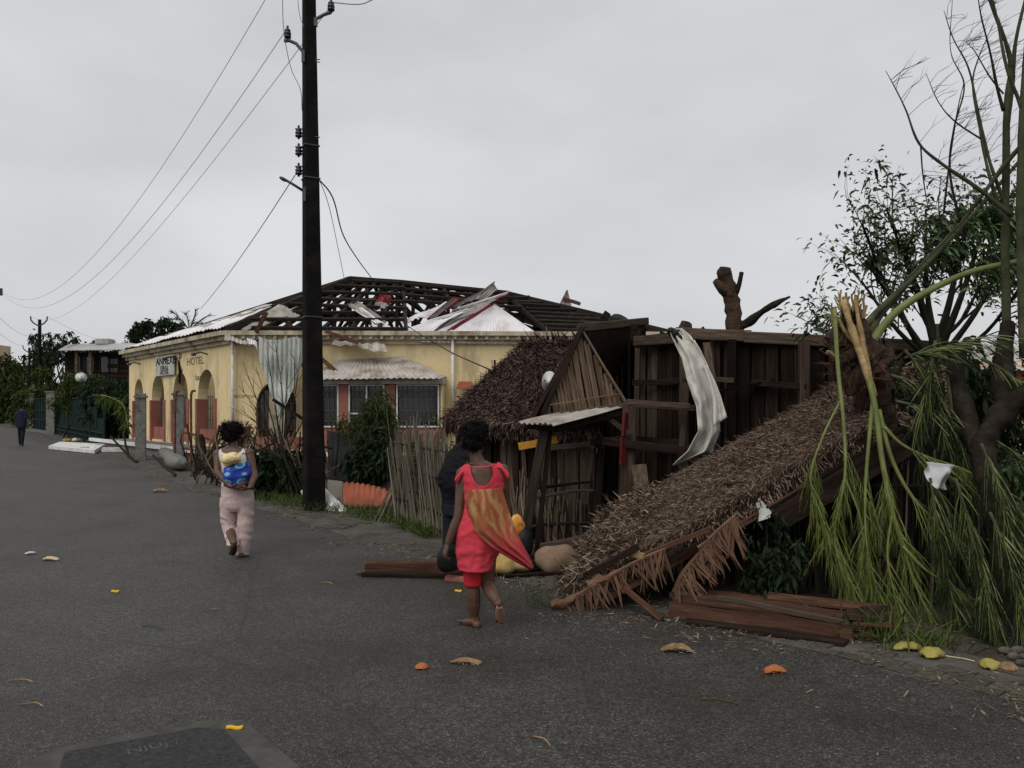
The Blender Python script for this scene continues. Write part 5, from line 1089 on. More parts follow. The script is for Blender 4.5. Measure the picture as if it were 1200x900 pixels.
# white cloth
cl = empty('white_cloth', P(800, 388, 9.2), 'long dirty white cloth hanging knotted from the shed roof and blown to the right', 'cloth')
def cloth(u, v):
    xl = float(np.interp(v, [0, .06, .2, .35, .55, .75, .9, 1], [784, 787, 799, 805, 816, 818, 805, 788])); xr = float(np.interp(v, [0, .06, .2, .35, .55, .75, .9, 1], [799, 810, 821, 831, 840, 844, 835, 790]))
    y = 385+160*v; wv = math.sin(u*9+v*5)*.04+math.sin(u*19-v*9)*.016+.022*mnoise.noise(Vector((u*5, v*9, 0)))+.010*mnoise.noise(Vector((u*14, v*16, 4)))
    yy = y-14*(u-.3)*math.sin(PI*min(1, v*1.3))*(1 if v > .1 else .3)
    return P(xl+(xr-xl)*u, yy, 8.95-.22*math.sin(v*PI*.8)+wv+.1*u)
b = MB(); b.grid(cloth, 44, 80, .004); b.build('main_sheet', M['cloth_white'], cl, True)
def flap(u, v):
    xl = float(np.interp(v, [0, .3, .6, 1], [820, 828, 835, 836])); xr = float(np.interp(v, [0, .3, .6, 1], [829, 838, 845, 852])); return P(xl+(xr-xl)*u, 428+72*v-10*(u)*v*1.1, 8.7-.12*v+.03*math.sin(u*8+v*4))
b = MB(); b.grid(flap, 12, 16, .004); b.build('folded_flap', M['cloth_white'], cl, True)
b = MB(); b.ell(P(791, 391, 9.0), (.07, .08, .065)); b.ell(P(786, 388, 8.98), (.045, .05, .045)); b.ell(P(796, 396, 8.97), (.05, .05, .07)); b.build('knot', M['black_plastic'], cl, True)
# broken bare tree standing behind the shed
t0 = Vector((X_at(866, 12), 12, 0)); st = empty('broken_bare_tree', t0, 'leafless broken tree trunk with one bent limb rising behind the plank shed', 'tree')
b = MB(); c = bez([t0, P(864, 480, 12), P(862, 400, 12), P(858, 358, 12), P(853, 337, 12), P(849, 322, 12), P(850, 314, 12)], 6)
b.tube(c, lerpl([.2, .16, .125, .115, .115, .118, .085], len(c)), 14, rough=.32, rfreq=9); b.build('trunk', M['bark_red'], st, True)
b = MB(); b.tube(bez([P(855, 348, 12), P(845, 336, 11.95), P(838, 329, 12)], 3), lerpl([.09, .08, .05], 7), 8, rough=.5); b.build('knob', M['bark_red'], st, True)
b = MB(); b.tube(bez([P(861, 345, 12), P(866, 332, 12), P(869, 319, 12)], 3), lerpl([.06, .045, .035], 7), 8, rough=.4); b.build('stub', M['bark'], st, True)
b = MB(); c = bez([P(862, 384, 12), P(874, 380, 11.9), P(890, 368, 11.8), P(906, 357, 11.7), P(926, 347.5, 11.6)], 4); b.tube(c, lerpl([.08, .062, .052, .05, .016], len(c)), 9, rough=.45); b.build('limb', M['bark'], st, True)
# ================================================================== FALLEN THATCH ROOF
fA_, fB_, fC_, fD_ = Vector((.42, 6.6, .06)), P(716, 604, 8.3), P(1004, 441, 8.4), P(1034, 495, 6.72)
fr = empty('fallen_thatch_roof', Vector((1.6, 7.0, 0)), 'pale thatched roof slope fallen to the ground and leaning up against the shed', 'thatched roof')
fn_ = (fD_-fA_).cross(fB_-fA_).normalized()
b = MB(); b.slab([fA_+fn_*-.03, fD_+fn_*-.03, fC_+fn_*-.03, fB_+fn_*-.03], fn_, .1); b.build('roof_bed', M['thatch_core'], fr)
dn = ((fA_-fD_)+(fA_-fB_)*.9).normalized()
thatch_layer('thatch', fA_, fD_, fC_, fB_, 60000, .08, .0062, M['thatch'], fr, -.01, .5, down=dn, thick=.07)
thatch_layer('thatch_end', fA_, fA_.lerp(fD_, .25), fB_.lerp(fC_, .2), fB_, 5000, .12, .012, M['thatch'], fr, .0, .8, down=dn, thick=.12)
low = Vector((0, -.25, -1))
thatch_layer('thatch_fringe', fA_.lerp(fD_, .02), fD_, fD_.lerp(fC_, .05), fA_.lerp(fB_, .05), 3600, .09, .009, M['thatch'], fr, -.12, .5, down=low, thick=.12)
# timbers along its lower edge
off = -fn_*.14+Vector((0, -.06, 0))
for t0_, t1_, w, m_ in ((.02, .45, .045, 'wood_brown'), (.3, .72, .05, 'wood_brown'), (.6, 1.04, .09, 'wood_dark')):
    strut('beam', 'edge_pole', M[m_], fr, fA_.lerp(fD_, t0_)+off+Vector((0, 0, rnd(-.05, 0))), fA_.lerp(fD_, t1_)+off+Vector((0, 0, rnd(-.04, .0))), w, w)
strut('plank', 'eave_board', M['wood_dark'], fr, fA_.lerp(fD_, .62)+off+Vector((0, -.05, -.14)), fA_.lerp(fD_, 1.03)+off+Vector((0, -.05, -.1)), .2, .03)
strut('plank', 'eave_board', M['wood_dark'], fr, P(800, 650, 6.75), P(950, 560, 6.75), .15, .03)
for (x0, y0, x1, y1, w, m_) in ((700, 688, 776, 729, .05, 'wood_brown'), (745, 655, 832, 620, .04, 'wood_brown'), (690, 672, 748, 640, .05, 'wood_dark'), (760, 668, 830, 632, .035, 'wood_dark'), (740, 648, 755, 652, .05, 'splinter'), (730, 678, 800, 640, .03, 'wood_dark')):
    p, q = P(x0, y0, 6.55), P(x1, y1, 6.5)
    if y1 > 720: p = P(722, 680, 6.55); q = G(776, 729)+Vector((0, 0, .02))
    strut('beam', 'batten', M[m_], fr, p, q, w, w*.8)
for k in range(7):
    t = .25+.1*k; strut('stick', 'purlin', M['wood_dark'], fr, fA_.lerp(fD_, t)-fn_*.13, fB_.lerp(fC_, t)-fn_*.13, .05)
b = MB(); b.slab([P(886, 590, 6.55), P(893, 587, 6.55), P(904, 600, 6.5), P(902, 607, 6.5), P(889, 611, 6.5), P(890, 602, 6.53)], (0, -1, 0), .012); b.build('white_patch', M['sign_white'], fr)
# hanging dried fronds: every leaflet of the visible ones is its own piece
def leaflet_mesh():
    if 'leaflet' in _UNIT: return _UNIT['leaflet']
    b = MB(); rs = []
    for t, w, dz in ((0, .3, 0), (.3, .5, .03), (.65, .42, 0), (.9, .28, -.06), (1.0, .14, -.1)): rs.append((t, w, dz))
    vs, fs = [], []
    for t, w, dz in rs: vs += [(-w, -.12+dz, t), (0, .12+dz, t), (w, -.12+dz, t)]
    for i in range(len(rs)-1):
        for j in (0, 1): a = i*3+j; fs.append((a, a+1, a+4, a+3))
    b.add(vs, fs); me = bpy.data.meshes.new('leaflet_mesh'); me.from_pydata(b.v, [], b.f); me.materials.append(M['palm_dry']); me.update(); _UNIT['leaflet'] = me; return me
def leaf_piece(parent, p, q, w, face):
    p, q = Vector(p), Vector(q); d = (q-p); ln = d.length; d.normalize(); y = Vector(face)-d*Vector(face).dot(d)
    if y.length < .01: y = d.orthogonal()
    y.normalize(); x = y.cross(d); R = Matrix((x, y, d)).transposed()
    o = bpy.data.objects.new('leaflet', leaflet_mesh()); COL.objects.link(o); o.parent = parent; o.matrix_local = Matrix.LocRotScale(p-wl(parent), R.to_quaternion(), Vector((w, w, ln))); return o
def frond(label, spine, n, ln, w, ddir, spread=.5, face=(0, -1, .1), both=False):
    c = bez([P(*s) for s in spine], 6); o = empty('palm_frond', c[0], label, 'palm frond', 'dried palm fronds of the fallen roof'); b = MB(); b.tube(c, lerpl([.022, .012], len(c)), 5); b.build('midrib', M['palm_dry'], o)
    for k in range(n):
        t = k/(n-1)*(len(c)-1); i = min(int(t), len(c)-2); p = c[i].lerp(c[i+1], t-i); dd = Vector(ddir).lerp(Vector((0, 0, -1)), rnd(0, .25))+Vector((rnd(-spread, spread), rnd(-.25, .1), rnd(-spread, spread)*.6))
        if random.random() < .12: continue
        leaf_piece(o, p+Vector((0, rnd(-.03, .01), 0)), p+dd.normalized()*ln*rnd(.35, 1.25), w*rnd(.6, 1.5), Vector(face)+Vector((rnd(-.5, .5), 0, rnd(-.4, .4))))
        if both: leaf_piece(o, p, p+(dd.normalized()+Vector((-.5, .1, .6))).normalized()*ln*.6*rnd(.6, 1.1), w*rnd(.6, 1), face)
frond('dried brown palm frond drooping along the ground edge of the fallen roof', ((660, 708, 6.5), (690, 690, 6.5), (720, 672, 6.48), (752, 655, 6.5), (780, 643, 6.5)), 70, .24, .018, (.28, -.1, -1))
frond('dried palm frond fanning down at the broken end of the roof eave board', ((818, 642, 6.5), (835, 628, 6.5), (850, 614, 6.5), (862, 604, 6.52)), 60, .32, .019, (.28, -.1, -1), .45)
frond('dried palm frond curling to the ground beside the plank heap', ((790, 694, 6.42), (800, 672, 6.42), (818, 650, 6.44), (838, 632, 6.46)), 66, .26, .018, (.5, -.12, -.8), .5)
frond('dark dried palm frond hanging inside the shadow of the fallen roof', ((735, 672, 6.75), (765, 655, 6.8), (800, 640, 6.8)), 34, .22, .018, (.2, 0, -1))
for k, (px, py, lab) in enumerate(((648, 715, 'pale torn leaf sheath lying at the foot of the fallen roof'), (690, 690, 'curled pale leaf sheath caught on the lower edge of the thatch'))):
    p = P(px, py, 6.5); o = empty('leaf_sheath', p, lab, 'leaf sheath'); b = MB()
    b.grid(lambda u, v: p+Vector((.26*u-.02*v, -.03*math.sin(v*PI)+.02*math.sin(u*9), .13*(u-.2)+(.10-.05*u)*v+.035*mnoise.noise(Vector((u*4, v*4, k))))), 10, 6, .008).build('sheath', M['palm_dry'], o, True)
g = np.array([[rnd(.1, .42), rnd(6.5, 6.75), rnd(.0, .14)] for _ in range(120)]); n = len(g); o = fast_quads('weeds', blades(g, RNG.normal(size=(n, 3))+[0, 0, .7], RNG.normal(size=(n, 3)), RNG.uniform(.03, .08, n), np.full(n, .009), RNG.normal(size=(n, 3))), M['grass']); tag(o, 'little green weed tuft at the tip of the fallen roof', 'weeds')
o = empty('thatch_heap', P(1072, 470, 7.4), 'clump of torn reddish thatch lodged under the broken tree', 'thatch heap')
b = MB(); b.ell(P(1072, 478, 7.5), (.34, .25, .28), None, 12, 8); b.build('core', M['thatch_core'], o)
q = [P(1040, 500, 7.2), P(1110, 500, 7.2), P(1100, 430, 7.6), P(1035, 440, 7.6)]; thatch_layer('thatch', *q, 3000, .11, .015, M['thatch'], o, .0, .9, thick=.12)

# ================================================================== DARK STICK FENCE UNDER THE ROOF, HEAP OF PLANKS
df = empty('dark_stick_fence', Vector((1.6, 6.9, 0)), 'dark fence of thin upright sticks in the shade under the fallen roof', 'fence')
F0, F1 = Vector((X_at(700, 7.3), 7.3, 0)), Vector((X_at(1150, 6.55), 6.55, 0))
for k in range(120):
    t = k/119; p = F0.lerp(F1, t)+Vector((0, rnd(-.05, .05), 0)); zt = float(np.interp(p.x, [fA_.x, fD_.x, fD_.x+2], [0.1, 1.45, 1.5]))
    if zt < .25: continue
    strut('stick', 'stick', M['stick_dark'] if k % 7 else M['stick_pale'], df, p, p+Vector((rnd(-.05, .05), 0, min(zt-.1, 1.5)*rnd(.85, 1.0))), rnd(.02, .032))
for z in (.4, 1.0): strut('stick', 'rail', M['stick_dark'], df, F0.lerp(F1, .35)+Vector((0, -.06, z)), F1+Vector((0, -.06, z)), .035)
b = MB(); b.slab([F0+Vector((.9, .5, 0)), F1+Vector((0, .55, 0)), F1+Vector((0, .55, 1.9)), F0+Vector((.9, .5, .6))], (0, -1, 0), .03); o = empty('shade_sheet', F0+Vector((1, .5, 0)), 'black sheet standing in for deep shade behind the thin stick fence', 'shade sheet'); b.build('board', M['dark_hole'], o)  # black sheet added as the dark space under the fallen roof
cs = [P(rnd(880, 925), rnd(600, 690), 6.5) for _ in range(16)]; o = empty('climbing_plant', G(905, 715), 'dark leafy creeper growing on the stick fence above the plank heap', 'creeper'); leaf_cloud('foliage', cs, [.15]*16, 620, .07, M['leaf_dark'], o)
ph_ = empty('plank_heap', G(900, 735), 'heap of reddish brown planks lying on the pavement under the fallen roof', 'planks')
zz = Vector((0, 0, .72))
def pl(p, q, w, t, m_='wood_brown', face=(0, 0, 1), name='plank'): return strut('plank', name, M[m_], ph_, p, q, w, t, face=face)
a0, a1 = G(783, 722), G(1000, 750)
pl(G(785, 724)+zz*.09, G(1000, 752)+zz*.07, .13, .028, face=(-.35, -1, .3)); pl(G(790, 716)+zz*.17, G(985, 740)+zz*.15, .2, .025, face=(0, -.2, 1))
pl(G(786, 718)+zz*.20, G(1030, 742)+zz*.14, .05, .04, 'wood_grey'); pl(G(830, 712)+zz*.17, G(1044, 733)+zz*.14, .25, .025, face=(0, -.15, 1)); pl(G(790, 705)+zz*.2, G(1040, 724)+zz*.17, .16, .03, 'wood_dark')
pl(G(800, 730)+zz*.025, G(990, 756)+zz*.025, .14, .03, 'wood_dark'); pl(G(900, 722)+zz*.215, G(1042, 735)+zz*.19, .18, .02, face=(0, -.1, 1)); pl(G(840, 722)+zz*.215, G(996, 748)+zz*.155, .045, .03, 'wood_grey')
pl(G(960, 738)+zz*.03, G(1046, 738)+zz*.14, .2, .03, 'wood_dark', face=(0, -1, .4))
b = MB(); c = G(797, 724)+zz*.1+Vector((-.012, -.022, 0)); b.beam(c, c+(G(1000, 752)-G(785, 724)).normalized()*.085, .012, .028); b.build('mortise', M['dark_hole'], ph_)
for k in range(6): p = G(1000, 750)+zz*rnd(.03, .2); strut('plank', 'splinter', M['wood_brown'], ph_, p, p+Vector((rnd(.12, .3), rnd(-.02, .1), rnd(-.03, .03))), .05, .015, face=(0, 0, 1))
# planks lying across behind the woman in red
o2 = empty('fallen_beams', G(480, 672), 'two long dark reddish beams lying on the ground behind the woman in red', 'beams')
def pl2(p, q, w, t, m_='wood_brown'): return strut('beam', 'beam', M[m_], o2, p, q, w, t, face=(0, 0, 1))
pl2(G(430, 672)+zz*.09, G(548, 672)+zz*.09, .12, .12); pl2(G(425, 676)+zz*.03, G(560, 679)+zz*.03, .09, .05, 'wood_dark'); pl2(G(540, 673)+zz*.09, G(655, 668)+zz*.09, .11, .10, 'wood_dark'); pl2(G(590, 679)+zz*.03, G(652, 675)+zz*.03, .07, .05, 'wood_dark'); pl2(G(418, 675)+zz*.03, G(462, 668)+zz*.1, .04, .02, 'wood_grey')
pl2(G(524, 680)+zz*.03, G(548, 682)+zz*.03, .1, .05, 'pink'); pl2(G(428, 668)+zz*.035, G(520, 667)+zz*.035, .07, .05, 'wood_dark')
o3 = empty('fallen_log', G(650, 645), 'weathered grey log lying along the foot of the hut behind the sack', 'log'); strut('beam', 'log', M['wood_grey'], o3, P(612, 648, 8.9), P(700, 630, 8.9), .11, .1); strut('beam', 'log', M['wood_dark'], o3, P(615, 655, 8.7), P(690, 642, 8.8), .09, .09)

# ================================================================== TREES ON THE RIGHT
def stem(parent, name, m, pts, r, n=5, sides=6, rough=0.0): c = bez([P(*p) for p in pts], n); b = MB(); b.tube(c, lerpl(r, len(c)), sides, rough=rough); o = b.build(name, m, parent, True); return o, c
def needle_spray(parent, c, m, t0, step, ln, needles, lean, wd=.0036, sub=10, name='needles'):
    """Wispy drooping side shoots along a stem, each with thread-like needles."""
    base, dirs, lens = [], [], []; b = MB(); L_ = len(c)
    i = int(L_*t0)
    while i < L_-1:
        for _ in range(step):
            p = c[i].lerp(c[i+1], rnd(0, 1)); d = (c[i+1]-c[i]).normalized(); d = (d*.9+Vector((rnd(-.55, .55), rnd(-.45, .35), rnd(-.3, .25)))+Vector(lean)*.5).normalized(); l_ = ln*rnd(.4, 1.2); pts = [p]
            for k in range(4): d = (d+Vector((0, 0, -.13))+Vector((rnd(-.08, .08), rnd(-.08, .08), rnd(-.05, .05)))).normalized(); pts.append(pts[-1]+d*l_/4)
            b.tube(pts, lerpl([.0042, .0018], 5), 3, cap=False)
            for k in range(needles):
                t = rnd(.12, 1)*4; j = min(int(t), 3); base.append(list(pts[j].lerp(pts[j+1], t-j))); dd = (pts[j+1]-pts[j]).normalized()+Vector((rnd(-.5, .5), rnd(-.5, .5), rnd(-.35, .3))); dirs.append(list(dd)); lens.append(rnd(.05, .14))
        i += 1
    b.build('shoots', M['stem_green'], parent, kind='stuff'); base, dirs, lens = map(np.array, (base, dirs, lens)); n = len(base)
    if n: fast_quads(name, blades(base, dirs, RNG.normal(size=(n, 3)), lens, np.full(n, wd), np.tile([0, 0, -1.], (n, 1))), m, parent)
tb = Vector((X_at(1012, 6.9), 7.05, 0)); bt = empty('snapped_tree', tb, 'snapped tree with a torn splintered stump and green branches hanging over the fallen roof', 'tree')
o, c = stem(bt, 'trunk', M['bark_red'], ((1030, 700, 7.3), (1032, 560, 7.25), (1024, 480, 7.1), (1015, 430, 6.95), (1006, 395, 6.85), (1002, 368, 6.82)), (.13, .14, .15, .155, .14, .075), 8, 14, .45)
for k in range(34):
    a = rnd(0, 2*PI); p = P(1000+rnd(-10, 12), rnd(372, 400), 6.8)+Vector((0, rnd(-.08, .08), 0)); strut('stick', 'splinter', M['splinter'] if k % 3 else M['bark_red'], bt, p, p+Vector((rnd(-.08, .08), rnd(-.05, .05), rnd(.08, .24))), rnd(.02, .045))
for pts, r in ((((988, 352, 6.72), (1000, 390, 6.66), (1014, 430, 6.6), (1024, 465, 6.55)), (.026, .032, .03, .034)), (((1002, 352, 6.7), (1008, 385, 6.65), (1015, 420, 6.6), (1022, 455, 6.55)), (.02, .024, .022, .02)), (((982, 372, 6.75), (990, 388, 6.72), (1000, 402, 6.7)), (.012, .016, .01))):
    stem(bt, 'torn_strip', M['splinter'], pts, r, 6, 8, .35)
    for k in range(5): q_ = P(*pts[0]); strut('stick', 'splinter', M['splinter'], bt, q_+Vector((rnd(-.03, .03), 0, -.08)), q_+Vector((rnd(-.07, .05), rnd(-.03, .03), rnd(.02, .13))), rnd(.012, .025))
b = MB(); fb_, fd_ = [], []
for (x, y, Yb, rx, rz) in ((988, 402, 6.85, .11, .2), (999, 420, 6.84, .13, .24), (1014, 432, 6.88, .12, .2), (1028, 425, 6.95, .1, .17), (982, 418, 6.83, .07, .12)):
    c_ = P(x, y, Yb); q_ = MB(); q_.ell(c_, (rx, rx, rz), Matrix.Rotation(rnd(-.3, .3), 3, 'Y'), 26, 18)
    q_.v = [tuple(c_+(Vector(v)-c_)*(1+.55*mnoise.noise(Vector(v)*9)+.3*mnoise.noise(Vector(v)*24))) for v in q_.v]; b.add(q_.v, q_.f)
    for k in range(46): d_ = Vector((rnd(-1, 1), rnd(-1, .4), rnd(-1, 1))).normalized(); fb_.append(list(c_+Vector((d_.x*rx, d_.y*rx, d_.z*rz))*.95)); fd_.append([d_.x*.7, d_.y*.7, d_.z*.5+rnd(-1.2, .7)])
o = b.build('burl', M['bark_red'], bt); fb_, fd_ = np.array(fb_), np.array(fd_); n = len(fb_); fast_quads('bark_shreds', blades(fb_, fd_, RNG.normal(size=(n, 3)), RNG.uniform(.05, .17, n), RNG.uniform(.008, .02, n), RNG.normal(size=(n, 3))), M['palm_dry'], o)
strut('stick', 'splinter', M['splinter'], bt, P(968, 414, 6.7), P(984, 419, 6.68), .035)
# hanging green stems
hang_ = [(((978, 362, 6.7), (982, 430, 6.62), (989, 500, 6.5), (990, 560, 6.42), (978, 620, 6.35), (985, 665, 6.3), (1000, 700, 6.25), (1020, 725, 6.2)), (.02, .018, .015, .012, .009, .007, .005, .003)),
         (((1016, 435, 6.6), (1026, 480, 6.5), (1034, 540, 6.4), (1046, 600, 6.3), (1058, 640, 6.25), (1075, 690, 6.2), (1100, 745, 6.1)), (.026, .026, .023, .02, .015, .009, .003)),
         (((1024, 460, 6.55), (1018, 520, 6.45), (1014, 580, 6.4), (1016, 640, 6.3), (1030, 700, 6.2)), (.02, .016, .012, .008, .004)),
         (((1030, 480, 6.5), (1046, 540, 6.42), (1075, 590, 6.35), (1115, 625, 6.25), (1160, 665, 6.2), (1180, 690, 6.15)), (.02, .018, .014, .01, .006, .003)),
         (((1058, 640, 6.22), (1085, 668, 6.15), (1120, 690, 6.1), (1150, 715, 6.05)), (.014, .011, .007, .003)),
         (((1036, 500, 6.45), (1056, 520, 6.4), (1088, 536, 6.3), (1130, 550, 6.25), (1170, 572, 6.2)), (.016, .012, .010, .006, .003)),
         (((985, 470, 6.6), (965, 510, 6.5), (950, 560, 6.45), (962, 610, 6.4), (985, 650, 6.35)), (.012, .009, .007, .005, .002)),
         (((1046, 600, 6.3), (1040, 650, 6.25), (1050, 700, 6.2), (1070, 742, 6.12)), (.014, .01, .007, .003)),
         (((990, 560, 6.42), (1006, 600, 6.38), (1016, 650, 6.32), (1026, 690, 6.28)), (.01, .008, .005, .002))]
for pts, r in hang_:
    o, c = stem(bt, 'hanging_branch', M['stem_green'], pts, r, 6); needle_spray(o, c, M['needle'], .34, 2, .5, 17, (.18, 0, -.22))
# live limbs rising to the right out of the break
for pts, r, m_ in ((((1014, 425, 6.95), (1026, 395, 7.0), (1052, 364, 7.0), (1090, 340, 6.95), (1140, 318, 6.9), (1210, 303, 6.8)), (.046, .038, .033, .030, .027, .024), 'stem_green'),
                   (((1006, 395, 6.95), (1022, 372, 7.2), (1060, 335, 7.2), (1100, 295, 7.2), (1150, 240, 7.2), (1215, 165, 7.2)), (.04, .032, .027, .022, .018, .014), 'stem_olive'),
                   (((1014, 400, 7.0), (1032, 368, 7.3), (1055, 342, 7.3), (1080, 310, 7.3)), (.04, .034, .028, .02), 'stem_olive')):
    o, c = stem(bt, 'limb', M[m_], pts, r, 6, 8)
for pts in (((1096, 400, 6.5), (1092, 430, 6.4), (1086, 460, 6.35), (1078, 490, 6.3)), ((1060, 420, 6.6), (1080, 412, 6.5), (1110, 405, 6.4), (1160, 392, 6.3)), ((1045, 440, 6.6), (1075, 450, 6.5), (1105, 470, 6.4), (1130, 500, 6.35)), ((1150, 420, 6.3), (1185, 440, 6.2), (1215, 470, 6.1)), ((1050, 470, 6.5), (1090, 480, 6.4), (1140, 500, 6.3), (1190, 530, 6.2)),
            ((1110, 440, 6.5), (1120, 500, 6.4), (1140, 560, 6.3), (1165, 620, 6.2)), ((1070, 500, 6.5), (1085, 550, 6.4), (1110, 590, 6.3)), ((1060, 410, 6.5), (1085, 440, 6.45), (1100, 475, 6.4), (1108, 520, 6.3))):
    o, c = stem(bt, 'hanging_branch', M['stem_olive'], pts, (.014, .010, .006, .003)[:len(pts)], 5); needle_spray(o, c, M['leaf_dark'], .1, 3, .34, 13, (.1, 0, -.4), .0045)
for pts in (((1120, 560, 5.9), (1135, 610, 5.8), (1150, 660, 5.7), (1158, 710, 5.6)), ((1150, 520, 5.9), (1170, 570, 5.75), (1185, 630, 5.65), (1190, 680, 5.6)), ((1090, 560, 6.1), (1100, 620, 6.0), (1112, 680, 5.95), (1125, 740, 5.9)), ((1130, 620, 5.8), (1150, 670, 5.7), (1165, 720, 5.6), (1172, 765, 5.5)), ((1160, 600, 5.7), (1182, 650, 5.6), (1195, 710, 5.5), (1200, 750, 5.45))):
    o, c = stem(bt, 'hanging_branch', M['stem_olive'], pts, (.012, .009, .006, .003), 6); needle_spray(o, c, M['leaf_dark'], .1, 4, .36, 15, (.1, -.05, -.4), .004)
# the leafy tree behind
lb = Vector((X_at(1105, 8.6), 8.6, 0)); lt = empty('leafy_tree', lb, 'dark leafy tree tossed by the wind behind the snapped stump', 'tree')
o, c = stem(lt, 'trunk', M['stem_olive'], ((1110, 672, 8.6), (1105, 560, 8.6), (1098, 450, 8.6), (1100, 380, 8.6)), (.1, .09, .075, .06))
tips = []
limbs = MB()
for (x0, y0, x1, y1, r) in ((1100, 430, 1052, 270, .045), (1100, 420, 1085, 245, .045), (1100, 400, 1125, 240, .05), (1102, 410, 1160, 240, .05), (1098, 440, 1020, 300, .04), (1100, 430, 1010, 330, .035), (1104, 420, 1190, 270, .04), (1098, 450, 980, 375, .022), (1100, 400, 1070, 330, .03), (1100, 400, 1150, 330, .03), (1102, 430, 1200, 330, .03), (1095, 440, 1015, 305, .026), (1098, 430, 1010, 262, .032), (1092, 450, 962, 385, .018), (1100, 400, 1040, 248, .03)):
    c = bez([P(x0, y0, 8.6), P((x0+x1)/2+rnd(-8, 8), (y0+y1)/2+8, 8.5+rnd(-.3, .3)), P(x1, y1, 8.4+rnd(-.5, .5))], 5); limbs.tube(c, lerpl([r, .012], len(c)), 6)
    for k in range(5): i = random.randrange(4, len(c)-1); twigs(limbs, c[i], (c[i+1]-c[i]).normalized()+Vector((rnd(-.7, .7), rnd(-.5, .5), rnd(-.2, .6))), .55, .009, 1, .7, Vector((.1, 0, 0)), tips, 3, (2, 4))
limbs.build('branch', M['twig'], lt, kind='stuff')
def leaves_on(tips, parent, n_each, size, m, spread, wind=(0, 0, 0), aspect=.3, cond=None):
    t = [(p, d) for p, d in tips if cond is None or cond(p)]; k = len(t); base = np.repeat(np.array([list(p) for p, d in t]), n_each, 0); dd = np.repeat(np.array([list(d) for p, d in t]), n_each, 0); n = len(base)
    base = base+RNG.normal(size=(n, 3))*spread-dd*RNG.uniform(0, .25, (n, 1)); dr = dd+RNG.normal(size=(n, 3))*.6+np.array(wind); ln = size*RNG.uniform(.6, 1.3, n)
    return fast_quads('foliage', blades(base, dr, np.cross(dr, RNG.normal(size=(n, 3))), ln, ln*aspect, np.tile([0, 0, -1.], (n, 1)), .1), m, parent)
leaves_on(tips, lt, 9, .085, M['leaf'], .07, (.35, 0, -.1)); leaves_on(random.sample(tips, len(tips)//4), lt, 9, .09, M['leaf_dark'], .08, (.35, 0, -.1))
cs = [P(x, y, 8.4) for x, y in ((1130, 250), (1175, 250), (1155, 310), (1130, 275), (1185, 310), (1100, 275), (1055, 285), (1085, 265), (1120, 262), (1150, 255), (1165, 275), (1140, 290), (1105, 295), (1075, 305), (1160, 240), (1180, 262), (1170, 300), (1190, 290), (1120, 310), (1150, 330), (1185, 330), (1025, 300))]
leaf_cloud('foliage', cs, [.18]*len(cs), 2600, .095, M['leaf'], lt, droop=.1, aspect=.3, wind=(1.0, 0, -.2), shell=.1)
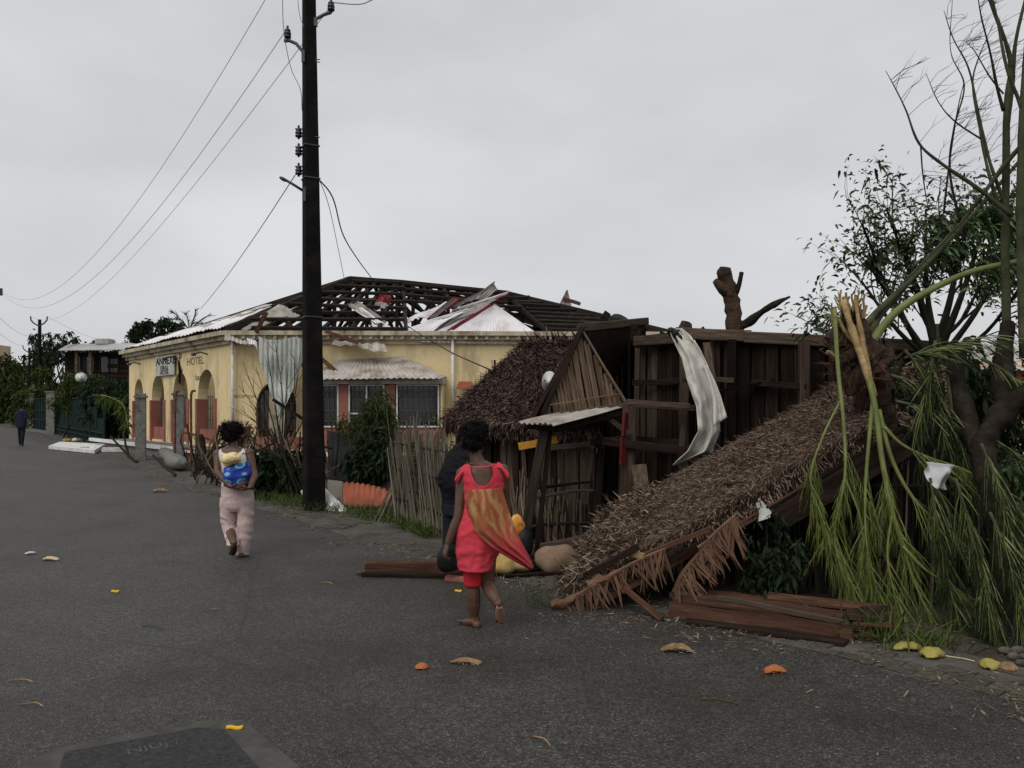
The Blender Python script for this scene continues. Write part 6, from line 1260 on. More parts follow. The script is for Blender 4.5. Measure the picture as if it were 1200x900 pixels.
# the tall stripped tree at the right edge: pale upright stems
rbse = Vector((X_at(1185, 6.2), 6.2, 0)); rt = empty('stripped_tree', rbse, 'tall stripped tree with bare upright stems over a dark bent trunk at the right edge', 'tree')
stem(rt, 'trunk', M['bark'], ((1150, 790, 5.75), (1162, 740, 5.8), (1175, 680, 5.9), (1176, 620, 6.0), (1160, 560, 6.1), (1152, 520, 6.2), (1180, 480, 6.2), (1215, 455, 6.1)), (.17, .135, .115, .10, .095, .09, .085, .085), 8, 14, .35)
stem(rt, 'limb', M['bark'], ((1155, 545, 6.15), (1130, 480, 6.4), (1120, 430, 6.6), (1135, 400, 6.7)), (.09, .075, .06, .045), 6, 9, .3)
stem(rt, 'limb', M['bark'], ((1180, 480, 6.2), (1176, 430, 6.5), (1180, 380, 6.7)), (.085, .07, .06), 6, 9, .3)
ups = [(((1180, 400, 6.7), (1178, 300, 6.7), (1179, 200, 6.7), (1180, 120, 6.7), (1184, 70, 6.7), (1160, 0, 6.7), (1145, -50, 6.7)), (.05, .046, .042, .034, .026, .017, .01)),
       (((1180, 150, 6.7), (1186, 100, 6.7), (1190, 50, 6.7), (1201, 0, 6.7), (1208, -40, 6.7)), (.03, .026, .02, .015, .01)),
       (((1200, 420, 6.5), (1196, 250, 6.5), (1199, 120, 6.5), (1206, 20, 6.5), (1210, -50, 6.5)), (.05, .045, .036, .026, .015)),
       (((1178, 240, 6.7), (1160, 190, 6.7), (1146, 130, 6.7), (1135, 80, 6.7), (1117, 45, 6.7), (1106, 12, 6.7)), (.022, .018, .014, .010, .007, .003)),
       (((1176, 260, 6.7), (1158, 200, 6.7), (1148, 150, 6.7), (1140, 100, 6.7), (1146, 70, 6.7), (1163, 30, 6.7)), (.024, .018, .014, .010, .007, .003)),
       (((1205, 162, 6.5), (1180, 190, 6.6), (1150, 230, 6.7), (1125, 262, 6.8), (1060, 330, 6.9)), (.028, .024, .02, .018, .012)),
       (((1186, 253, 6.6), (1145, 220, 6.6), (1105, 193, 6.6), (1077, 168, 6.6), (1062, 130, 6.6), (1050, 105, 6.6), (1038, 83, 6.6)), (.026, .022, .018, .014, .010, .007, .003)),
       (((1125, 262, 6.8), (1113, 200, 6.8), (1118, 150, 6.8), (1130, 100, 6.8), (1114, 60, 6.8), (1116, 0, 6.8)), (.016, .014, .011, .008, .005, .003)),
       (((1106, 250, 6.8), (1112, 195, 6.8), (1122, 130, 6.8), (1130, 95, 6.8)), (.013, .010, .007, .004)),
       (((1079, 172, 6.6), (1081, 200, 6.6), (1085, 230, 6.6), (1088, 245, 6.6)), (.010, .008, .006, .004)),
       (((1153, 165, 6.7), (1120, 143, 6.7), (1100, 120, 6.7), (1085, 86, 6.7)), (.011, .009, .006, .003)),
       (((1176, 130, 6.7), (1168, 100, 6.7), (1160, 60, 6.7), (1150, 20, 6.7), (1145, -10, 6.7)), (.02, .016, .012, .008, .004)),
       (((1199, 130, 6.5), (1180, 80, 6.5), (1168, 20, 6.5), (1158, -20, 6.5)), (.024, .018, .012, .008)),
       (((1176, 110, 6.7), (1160, 90, 6.7), (1142, 60, 6.7), (1130, 48, 6.7)), (.010, .008, .005, .003)), (((1104, 268, 7), (1100, 240, 7), (1103, 205, 7)), (.010, .007, .004)), (((1045, 268, 7), (1042, 250, 7), (1044, 236, 7)), (.008, .006, .003))]
for pts, r in ups:
    o, c = stem(rt, 'branch', M['stem_olive'] if r[0] > .02 else M['twig'], pts, [q*.8 for q in r], 6, 6, .2)
    b = MB()
    for k in range(13 if r[0] < .03 else 9):
        i = random.randrange(int(len(c)*.25), len(c)-1); q = c[i]; d = (c[i+1]-c[i]).normalized(); d = (d*.3+Vector((rnd(.2, 1.0), rnd(-.4, .4), rnd(-.1, .5)))).normalized(); l_ = rnd(.12, .34)
        pts2 = [q, q+d*l_*.5, q+d*l_+Vector((.05, 0, -.02))]; b.tube(pts2, [.0028, .002, .001], 3, cap=False)
        for j in range(2): e_ = pts2[1]+(pts2[2]-pts2[1])*rnd(0, 1); b.tube([e_, e_+(d+Vector((rnd(-.2, .5), rnd(-.3, .3), rnd(-.4, .3)))).normalized()*l_*.4], [.0016, .0008], 3, cap=False)
    b.build('twigs', M['twig'], o, kind='stuff')
# undergrowth behind and wall at the right edge
cs = [P(rnd(1020, 1200), rnd(425, 700), rnd(7.3, 8.1)) for _ in range(90)]
o = empty('undergrowth_shrub', (X_at(1110, 7.7), 7.7, 0), 'dense dark shrubbery behind the hanging green branches', 'shrub'); leaf_cloud('foliage', cs, [.3]*90, 12000, .085, M['leaf_dark'], o, shell=.2)
b = MB()
for k in range(40): p = Vector((X_at(rnd(1020, 1200), 7.6), rnd(7.3, 8), 0)); b.tube(bez([p, p+Vector((rnd(-.2, .2), 0, .9)), p+Vector((rnd(-.4, .4), 0, 1.8))], 3), lerpl([.02, .008], 7), 4)
b.build('stem', M['twig'], o, kind='stuff')
cs = [P(rnd(1175, 1215), rnd(530, 640), 7.0) for _ in range(14)]; o = empty('red_tinged_plant', (X_at(1195, 7), 7, 0), 'small leafy plant at the right edge beside the dark trunk', 'plant'); leaf_cloud('foliage', cs, [.17]*14, 1100, .07, M['leaf'], o)
hb2 = Vector((X_at(1215, 13), 13.5, 0)); o = empty('orange_house', hb2, 'orange walled house glimpsed behind the dark trunk at the right edge', 'house'); b = MB(); b.box(hb2+Vector((1.5, 1.5, 1.2)), (4.4, 3, 2.4)); b.build('wall', M['orange_wall'], o); b = MB(); b.box(hb2+Vector((1.5, -.05, .9)), (4.45, .1, .35)); b.build('band', M['white_paint'], o); corr(hb2+Vector((-1.0, -.4, 2.3)), hb2+Vector((4, -.4, 2.3)), hb2+Vector((4, 3.3, 3)), hb2+Vector((-1.0, 3.3, 3)), 12).build('roof', M['tin_old'], o)
def rag(label, c, w, h, cat='plastic bag', tail=True):
    o = empty('plastic_bag', c, label, cat); b = MB()
    b.grid(lambda u, v: c+Vector(((u-.5)*w*(1-.25*v)+.05*w*math.sin(v*5), .06*math.sin(u*6+v*3)+.04*mnoise.noise(Vector((u*3, v*3, w*9))), -v*h*(.62+.38*abs(math.sin(u*PI*1.5+.4)))-.12*h*u)), 12, 10, .003); b.build('film', M['plastic_white'], o, True)
rag('torn white plastic bag snagged in the hanging green branches', P(1101, 541, 6.1), .2, .2); rag('small white plastic scrap caught low by the dark trunk', P(1158, 694, 6.0), .1, .12)
# stones and gravel at the right edge
for k in range(6):
    p = Vector((X_at(1186+5*k, 5.2), 5.1+.13*(k % 3), .02)); o = empty('stone', p, ['largest rubble stone by the dark trunk', 'flat rubble stone by the dark trunk', 'rubble stone leaning on the dark trunk', 'small rubble stone at the right edge', 'rubble stone behind the split coconut half', 'rounded rubble stone at the right edge'][k], 'stone', 'rubble stones at the right edge'); b = MB(); b.ell(p, (rnd(.03, .06), rnd(.03, .05), rnd(.02, .04)), Matrix.Rotation(rnd(0, 3), 3, 'Z'), 8, 6); b.build('rock', M['block'], o)

# scraps of thatch, bark and leaf blown onto the road round the fallen roof
n = 1500; t = RNG.random(n); base = np.stack([.2+3.4*t+RNG.normal(size=n)*.25, 6.35-1.0*t*RNG.random(n)-RNG.exponential(.28, n)+.1, np.full(n, .014)], 1); dr = RNG.normal(size=(n, 3))*[1, 1, .18]
o = fast_quads('thatch_scraps', blades(base, dr, np.cross(nrmz(dr), [0, 0, 1.])+RNG.normal(size=(n, 3))*.25, RNG.uniform(.015, .075, n), RNG.uniform(.003, .009, n)), M['thatch']); o['label'] = 'scraps of thatch and bark strewn on the road round the fallen roof'
# ================================================================== PEOPLE
def remesh(b, name, m, parent, voxel, smooth=3, kind=None):
    me = bpy.data.meshes.new(name+'_raw'); me.from_pydata(b.v, [], b.f); t = bpy.data.objects.new(name+'_raw', me); COL.objects.link(t)
    r = t.modifiers.new('r', 'REMESH'); r.mode = 'VOXEL'; r.voxel_size = voxel; r.use_smooth_shade = True
    s = t.modifiers.new('s', 'SMOOTH'); s.factor = .5; s.iterations = smooth
    bpy.context.view_layer.update(); dg = bpy.context.evaluated_depsgraph_get(); out = bpy.data.meshes.new_from_object(t.evaluated_get(dg))
    bpy.data.objects.remove(t); bpy.data.meshes.remove(me)
    out.name = name; out.transform(Matrix.Translation(-wl(parent))); out.materials.clear(); out.materials.append(m)
    out.polygons.foreach_set('use_smooth', [True]*len(out.polygons)); return link(name, out, parent, wl(parent))
def hand(b, w, d, palm, s=1.0, curl=.6, thumb=1):
    """Palm, four unequal bent fingers and a thumb from its side; d points along the hand, palm is the palm's facing."""
    d = Vector(d).normalized(); pn = Vector(palm)-d*Vector(palm).dot(d); pn.normalize(); x = d.cross(pn)*thumb
    w = Vector(w)
    b.tube([w-d*.01*s, w+d*.03*s, w+d*.07*s, w+d*.09*s], [.022*s, .034*s, .038*s, .03*s], 10, flat=.42, flatdir=pn)
    for k, (off, ln) in enumerate(((.029, .066), (.010, .076), (-.010, .070), (-.028, .054))):
        p = w+d*.083*s+x*off*s; dd = d.copy(); pts = [p-d*.012*s, p]; a = curl*(.8+.12*k)
        for j in range(3):
            dd = (Quaternion(d.cross(pn), a*(.55 if j == 0 else .75)) @ dd); pts.append(pts[-1]+dd*ln*s*(.45, .32, .23)[j])
        b.tube(pts, [.0095*s, .0092*s, .0086*s, .0078*s, .0062*s], 7)
    p = w+d*.022*s+x*.026*s; t1 = (d*.6+x*.75+pn*.35).normalized(); t2 = (d*.9+x*.15+pn*.5).normalized()
    b.tube([p-t1*.012*s, p+t1*.034*s, p+t1*.034*s+t2*.026*s, p+t1*.034*s+t2*.046*s], [.013*s, .0115*s, .0098*s, .007*s], 7)
def foot(b, an, heel, toe, s=1.0, up=None):
    """Ankle, heel, arch, five toes; heel and toe are the sole points."""
    an, heel, toe = map(Vector, (an, heel, toe)); d = (toe-heel).normalized(); upv = Vector(up) if up else (an-heel)-d*(an-heel).dot(d); upv.normalize(); x = d.cross(upv); L_ = (toe-heel).length
    h = heel+upv*.03*s
    b.tube([an+upv*.03*s, an, h+d*.05*s+upv*.015*s], [.036*s, .038*s, .04*s], 10); b.ell(heel+d*.025*s+upv*.03*s, (.033*s, .033*s, .032*s), None, 10, 8)
    b.tube([h+d*.01*s, h+d*L_*.35+upv*.008*s, h+d*L_*.62-upv*.004*s, h+d*L_*.8-upv*.012*s], [.03*s, .036*s, .04*s, .03*s], 10, flat=.72, flatdir=upv)
    for k in range(5):
        o = (k-2)*.0165*s; q = h+d*(L_*.74-abs(k-.8)*.006)+x*o-upv*.015*s; b.tube([q, q+d*.03*s, q+d*(L_*.25-.008*k)*.98], [.011*s, .0105*s, (.011 if k == 0 or k == 4 else .008)*s], 6)
def limb(b, p, q, rs, n=10, bulge=None):
    p, q = Vector(p), Vector(q); k = len(rs); pts = [p.lerp(q, i/(k-1))+(Vector(bulge)*math.sin(PI*i/(k-1)) if bulge else Vector()) for i in range(k)]; b.tube(pts, rs, n)
def head(b, c, f, s=1.0, parts=None, tilt=(0, 0, 1)):
    f = Vector(f).normalized(); u = Vector(tilt).normalized(); x = f.cross(u).normalized(); u = x.cross(f); R = Matrix((x, f, u)).transposed(); at = lambda a, e, g: c+R @ Vector((a*s, e*s, g*s))
    b.ell(at(0, -.012, .02), (.073*s, .092*s, .09*s), R, 16, 12); b.ell(at(0, .03, -.045), (.052*s, .06*s, .062*s), R, 12, 9); b.ell(at(0, .055, -.085), (.03*s, .028*s, .022*s), R, 10, 8)
    b.tube([at(0, .078, .012), at(0, .1, -.022), at(0, .088, -.034)], [.009*s, .016*s, .012*s], 7)
    for s_ in (-1, 1):
        b.ell(at(s_*.076, -.005, -.012), (.012*s, .02*s, .032*s), R, 8, 7); b.ell(at(s_*.04, .06, -.022), (.02*s, .02*s, .02*s), R, 8, 6); b.ell(at(s_*.012, .098-.006, -.032), (.009*s, .01*s, .008*s), R, 6, 5)
    b.ell(at(0, .084, -.058), (.024*s, .012*s, .007*s), R, 8, 6); b.ell(at(0, .082, -.069), (.021*s, .012*s, .007*s), R, 8, 6); return R, at
def eyes(at, s, parent):
    for s_ in (-1, 1):
        e_ = MB(); e_.ell(at(s_*.031, .073, .004), (.0125*s,)*3, None, 10, 8); o = e_.build('eye', M['white_paint'], parent, True); i_ = MB(); i_.ell(at(s_*.031, .083, .004), (.006*s,)*3, None, 8, 6); i_.build('iris', M['hair'], o, True)
    l_ = MB(); l_.ell(at(0, .0935, -.0635), (.019*s, .004*s, .0035*s), None, 8, 5); l_.build('lips', M['bark_red'], parent, True)
def hairdo(name, at, s, parent, shape, seed=0, n=1500, curl=.02):
    """Hair volume of small tufts over a cap."""
    b = MB()
    for (a, e, g), (rx, ry, rz) in shape: b.ell(at(a, e, g), (rx*s, ry*s, rz*s), None, 14, 10)
    o = remesh(b, name, M['hair'], parent, .012*s, 2); me = o.data; vs = np.array([v.co[:] for v in me.vertices]); ns = np.array([v.normal[:] for v in me.vertices])
    idx = RNG.integers(0, len(vs), n); p = vs[idx]+np.array(wl(parent)); d = ns[idx]+RNG.normal(size=(n, 3))*.8
    t = fast_quads('curls', blades(p-ns[idx]*.006, d, RNG.normal(size=(n, 3)), RNG.uniform(.5, 1.5, n)*curl*s, np.full(n, .008*s), RNG.normal(size=(n, 3))), M['hair'], o); return o
def garment(name, rs, m, parent, n=40, fold=.0, th=.006, seed=0, freq=5, open_fn=None, sub=4):
    """Cloth tube. rs: list of (centre, half width, half depth, axis x, axis y); top ring first."""
    def fn(u, v):
        t = v*(len(rs)-1); i = min(int(t), len(rs)-2); k = t-i; a, c = rs[i], rs[i+1]
        p = a[0].lerp(c[0], k); w = a[1]*(1-k)+c[1]*k; d = a[2]*(1-k)+c[2]*k; ang = 2*PI*u
        if open_fn: pass
        nz = fold*(mnoise.noise(Vector((math.cos(ang)*freq*.4+seed, math.sin(ang)*freq*.4, v*3.1+seed)))+.6*math.sin(v*26+3*math.sin(ang+seed)+seed)*.35)
        return p+Vector((math.cos(ang)*(w+nz), math.sin(ang)*(d+nz), 0))+(open_fn(ang, v) if open_fn else Vector())
    b = MB(); b.grid(fn, n, (len(rs)-1)*sub, th); return b.build(name, m, parent, True)

# ---------------------------------------------------- woman in the coral dress
def Q(x, y, Y=6.0): return P(x, y, Y)
wb = G(553, 736); lady = empty('person', wb, 'barefoot woman in coral red dress with orange and red wrap fluttering from her back', 'person', 'people walking on the road')
b = MB(); f = Vector((-.22, 1, 0)); hc = Q(553.5, 514, 6.02)
Rh, at = head(b, hc, (-.38, 1, -.05), 1.0)
nk = Q(560, 543, 6.0); b.tube([hc-Vector((0, 0, .06)), Q(557, 533, 6.0), nk], [.05, .046, .06], 12)
shL, shR = Q(543, 556, 6.0), Q(588, 552, 6.0)
b.rings([[c+Vector((math.cos(t)*w, math.sin(t)*d, 0)) for t in np.linspace(0, 2*PI, 17)[:-1]] for c, w, d in ((Q(562, 540, 6.0), .05, .05), (Q(564, 546, 6.0), .125, .07), (Q(565, 553, 6.0), .160, .088), (Q(566, 568, 6.0), .150, .10), (Q(566, 585, 5.99), .135, .10), (Q(565, 600, 5.98), .125, .098), (Q(563, 618, 5.98), .135, .105), (Q(561, 634, 5.98), .143, .11), (Q(560, 648, 5.98), .13, .1))])
b.ell(shL, (.058, .055, .055)); b.ell(shR, (.058, .055, .055))
elL, wrL = Q(537, 607, 5.96), Q(525, 637, 5.97)
limb(b, shL, elL, [.052, .05, .044, .038, .038]); limb(b, elL, wrL, [.038, .039, .034, .027]); hand(b, wrL, wrL-elL+Vector((0, .0, -.05)), (.8, .3, 0), 1.0, .95, -1)
elR, wrR = Q(594, 603, 6.1), Q(578, 618, 6.30); limb(b, shR, elR, [.052, .05, .044, .038, .038]); limb(b, elR, wrR, [.038, .039, .034, .027]); hand(b, wrR, wrR-elR, (-.6, 0, -.6), 1.0, .7, 1)
hipL, hipR = Q(551.5, 642, 5.98), Q(570, 642, 5.98); knL, anL = Q(554, 690, 6.0), Q(556, 726, 6.03); knR, anR = Q(572, 686, 6.02), Q(584, 708, 5.84)
limb(b, hipL, knL, [.076, .074, .066, .057, .052]); limb(b, knL, anL, [.054, .056, .053, .042, .033], bulge=(0, -.012, 0))
limb(b, hipR, knR, [.076, .074, .066, .057, .052]); limb(b, knR, anR, [.054, .056, .053, .042, .033], bulge=(0, -.012, 0))
foot(b, anL, G(560, 737)+Vector((.0, -.02, .005)), G(545, 736)+Vector((-.06, .1, .005)))
foot(b, anR, Q(585, 709, 5.79), Q(588, 731, 5.93)+Vector((0, .02, 0)))
body = remesh(b, 'body', M['skin'], lady, .0052, 2)
eyes(at, 1.0, body)
s_ = MB(); d_ = (Q(588, 731, 5.95)-Q(585, 709, 5.79)); p0 = Q(585, 710, 5.785); nrm = Vector((0, -1, -.55)).normalized()
s_.grid(lambda u, v: p0+d_*(v*.86+.02)+Vector(((u-.5)*2*(.028+.013*v)*math.sin(PI*min(1, max(.12, v*.86+.1)))**.4, 0, 0))+nrm*(.013-.02*(2*u-1)**2), 8, 10, .004); s_.build('sole', M['sole'], lady, True)
hairdo('hair', at, 1.0, lady, (((0, -.03, .03), (.086, .094, .092)), ((.03, -.08, .05), (.064, .06, .064)), ((-.02, -.06, -.03), (.078, .06, .06)), ((.045, -.03, .085), (.055, .055, .04))), 1, 3000, .02)
# bodice: cut low in a U at the back
def bod_top(ang):
    back_ = max(0, -math.sin(ang)); front = max(0, math.sin(ang)); c = abs(math.cos(ang+.0))
    return -.16*(max(0, 1-(abs(ang-1.5*PI)/.62)**2.6) if abs(ang-1.5*PI) < .62 else 0)-.10*(max(0, 1-(abs(ang-.5*PI)/.7)**2) if abs(ang-.5*PI) < .7 else 0)-(.05*max(0, 1-(min(abs(ang), abs(ang-PI), abs(ang-2*PI))/.35)**2) if min(abs(ang), abs(ang-PI), abs(ang-2*PI)) < .35 else 0)
rs = [(Q(563.5, 543.5, 6.0), .125, .082), (Q(565, 550, 6.0), .168, .098), (Q(566, 562, 6.0), .166, .112), (Q(566, 580, 6.0), .15, .114), (Q(565, 598, 5.99), .137, .11)]
def bod(u, v):
    ang = 2*PI*u; z0 = bod_top(ang); zt, zb = rs[0][0].z+z0, rs[-1][0].z; z = zt+(zb-zt)*v; zs = [r[0].z for r in rs][::-1]
    w = float(np.interp(z, zs, [r[1] for r in rs][::-1])); d = float(np.interp(z, zs, [r[2] for r in rs][::-1])); x = float(np.interp(z, zs, [r[0].x for r in rs][::-1]))
    nz = .004*math.sin(z*90+ang*2)+.006*mnoise.noise(Vector((math.cos(ang)*3, math.sin(ang)*3, z*9)))
    return Vector((x+math.cos(ang)*(w+nz+.004), 6.0+math.sin(ang)*(d+nz+.004), z))
bb = MB(); bb.grid(lambda u, v: bod(1-u, v), 64, 18, .006); dress = bb.build('dress_bodice', M['coral'], lady, True)
bb = MB(); bb.tube(bez([Q(556, 548, 5.9), Q(568, 547.5, 5.885), Q(580, 544.5, 5.9)], 4), .006, 6); bb.build('back_string', M['coral'], dress, True)
for sh, sx in ((shL, -1), (shR, 1)):           # ruffled cap sleeves
    r_ = MB(); r_.grid(lambda u, v: sh+Vector((-sx*.035, 0, .065))+Vector((sx*(.085*v+.01*math.sin(u*44)*v), 0, 0))+Vector((0, -math.cos(u*2*PI)*(.055+.035*v+.008*math.sin(u*50)), (math.sin(u*PI*2)*0)-.085*v*v-.03*abs(math.cos(u*PI*2))+.012*math.sin(u*38)*v)), 44, 8, .004); r_.build('ruffle_sleeve', M['coral'], dress, True)
skirt = [(Q(565, 596, 5.99), .135, .111), (Q(563, 612, 5.98), .148, .122), (Q(561, 628, 5.98), .163, .13), (Q(559.5, 644, 5.98), .158, .13), (Q(558.5, 656, 5.98), .140, .125), (Q(557.5, 667, 5.97), .122, .12)]
sk = garment('dress_skirt', skirt[::1], M['coral'], lady, 96, .010, .006, 3, 9, None, 8)
for v in sk.data.vertices:             # pulled creases: sideways over the hips, lengthwise toward the hem
    p = v.co; c_ = max(0, min(1, (.95-p.z)/.1)); v.co = p+v.normal*(c_*(.010*mnoise.noise(Vector((p.x*6+p.z*5, p.y*6, p.z*11-p.x*6)))+.008*mnoise.noise(Vector((p.x*13+p.z*8, p.y*13, p.z*24-p.x*10)))))
leg_ = [(Q(553.5, 660, 5.99), .074, .074), (Q(554, 675, 6.0), .068, .069), (Q(554.3, 686, 6.0), .064, .065)]; garment('leggings', leg_, M['red_knit'], lady, 24, .004, .004, 5)
bb = MB(); bb.tube([nk+Vector((.075*math.cos(a)-.004, .062*math.sin(a), .012-.02*math.sin(a+PI))) for a in np.linspace(0, 2*PI, 20)], .0045, 5); bb.build('necklace', M['rust'], lady)
def wrap_mat():
    m = bpy.data.materials.new('printed_wrap'); m.use_nodes = True; nt = m.node_tree; N, L = nt.nodes, nt.links; bs = N['Principled BSDF']; tc = N.new('ShaderNodeTexCoord')
    uv = N.new('ShaderNodeAttribute'); uv.attribute_name = 'cloth_uv'; sep = N.new('ShaderNodeSeparateXYZ'); L.new(uv.outputs['Vector'], sep.inputs[0])
    wv = N.new('ShaderNodeTexWave'); wv.inputs['Scale'].default_value = 1.1; wv.inputs['Distortion'].default_value = 11; wv.inputs['Detail'].default_value = 3; wv.inputs['Detail Scale'].default_value = 2.2; L.new(uv.outputs['Vector'], wv.inputs['Vector'])
    cr = N.new('ShaderNodeValToRGB'); e = cr.color_ramp.elements; e[0].position = .1; e[0].color = (.30, .075, .03, 1); e[1].position = .95; e[1].color = (.40, .21, .07, 1); x = e.new(.5); x.color = (.34, .125, .04, 1); L.new(wv.outputs['Fac'], cr.inputs[0])
    r2 = N.new('ShaderNodeValToRGB'); e = r2.color_ramp.elements; e[0].position = .56; e[0].color = (0, 0, 0, 1); e[1].position = .88; e[1].color = (1, 1, 1, 1)
    nz = N.new('ShaderNodeTexNoise'); nz.inputs['Scale'].default_value = 6; L.new(uv.outputs['Vector'], nz.inputs['Vector']); ad = N.new('ShaderNodeMath'); ad.operation = 'MULTIPLY_ADD'; ad.inputs[1].default_value = .18; L.new(nz.outputs['Fac'], ad.inputs[0]); L.new(sep.outputs['Y'], ad.inputs[2]); L.new(ad.outputs[0], r2.inputs[0])
    mx = N.new('ShaderNodeMix'); mx.data_type = 'RGBA'; mx.inputs[7].default_value = (.38, .03, .04, 1); L.new(r2.outputs[0], mx.inputs[0]); L.new(cr.outputs[0], mx.inputs[6]); L.new(mx.outputs[2], bs.inputs['Base Color']); bs.inputs['Roughness'].default_value = .8
    tr = N.new('ShaderNodeBsdfTranslucent'); ms = N.new('ShaderNodeMixShader'); ms.inputs[0].default_value = .25; L.new(mx.outputs[2], tr.inputs[0]); L.new(bs.outputs[0], ms.inputs[1]); L.new(tr.outputs[0], ms.inputs[2]); L.new(ms.outputs[0], N['Material Output'].inputs['Surface']); return m
def uv_attr(o, nu, nv, both=True):
    me = o.data; at_ = me.attributes.new('cloth_uv', 'FLOAT_VECTOR', 'POINT'); d = [(i/nu, j/nv, 0) for j in range(nv+1) for i in range(nu+1)]; d = (d*2)[:len(me.vertices)]
    at_.data.foreach_set('vector', np.array(d, np.float32).ravel())
def lamba(u, v):
    vs = [0, .15, .35, .55, .75, .9, 1]
    xl = float(np.interp(v, vs, [547, 545, 549, 556, 575, 604, 622])); yl = float(np.interp(v, vs, [574, 585, 603, 622, 641, 658, 668])); xr = float(np.interp(v, vs, [588, 592, 598, 604, 612, 619, 624])); yr = float(np.interp(v, vs, [571, 585, 603, 621, 637, 650, 660]))
    sag = 9*math.sin(PI*u)*(.25+.75*v)*(1-.5*v)
    Y = 5.862-.13*v*math.sin(PI*u*.9+.1)-.07*v+.03*math.sin(u*7+v*6)*(.3+.7*v)+.014*math.sin(u*19-v*11)*min(1, v*2+.25)+.06*(abs(2*u-1)**2)*(1-v)
    return P(xl+(xr-xl)*u, yl+(yr-yl)*u+sag*.45, Y)
bb = MB(); bb.grid(lamba, 44, 48, .003); lam = bb.build('wrap', wrap_mat(), lady, True); uv_attr(lam, 44, 48)

# ---------------------------------------------------- woman carrying a baby on her back
Y0 = 8.9
def q8(x, y, dy=0.0): return P(x, y, Y0+dy)
mb_ = G(283, 653); mum = empty('person', mb_, 'woman in pale pink trousers walking away with a baby tied on her back', 'person', 'people walking on the road')
b = MB(); hc2 = q8(271.5, 510, .02); Rh, at2 = head(b, hc2, (.1, 1, -.08), 1.0)
b.tube([hc2-Vector((0, 0, .06)), q8(272.5, 519), q8(273, 527)], [.048, .047, .062], 12)
b.rings([[c+Vector((math.cos(t)*w, math.sin(t)*d, 0)) for t in np.linspace(0, 2*PI, 17)[:-1]] for c, w, d in ((q8(273, 523), .06, .05), (q8(273, 526.5), .14, .07), (q8(273.5, 531), .178, .09), (q8(274.5, 541), .168, .10), (q8(275.5, 553), .14, .098), (q8(276.5, 562), .138, .10), (q8(277.5, 573), .165, .115), (q8(278, 584), .17, .12), (q8(278, 594), .12, .09))])
sL, sR = q8(255.5, 532), q8(292, 531); b.ell(sL, (.056, .055, .055)); b.ell(sR, (.056, .055, .055))
eL2, w2L = q8(254.5, 553, -.08), q8(271, 570.5, -.27); eR2, w2R = q8(298.5, 556, -.06), q8(293, 572, -.26)
limb(b, sL, eL2, [.05, .049, .044, .038, .038]); limb(b, eL2, w2L, [.038, .039, .034, .027]); hand(b, w2L, Vector((1, -.1, -.12)), (0, .3, 1), .95, .5, 1)
limb(b, sR, eR2, [.05, .049, .044, .038, .038]); limb(b, eR2, w2R, [.038, .039, .034, .027]); hand(b, w2R, Vector((-1, -.1, -.15)), (0, .3, 1), .95, .5, -1)
aL, aR = q8(273.5, 635, -.22), q8(283.5, 644, .0)
limb(b, q8(269, 590), q8(268, 618, .03), [.085, .08, .07, .058]); limb(b, q8(268, 618, .03), aL, [.056, .055, .05, .036]); limb(b, q8(287, 590), q8(287, 620, .03), [.085, .08, .07, .058]); limb(b, q8(287, 620, .03), aR, [.056, .055, .05, .036])
foot(b, aL, q8(275, 637, -.3), q8(272.5, 651.5, -.16)); foot(b, aR, G(284, 653.5)+Vector((0, -.05, .004)), G(279, 651)+Vector((-.02, .08, .004)))
mbody = remesh(b, 'body', M['skin'], mum, .0062, 2); eyes(at2, 1.0, mbody)
s_ = MB(); p0 = q8(275, 637.5, -.315); d_ = q8(272.5, 651.5, -.165)-q8(275, 637, -.3)
s_.grid(lambda u, v: p0+d_*(v*.84+.03)+Vector(((u-.5)*2*(.028+.012*v)*math.sin(PI*min(1, max(.12, v*.86+.1)))**.4, -.004, 0))+Vector((0, -.9, -.4))*(.012-.02*(2*u-1)**2), 8, 10, .004); s_.build('sole', M['bark_red'], mum, True)
hairdo('hair', at2, 1.0, mum, (((0, -.025, .035), (.09, .10, .095)), ((0, -.06, -.01), (.075, .06, .06)), ((.05, -.02, .085), (.07, .06, .05)), ((.095, -.02, .075), (.045, .04, .035)), ((-.05, -.02, .09), (.05, .05, .04))), 2, 2200, .035)
tk = [(q8(273.5, 530), .170, .095), (q8(274, 538), .174, .105), (q8(275, 548), .155, .108), (q8(276, 560), .15, .11), (q8(277, 571), .165, .12)]
def tank(u, v):
    ang = 2*PI*u; dip = 0
    for a0, wd, dp in ((1.5*PI, .95, .055), (.5*PI, .95, .09)):
        k = abs(ang-a0)/wd
        if k < 1: dip = max(dip, dp*(1-k**3))
    k = min(abs(ang), abs(ang-PI), abs(ang-2*PI))/.42
    if k < 1: dip = max(dip, .13*(1-k*k))
    zt, zb = q8(0, 526).z+.005-dip, tk[-1][0].z; z = zt+(zb-zt)*v; zs = [r[0].z for r in tk][::-1]; zc = min(z, tk[0][0].z)
    w = float(np.interp(zc, zs, [r[1] for r in tk][::-1])); d = float(np.interp(zc, zs, [r[2] for r in tk][::-1])); x = float(np.interp(zc, zs, [r[0].x for r in tk][::-1]))
    if z > zc: k2 = 1-(z-zc)/.09*.3; w *= k2; d *= k2
    nz = .006*mnoise.noise(Vector((math.cos(ang)*3, math.sin(ang)*3, z*9)))
    return Vector((x+math.cos(ang)*(w+nz), Y0+math.sin(ang)*(d+nz), z))
bb = MB(); bb.grid(lambda u, v: tank(1-u, v), 64, 16, .005); bb.build('white_top', M['white_cotton'], mum, True)
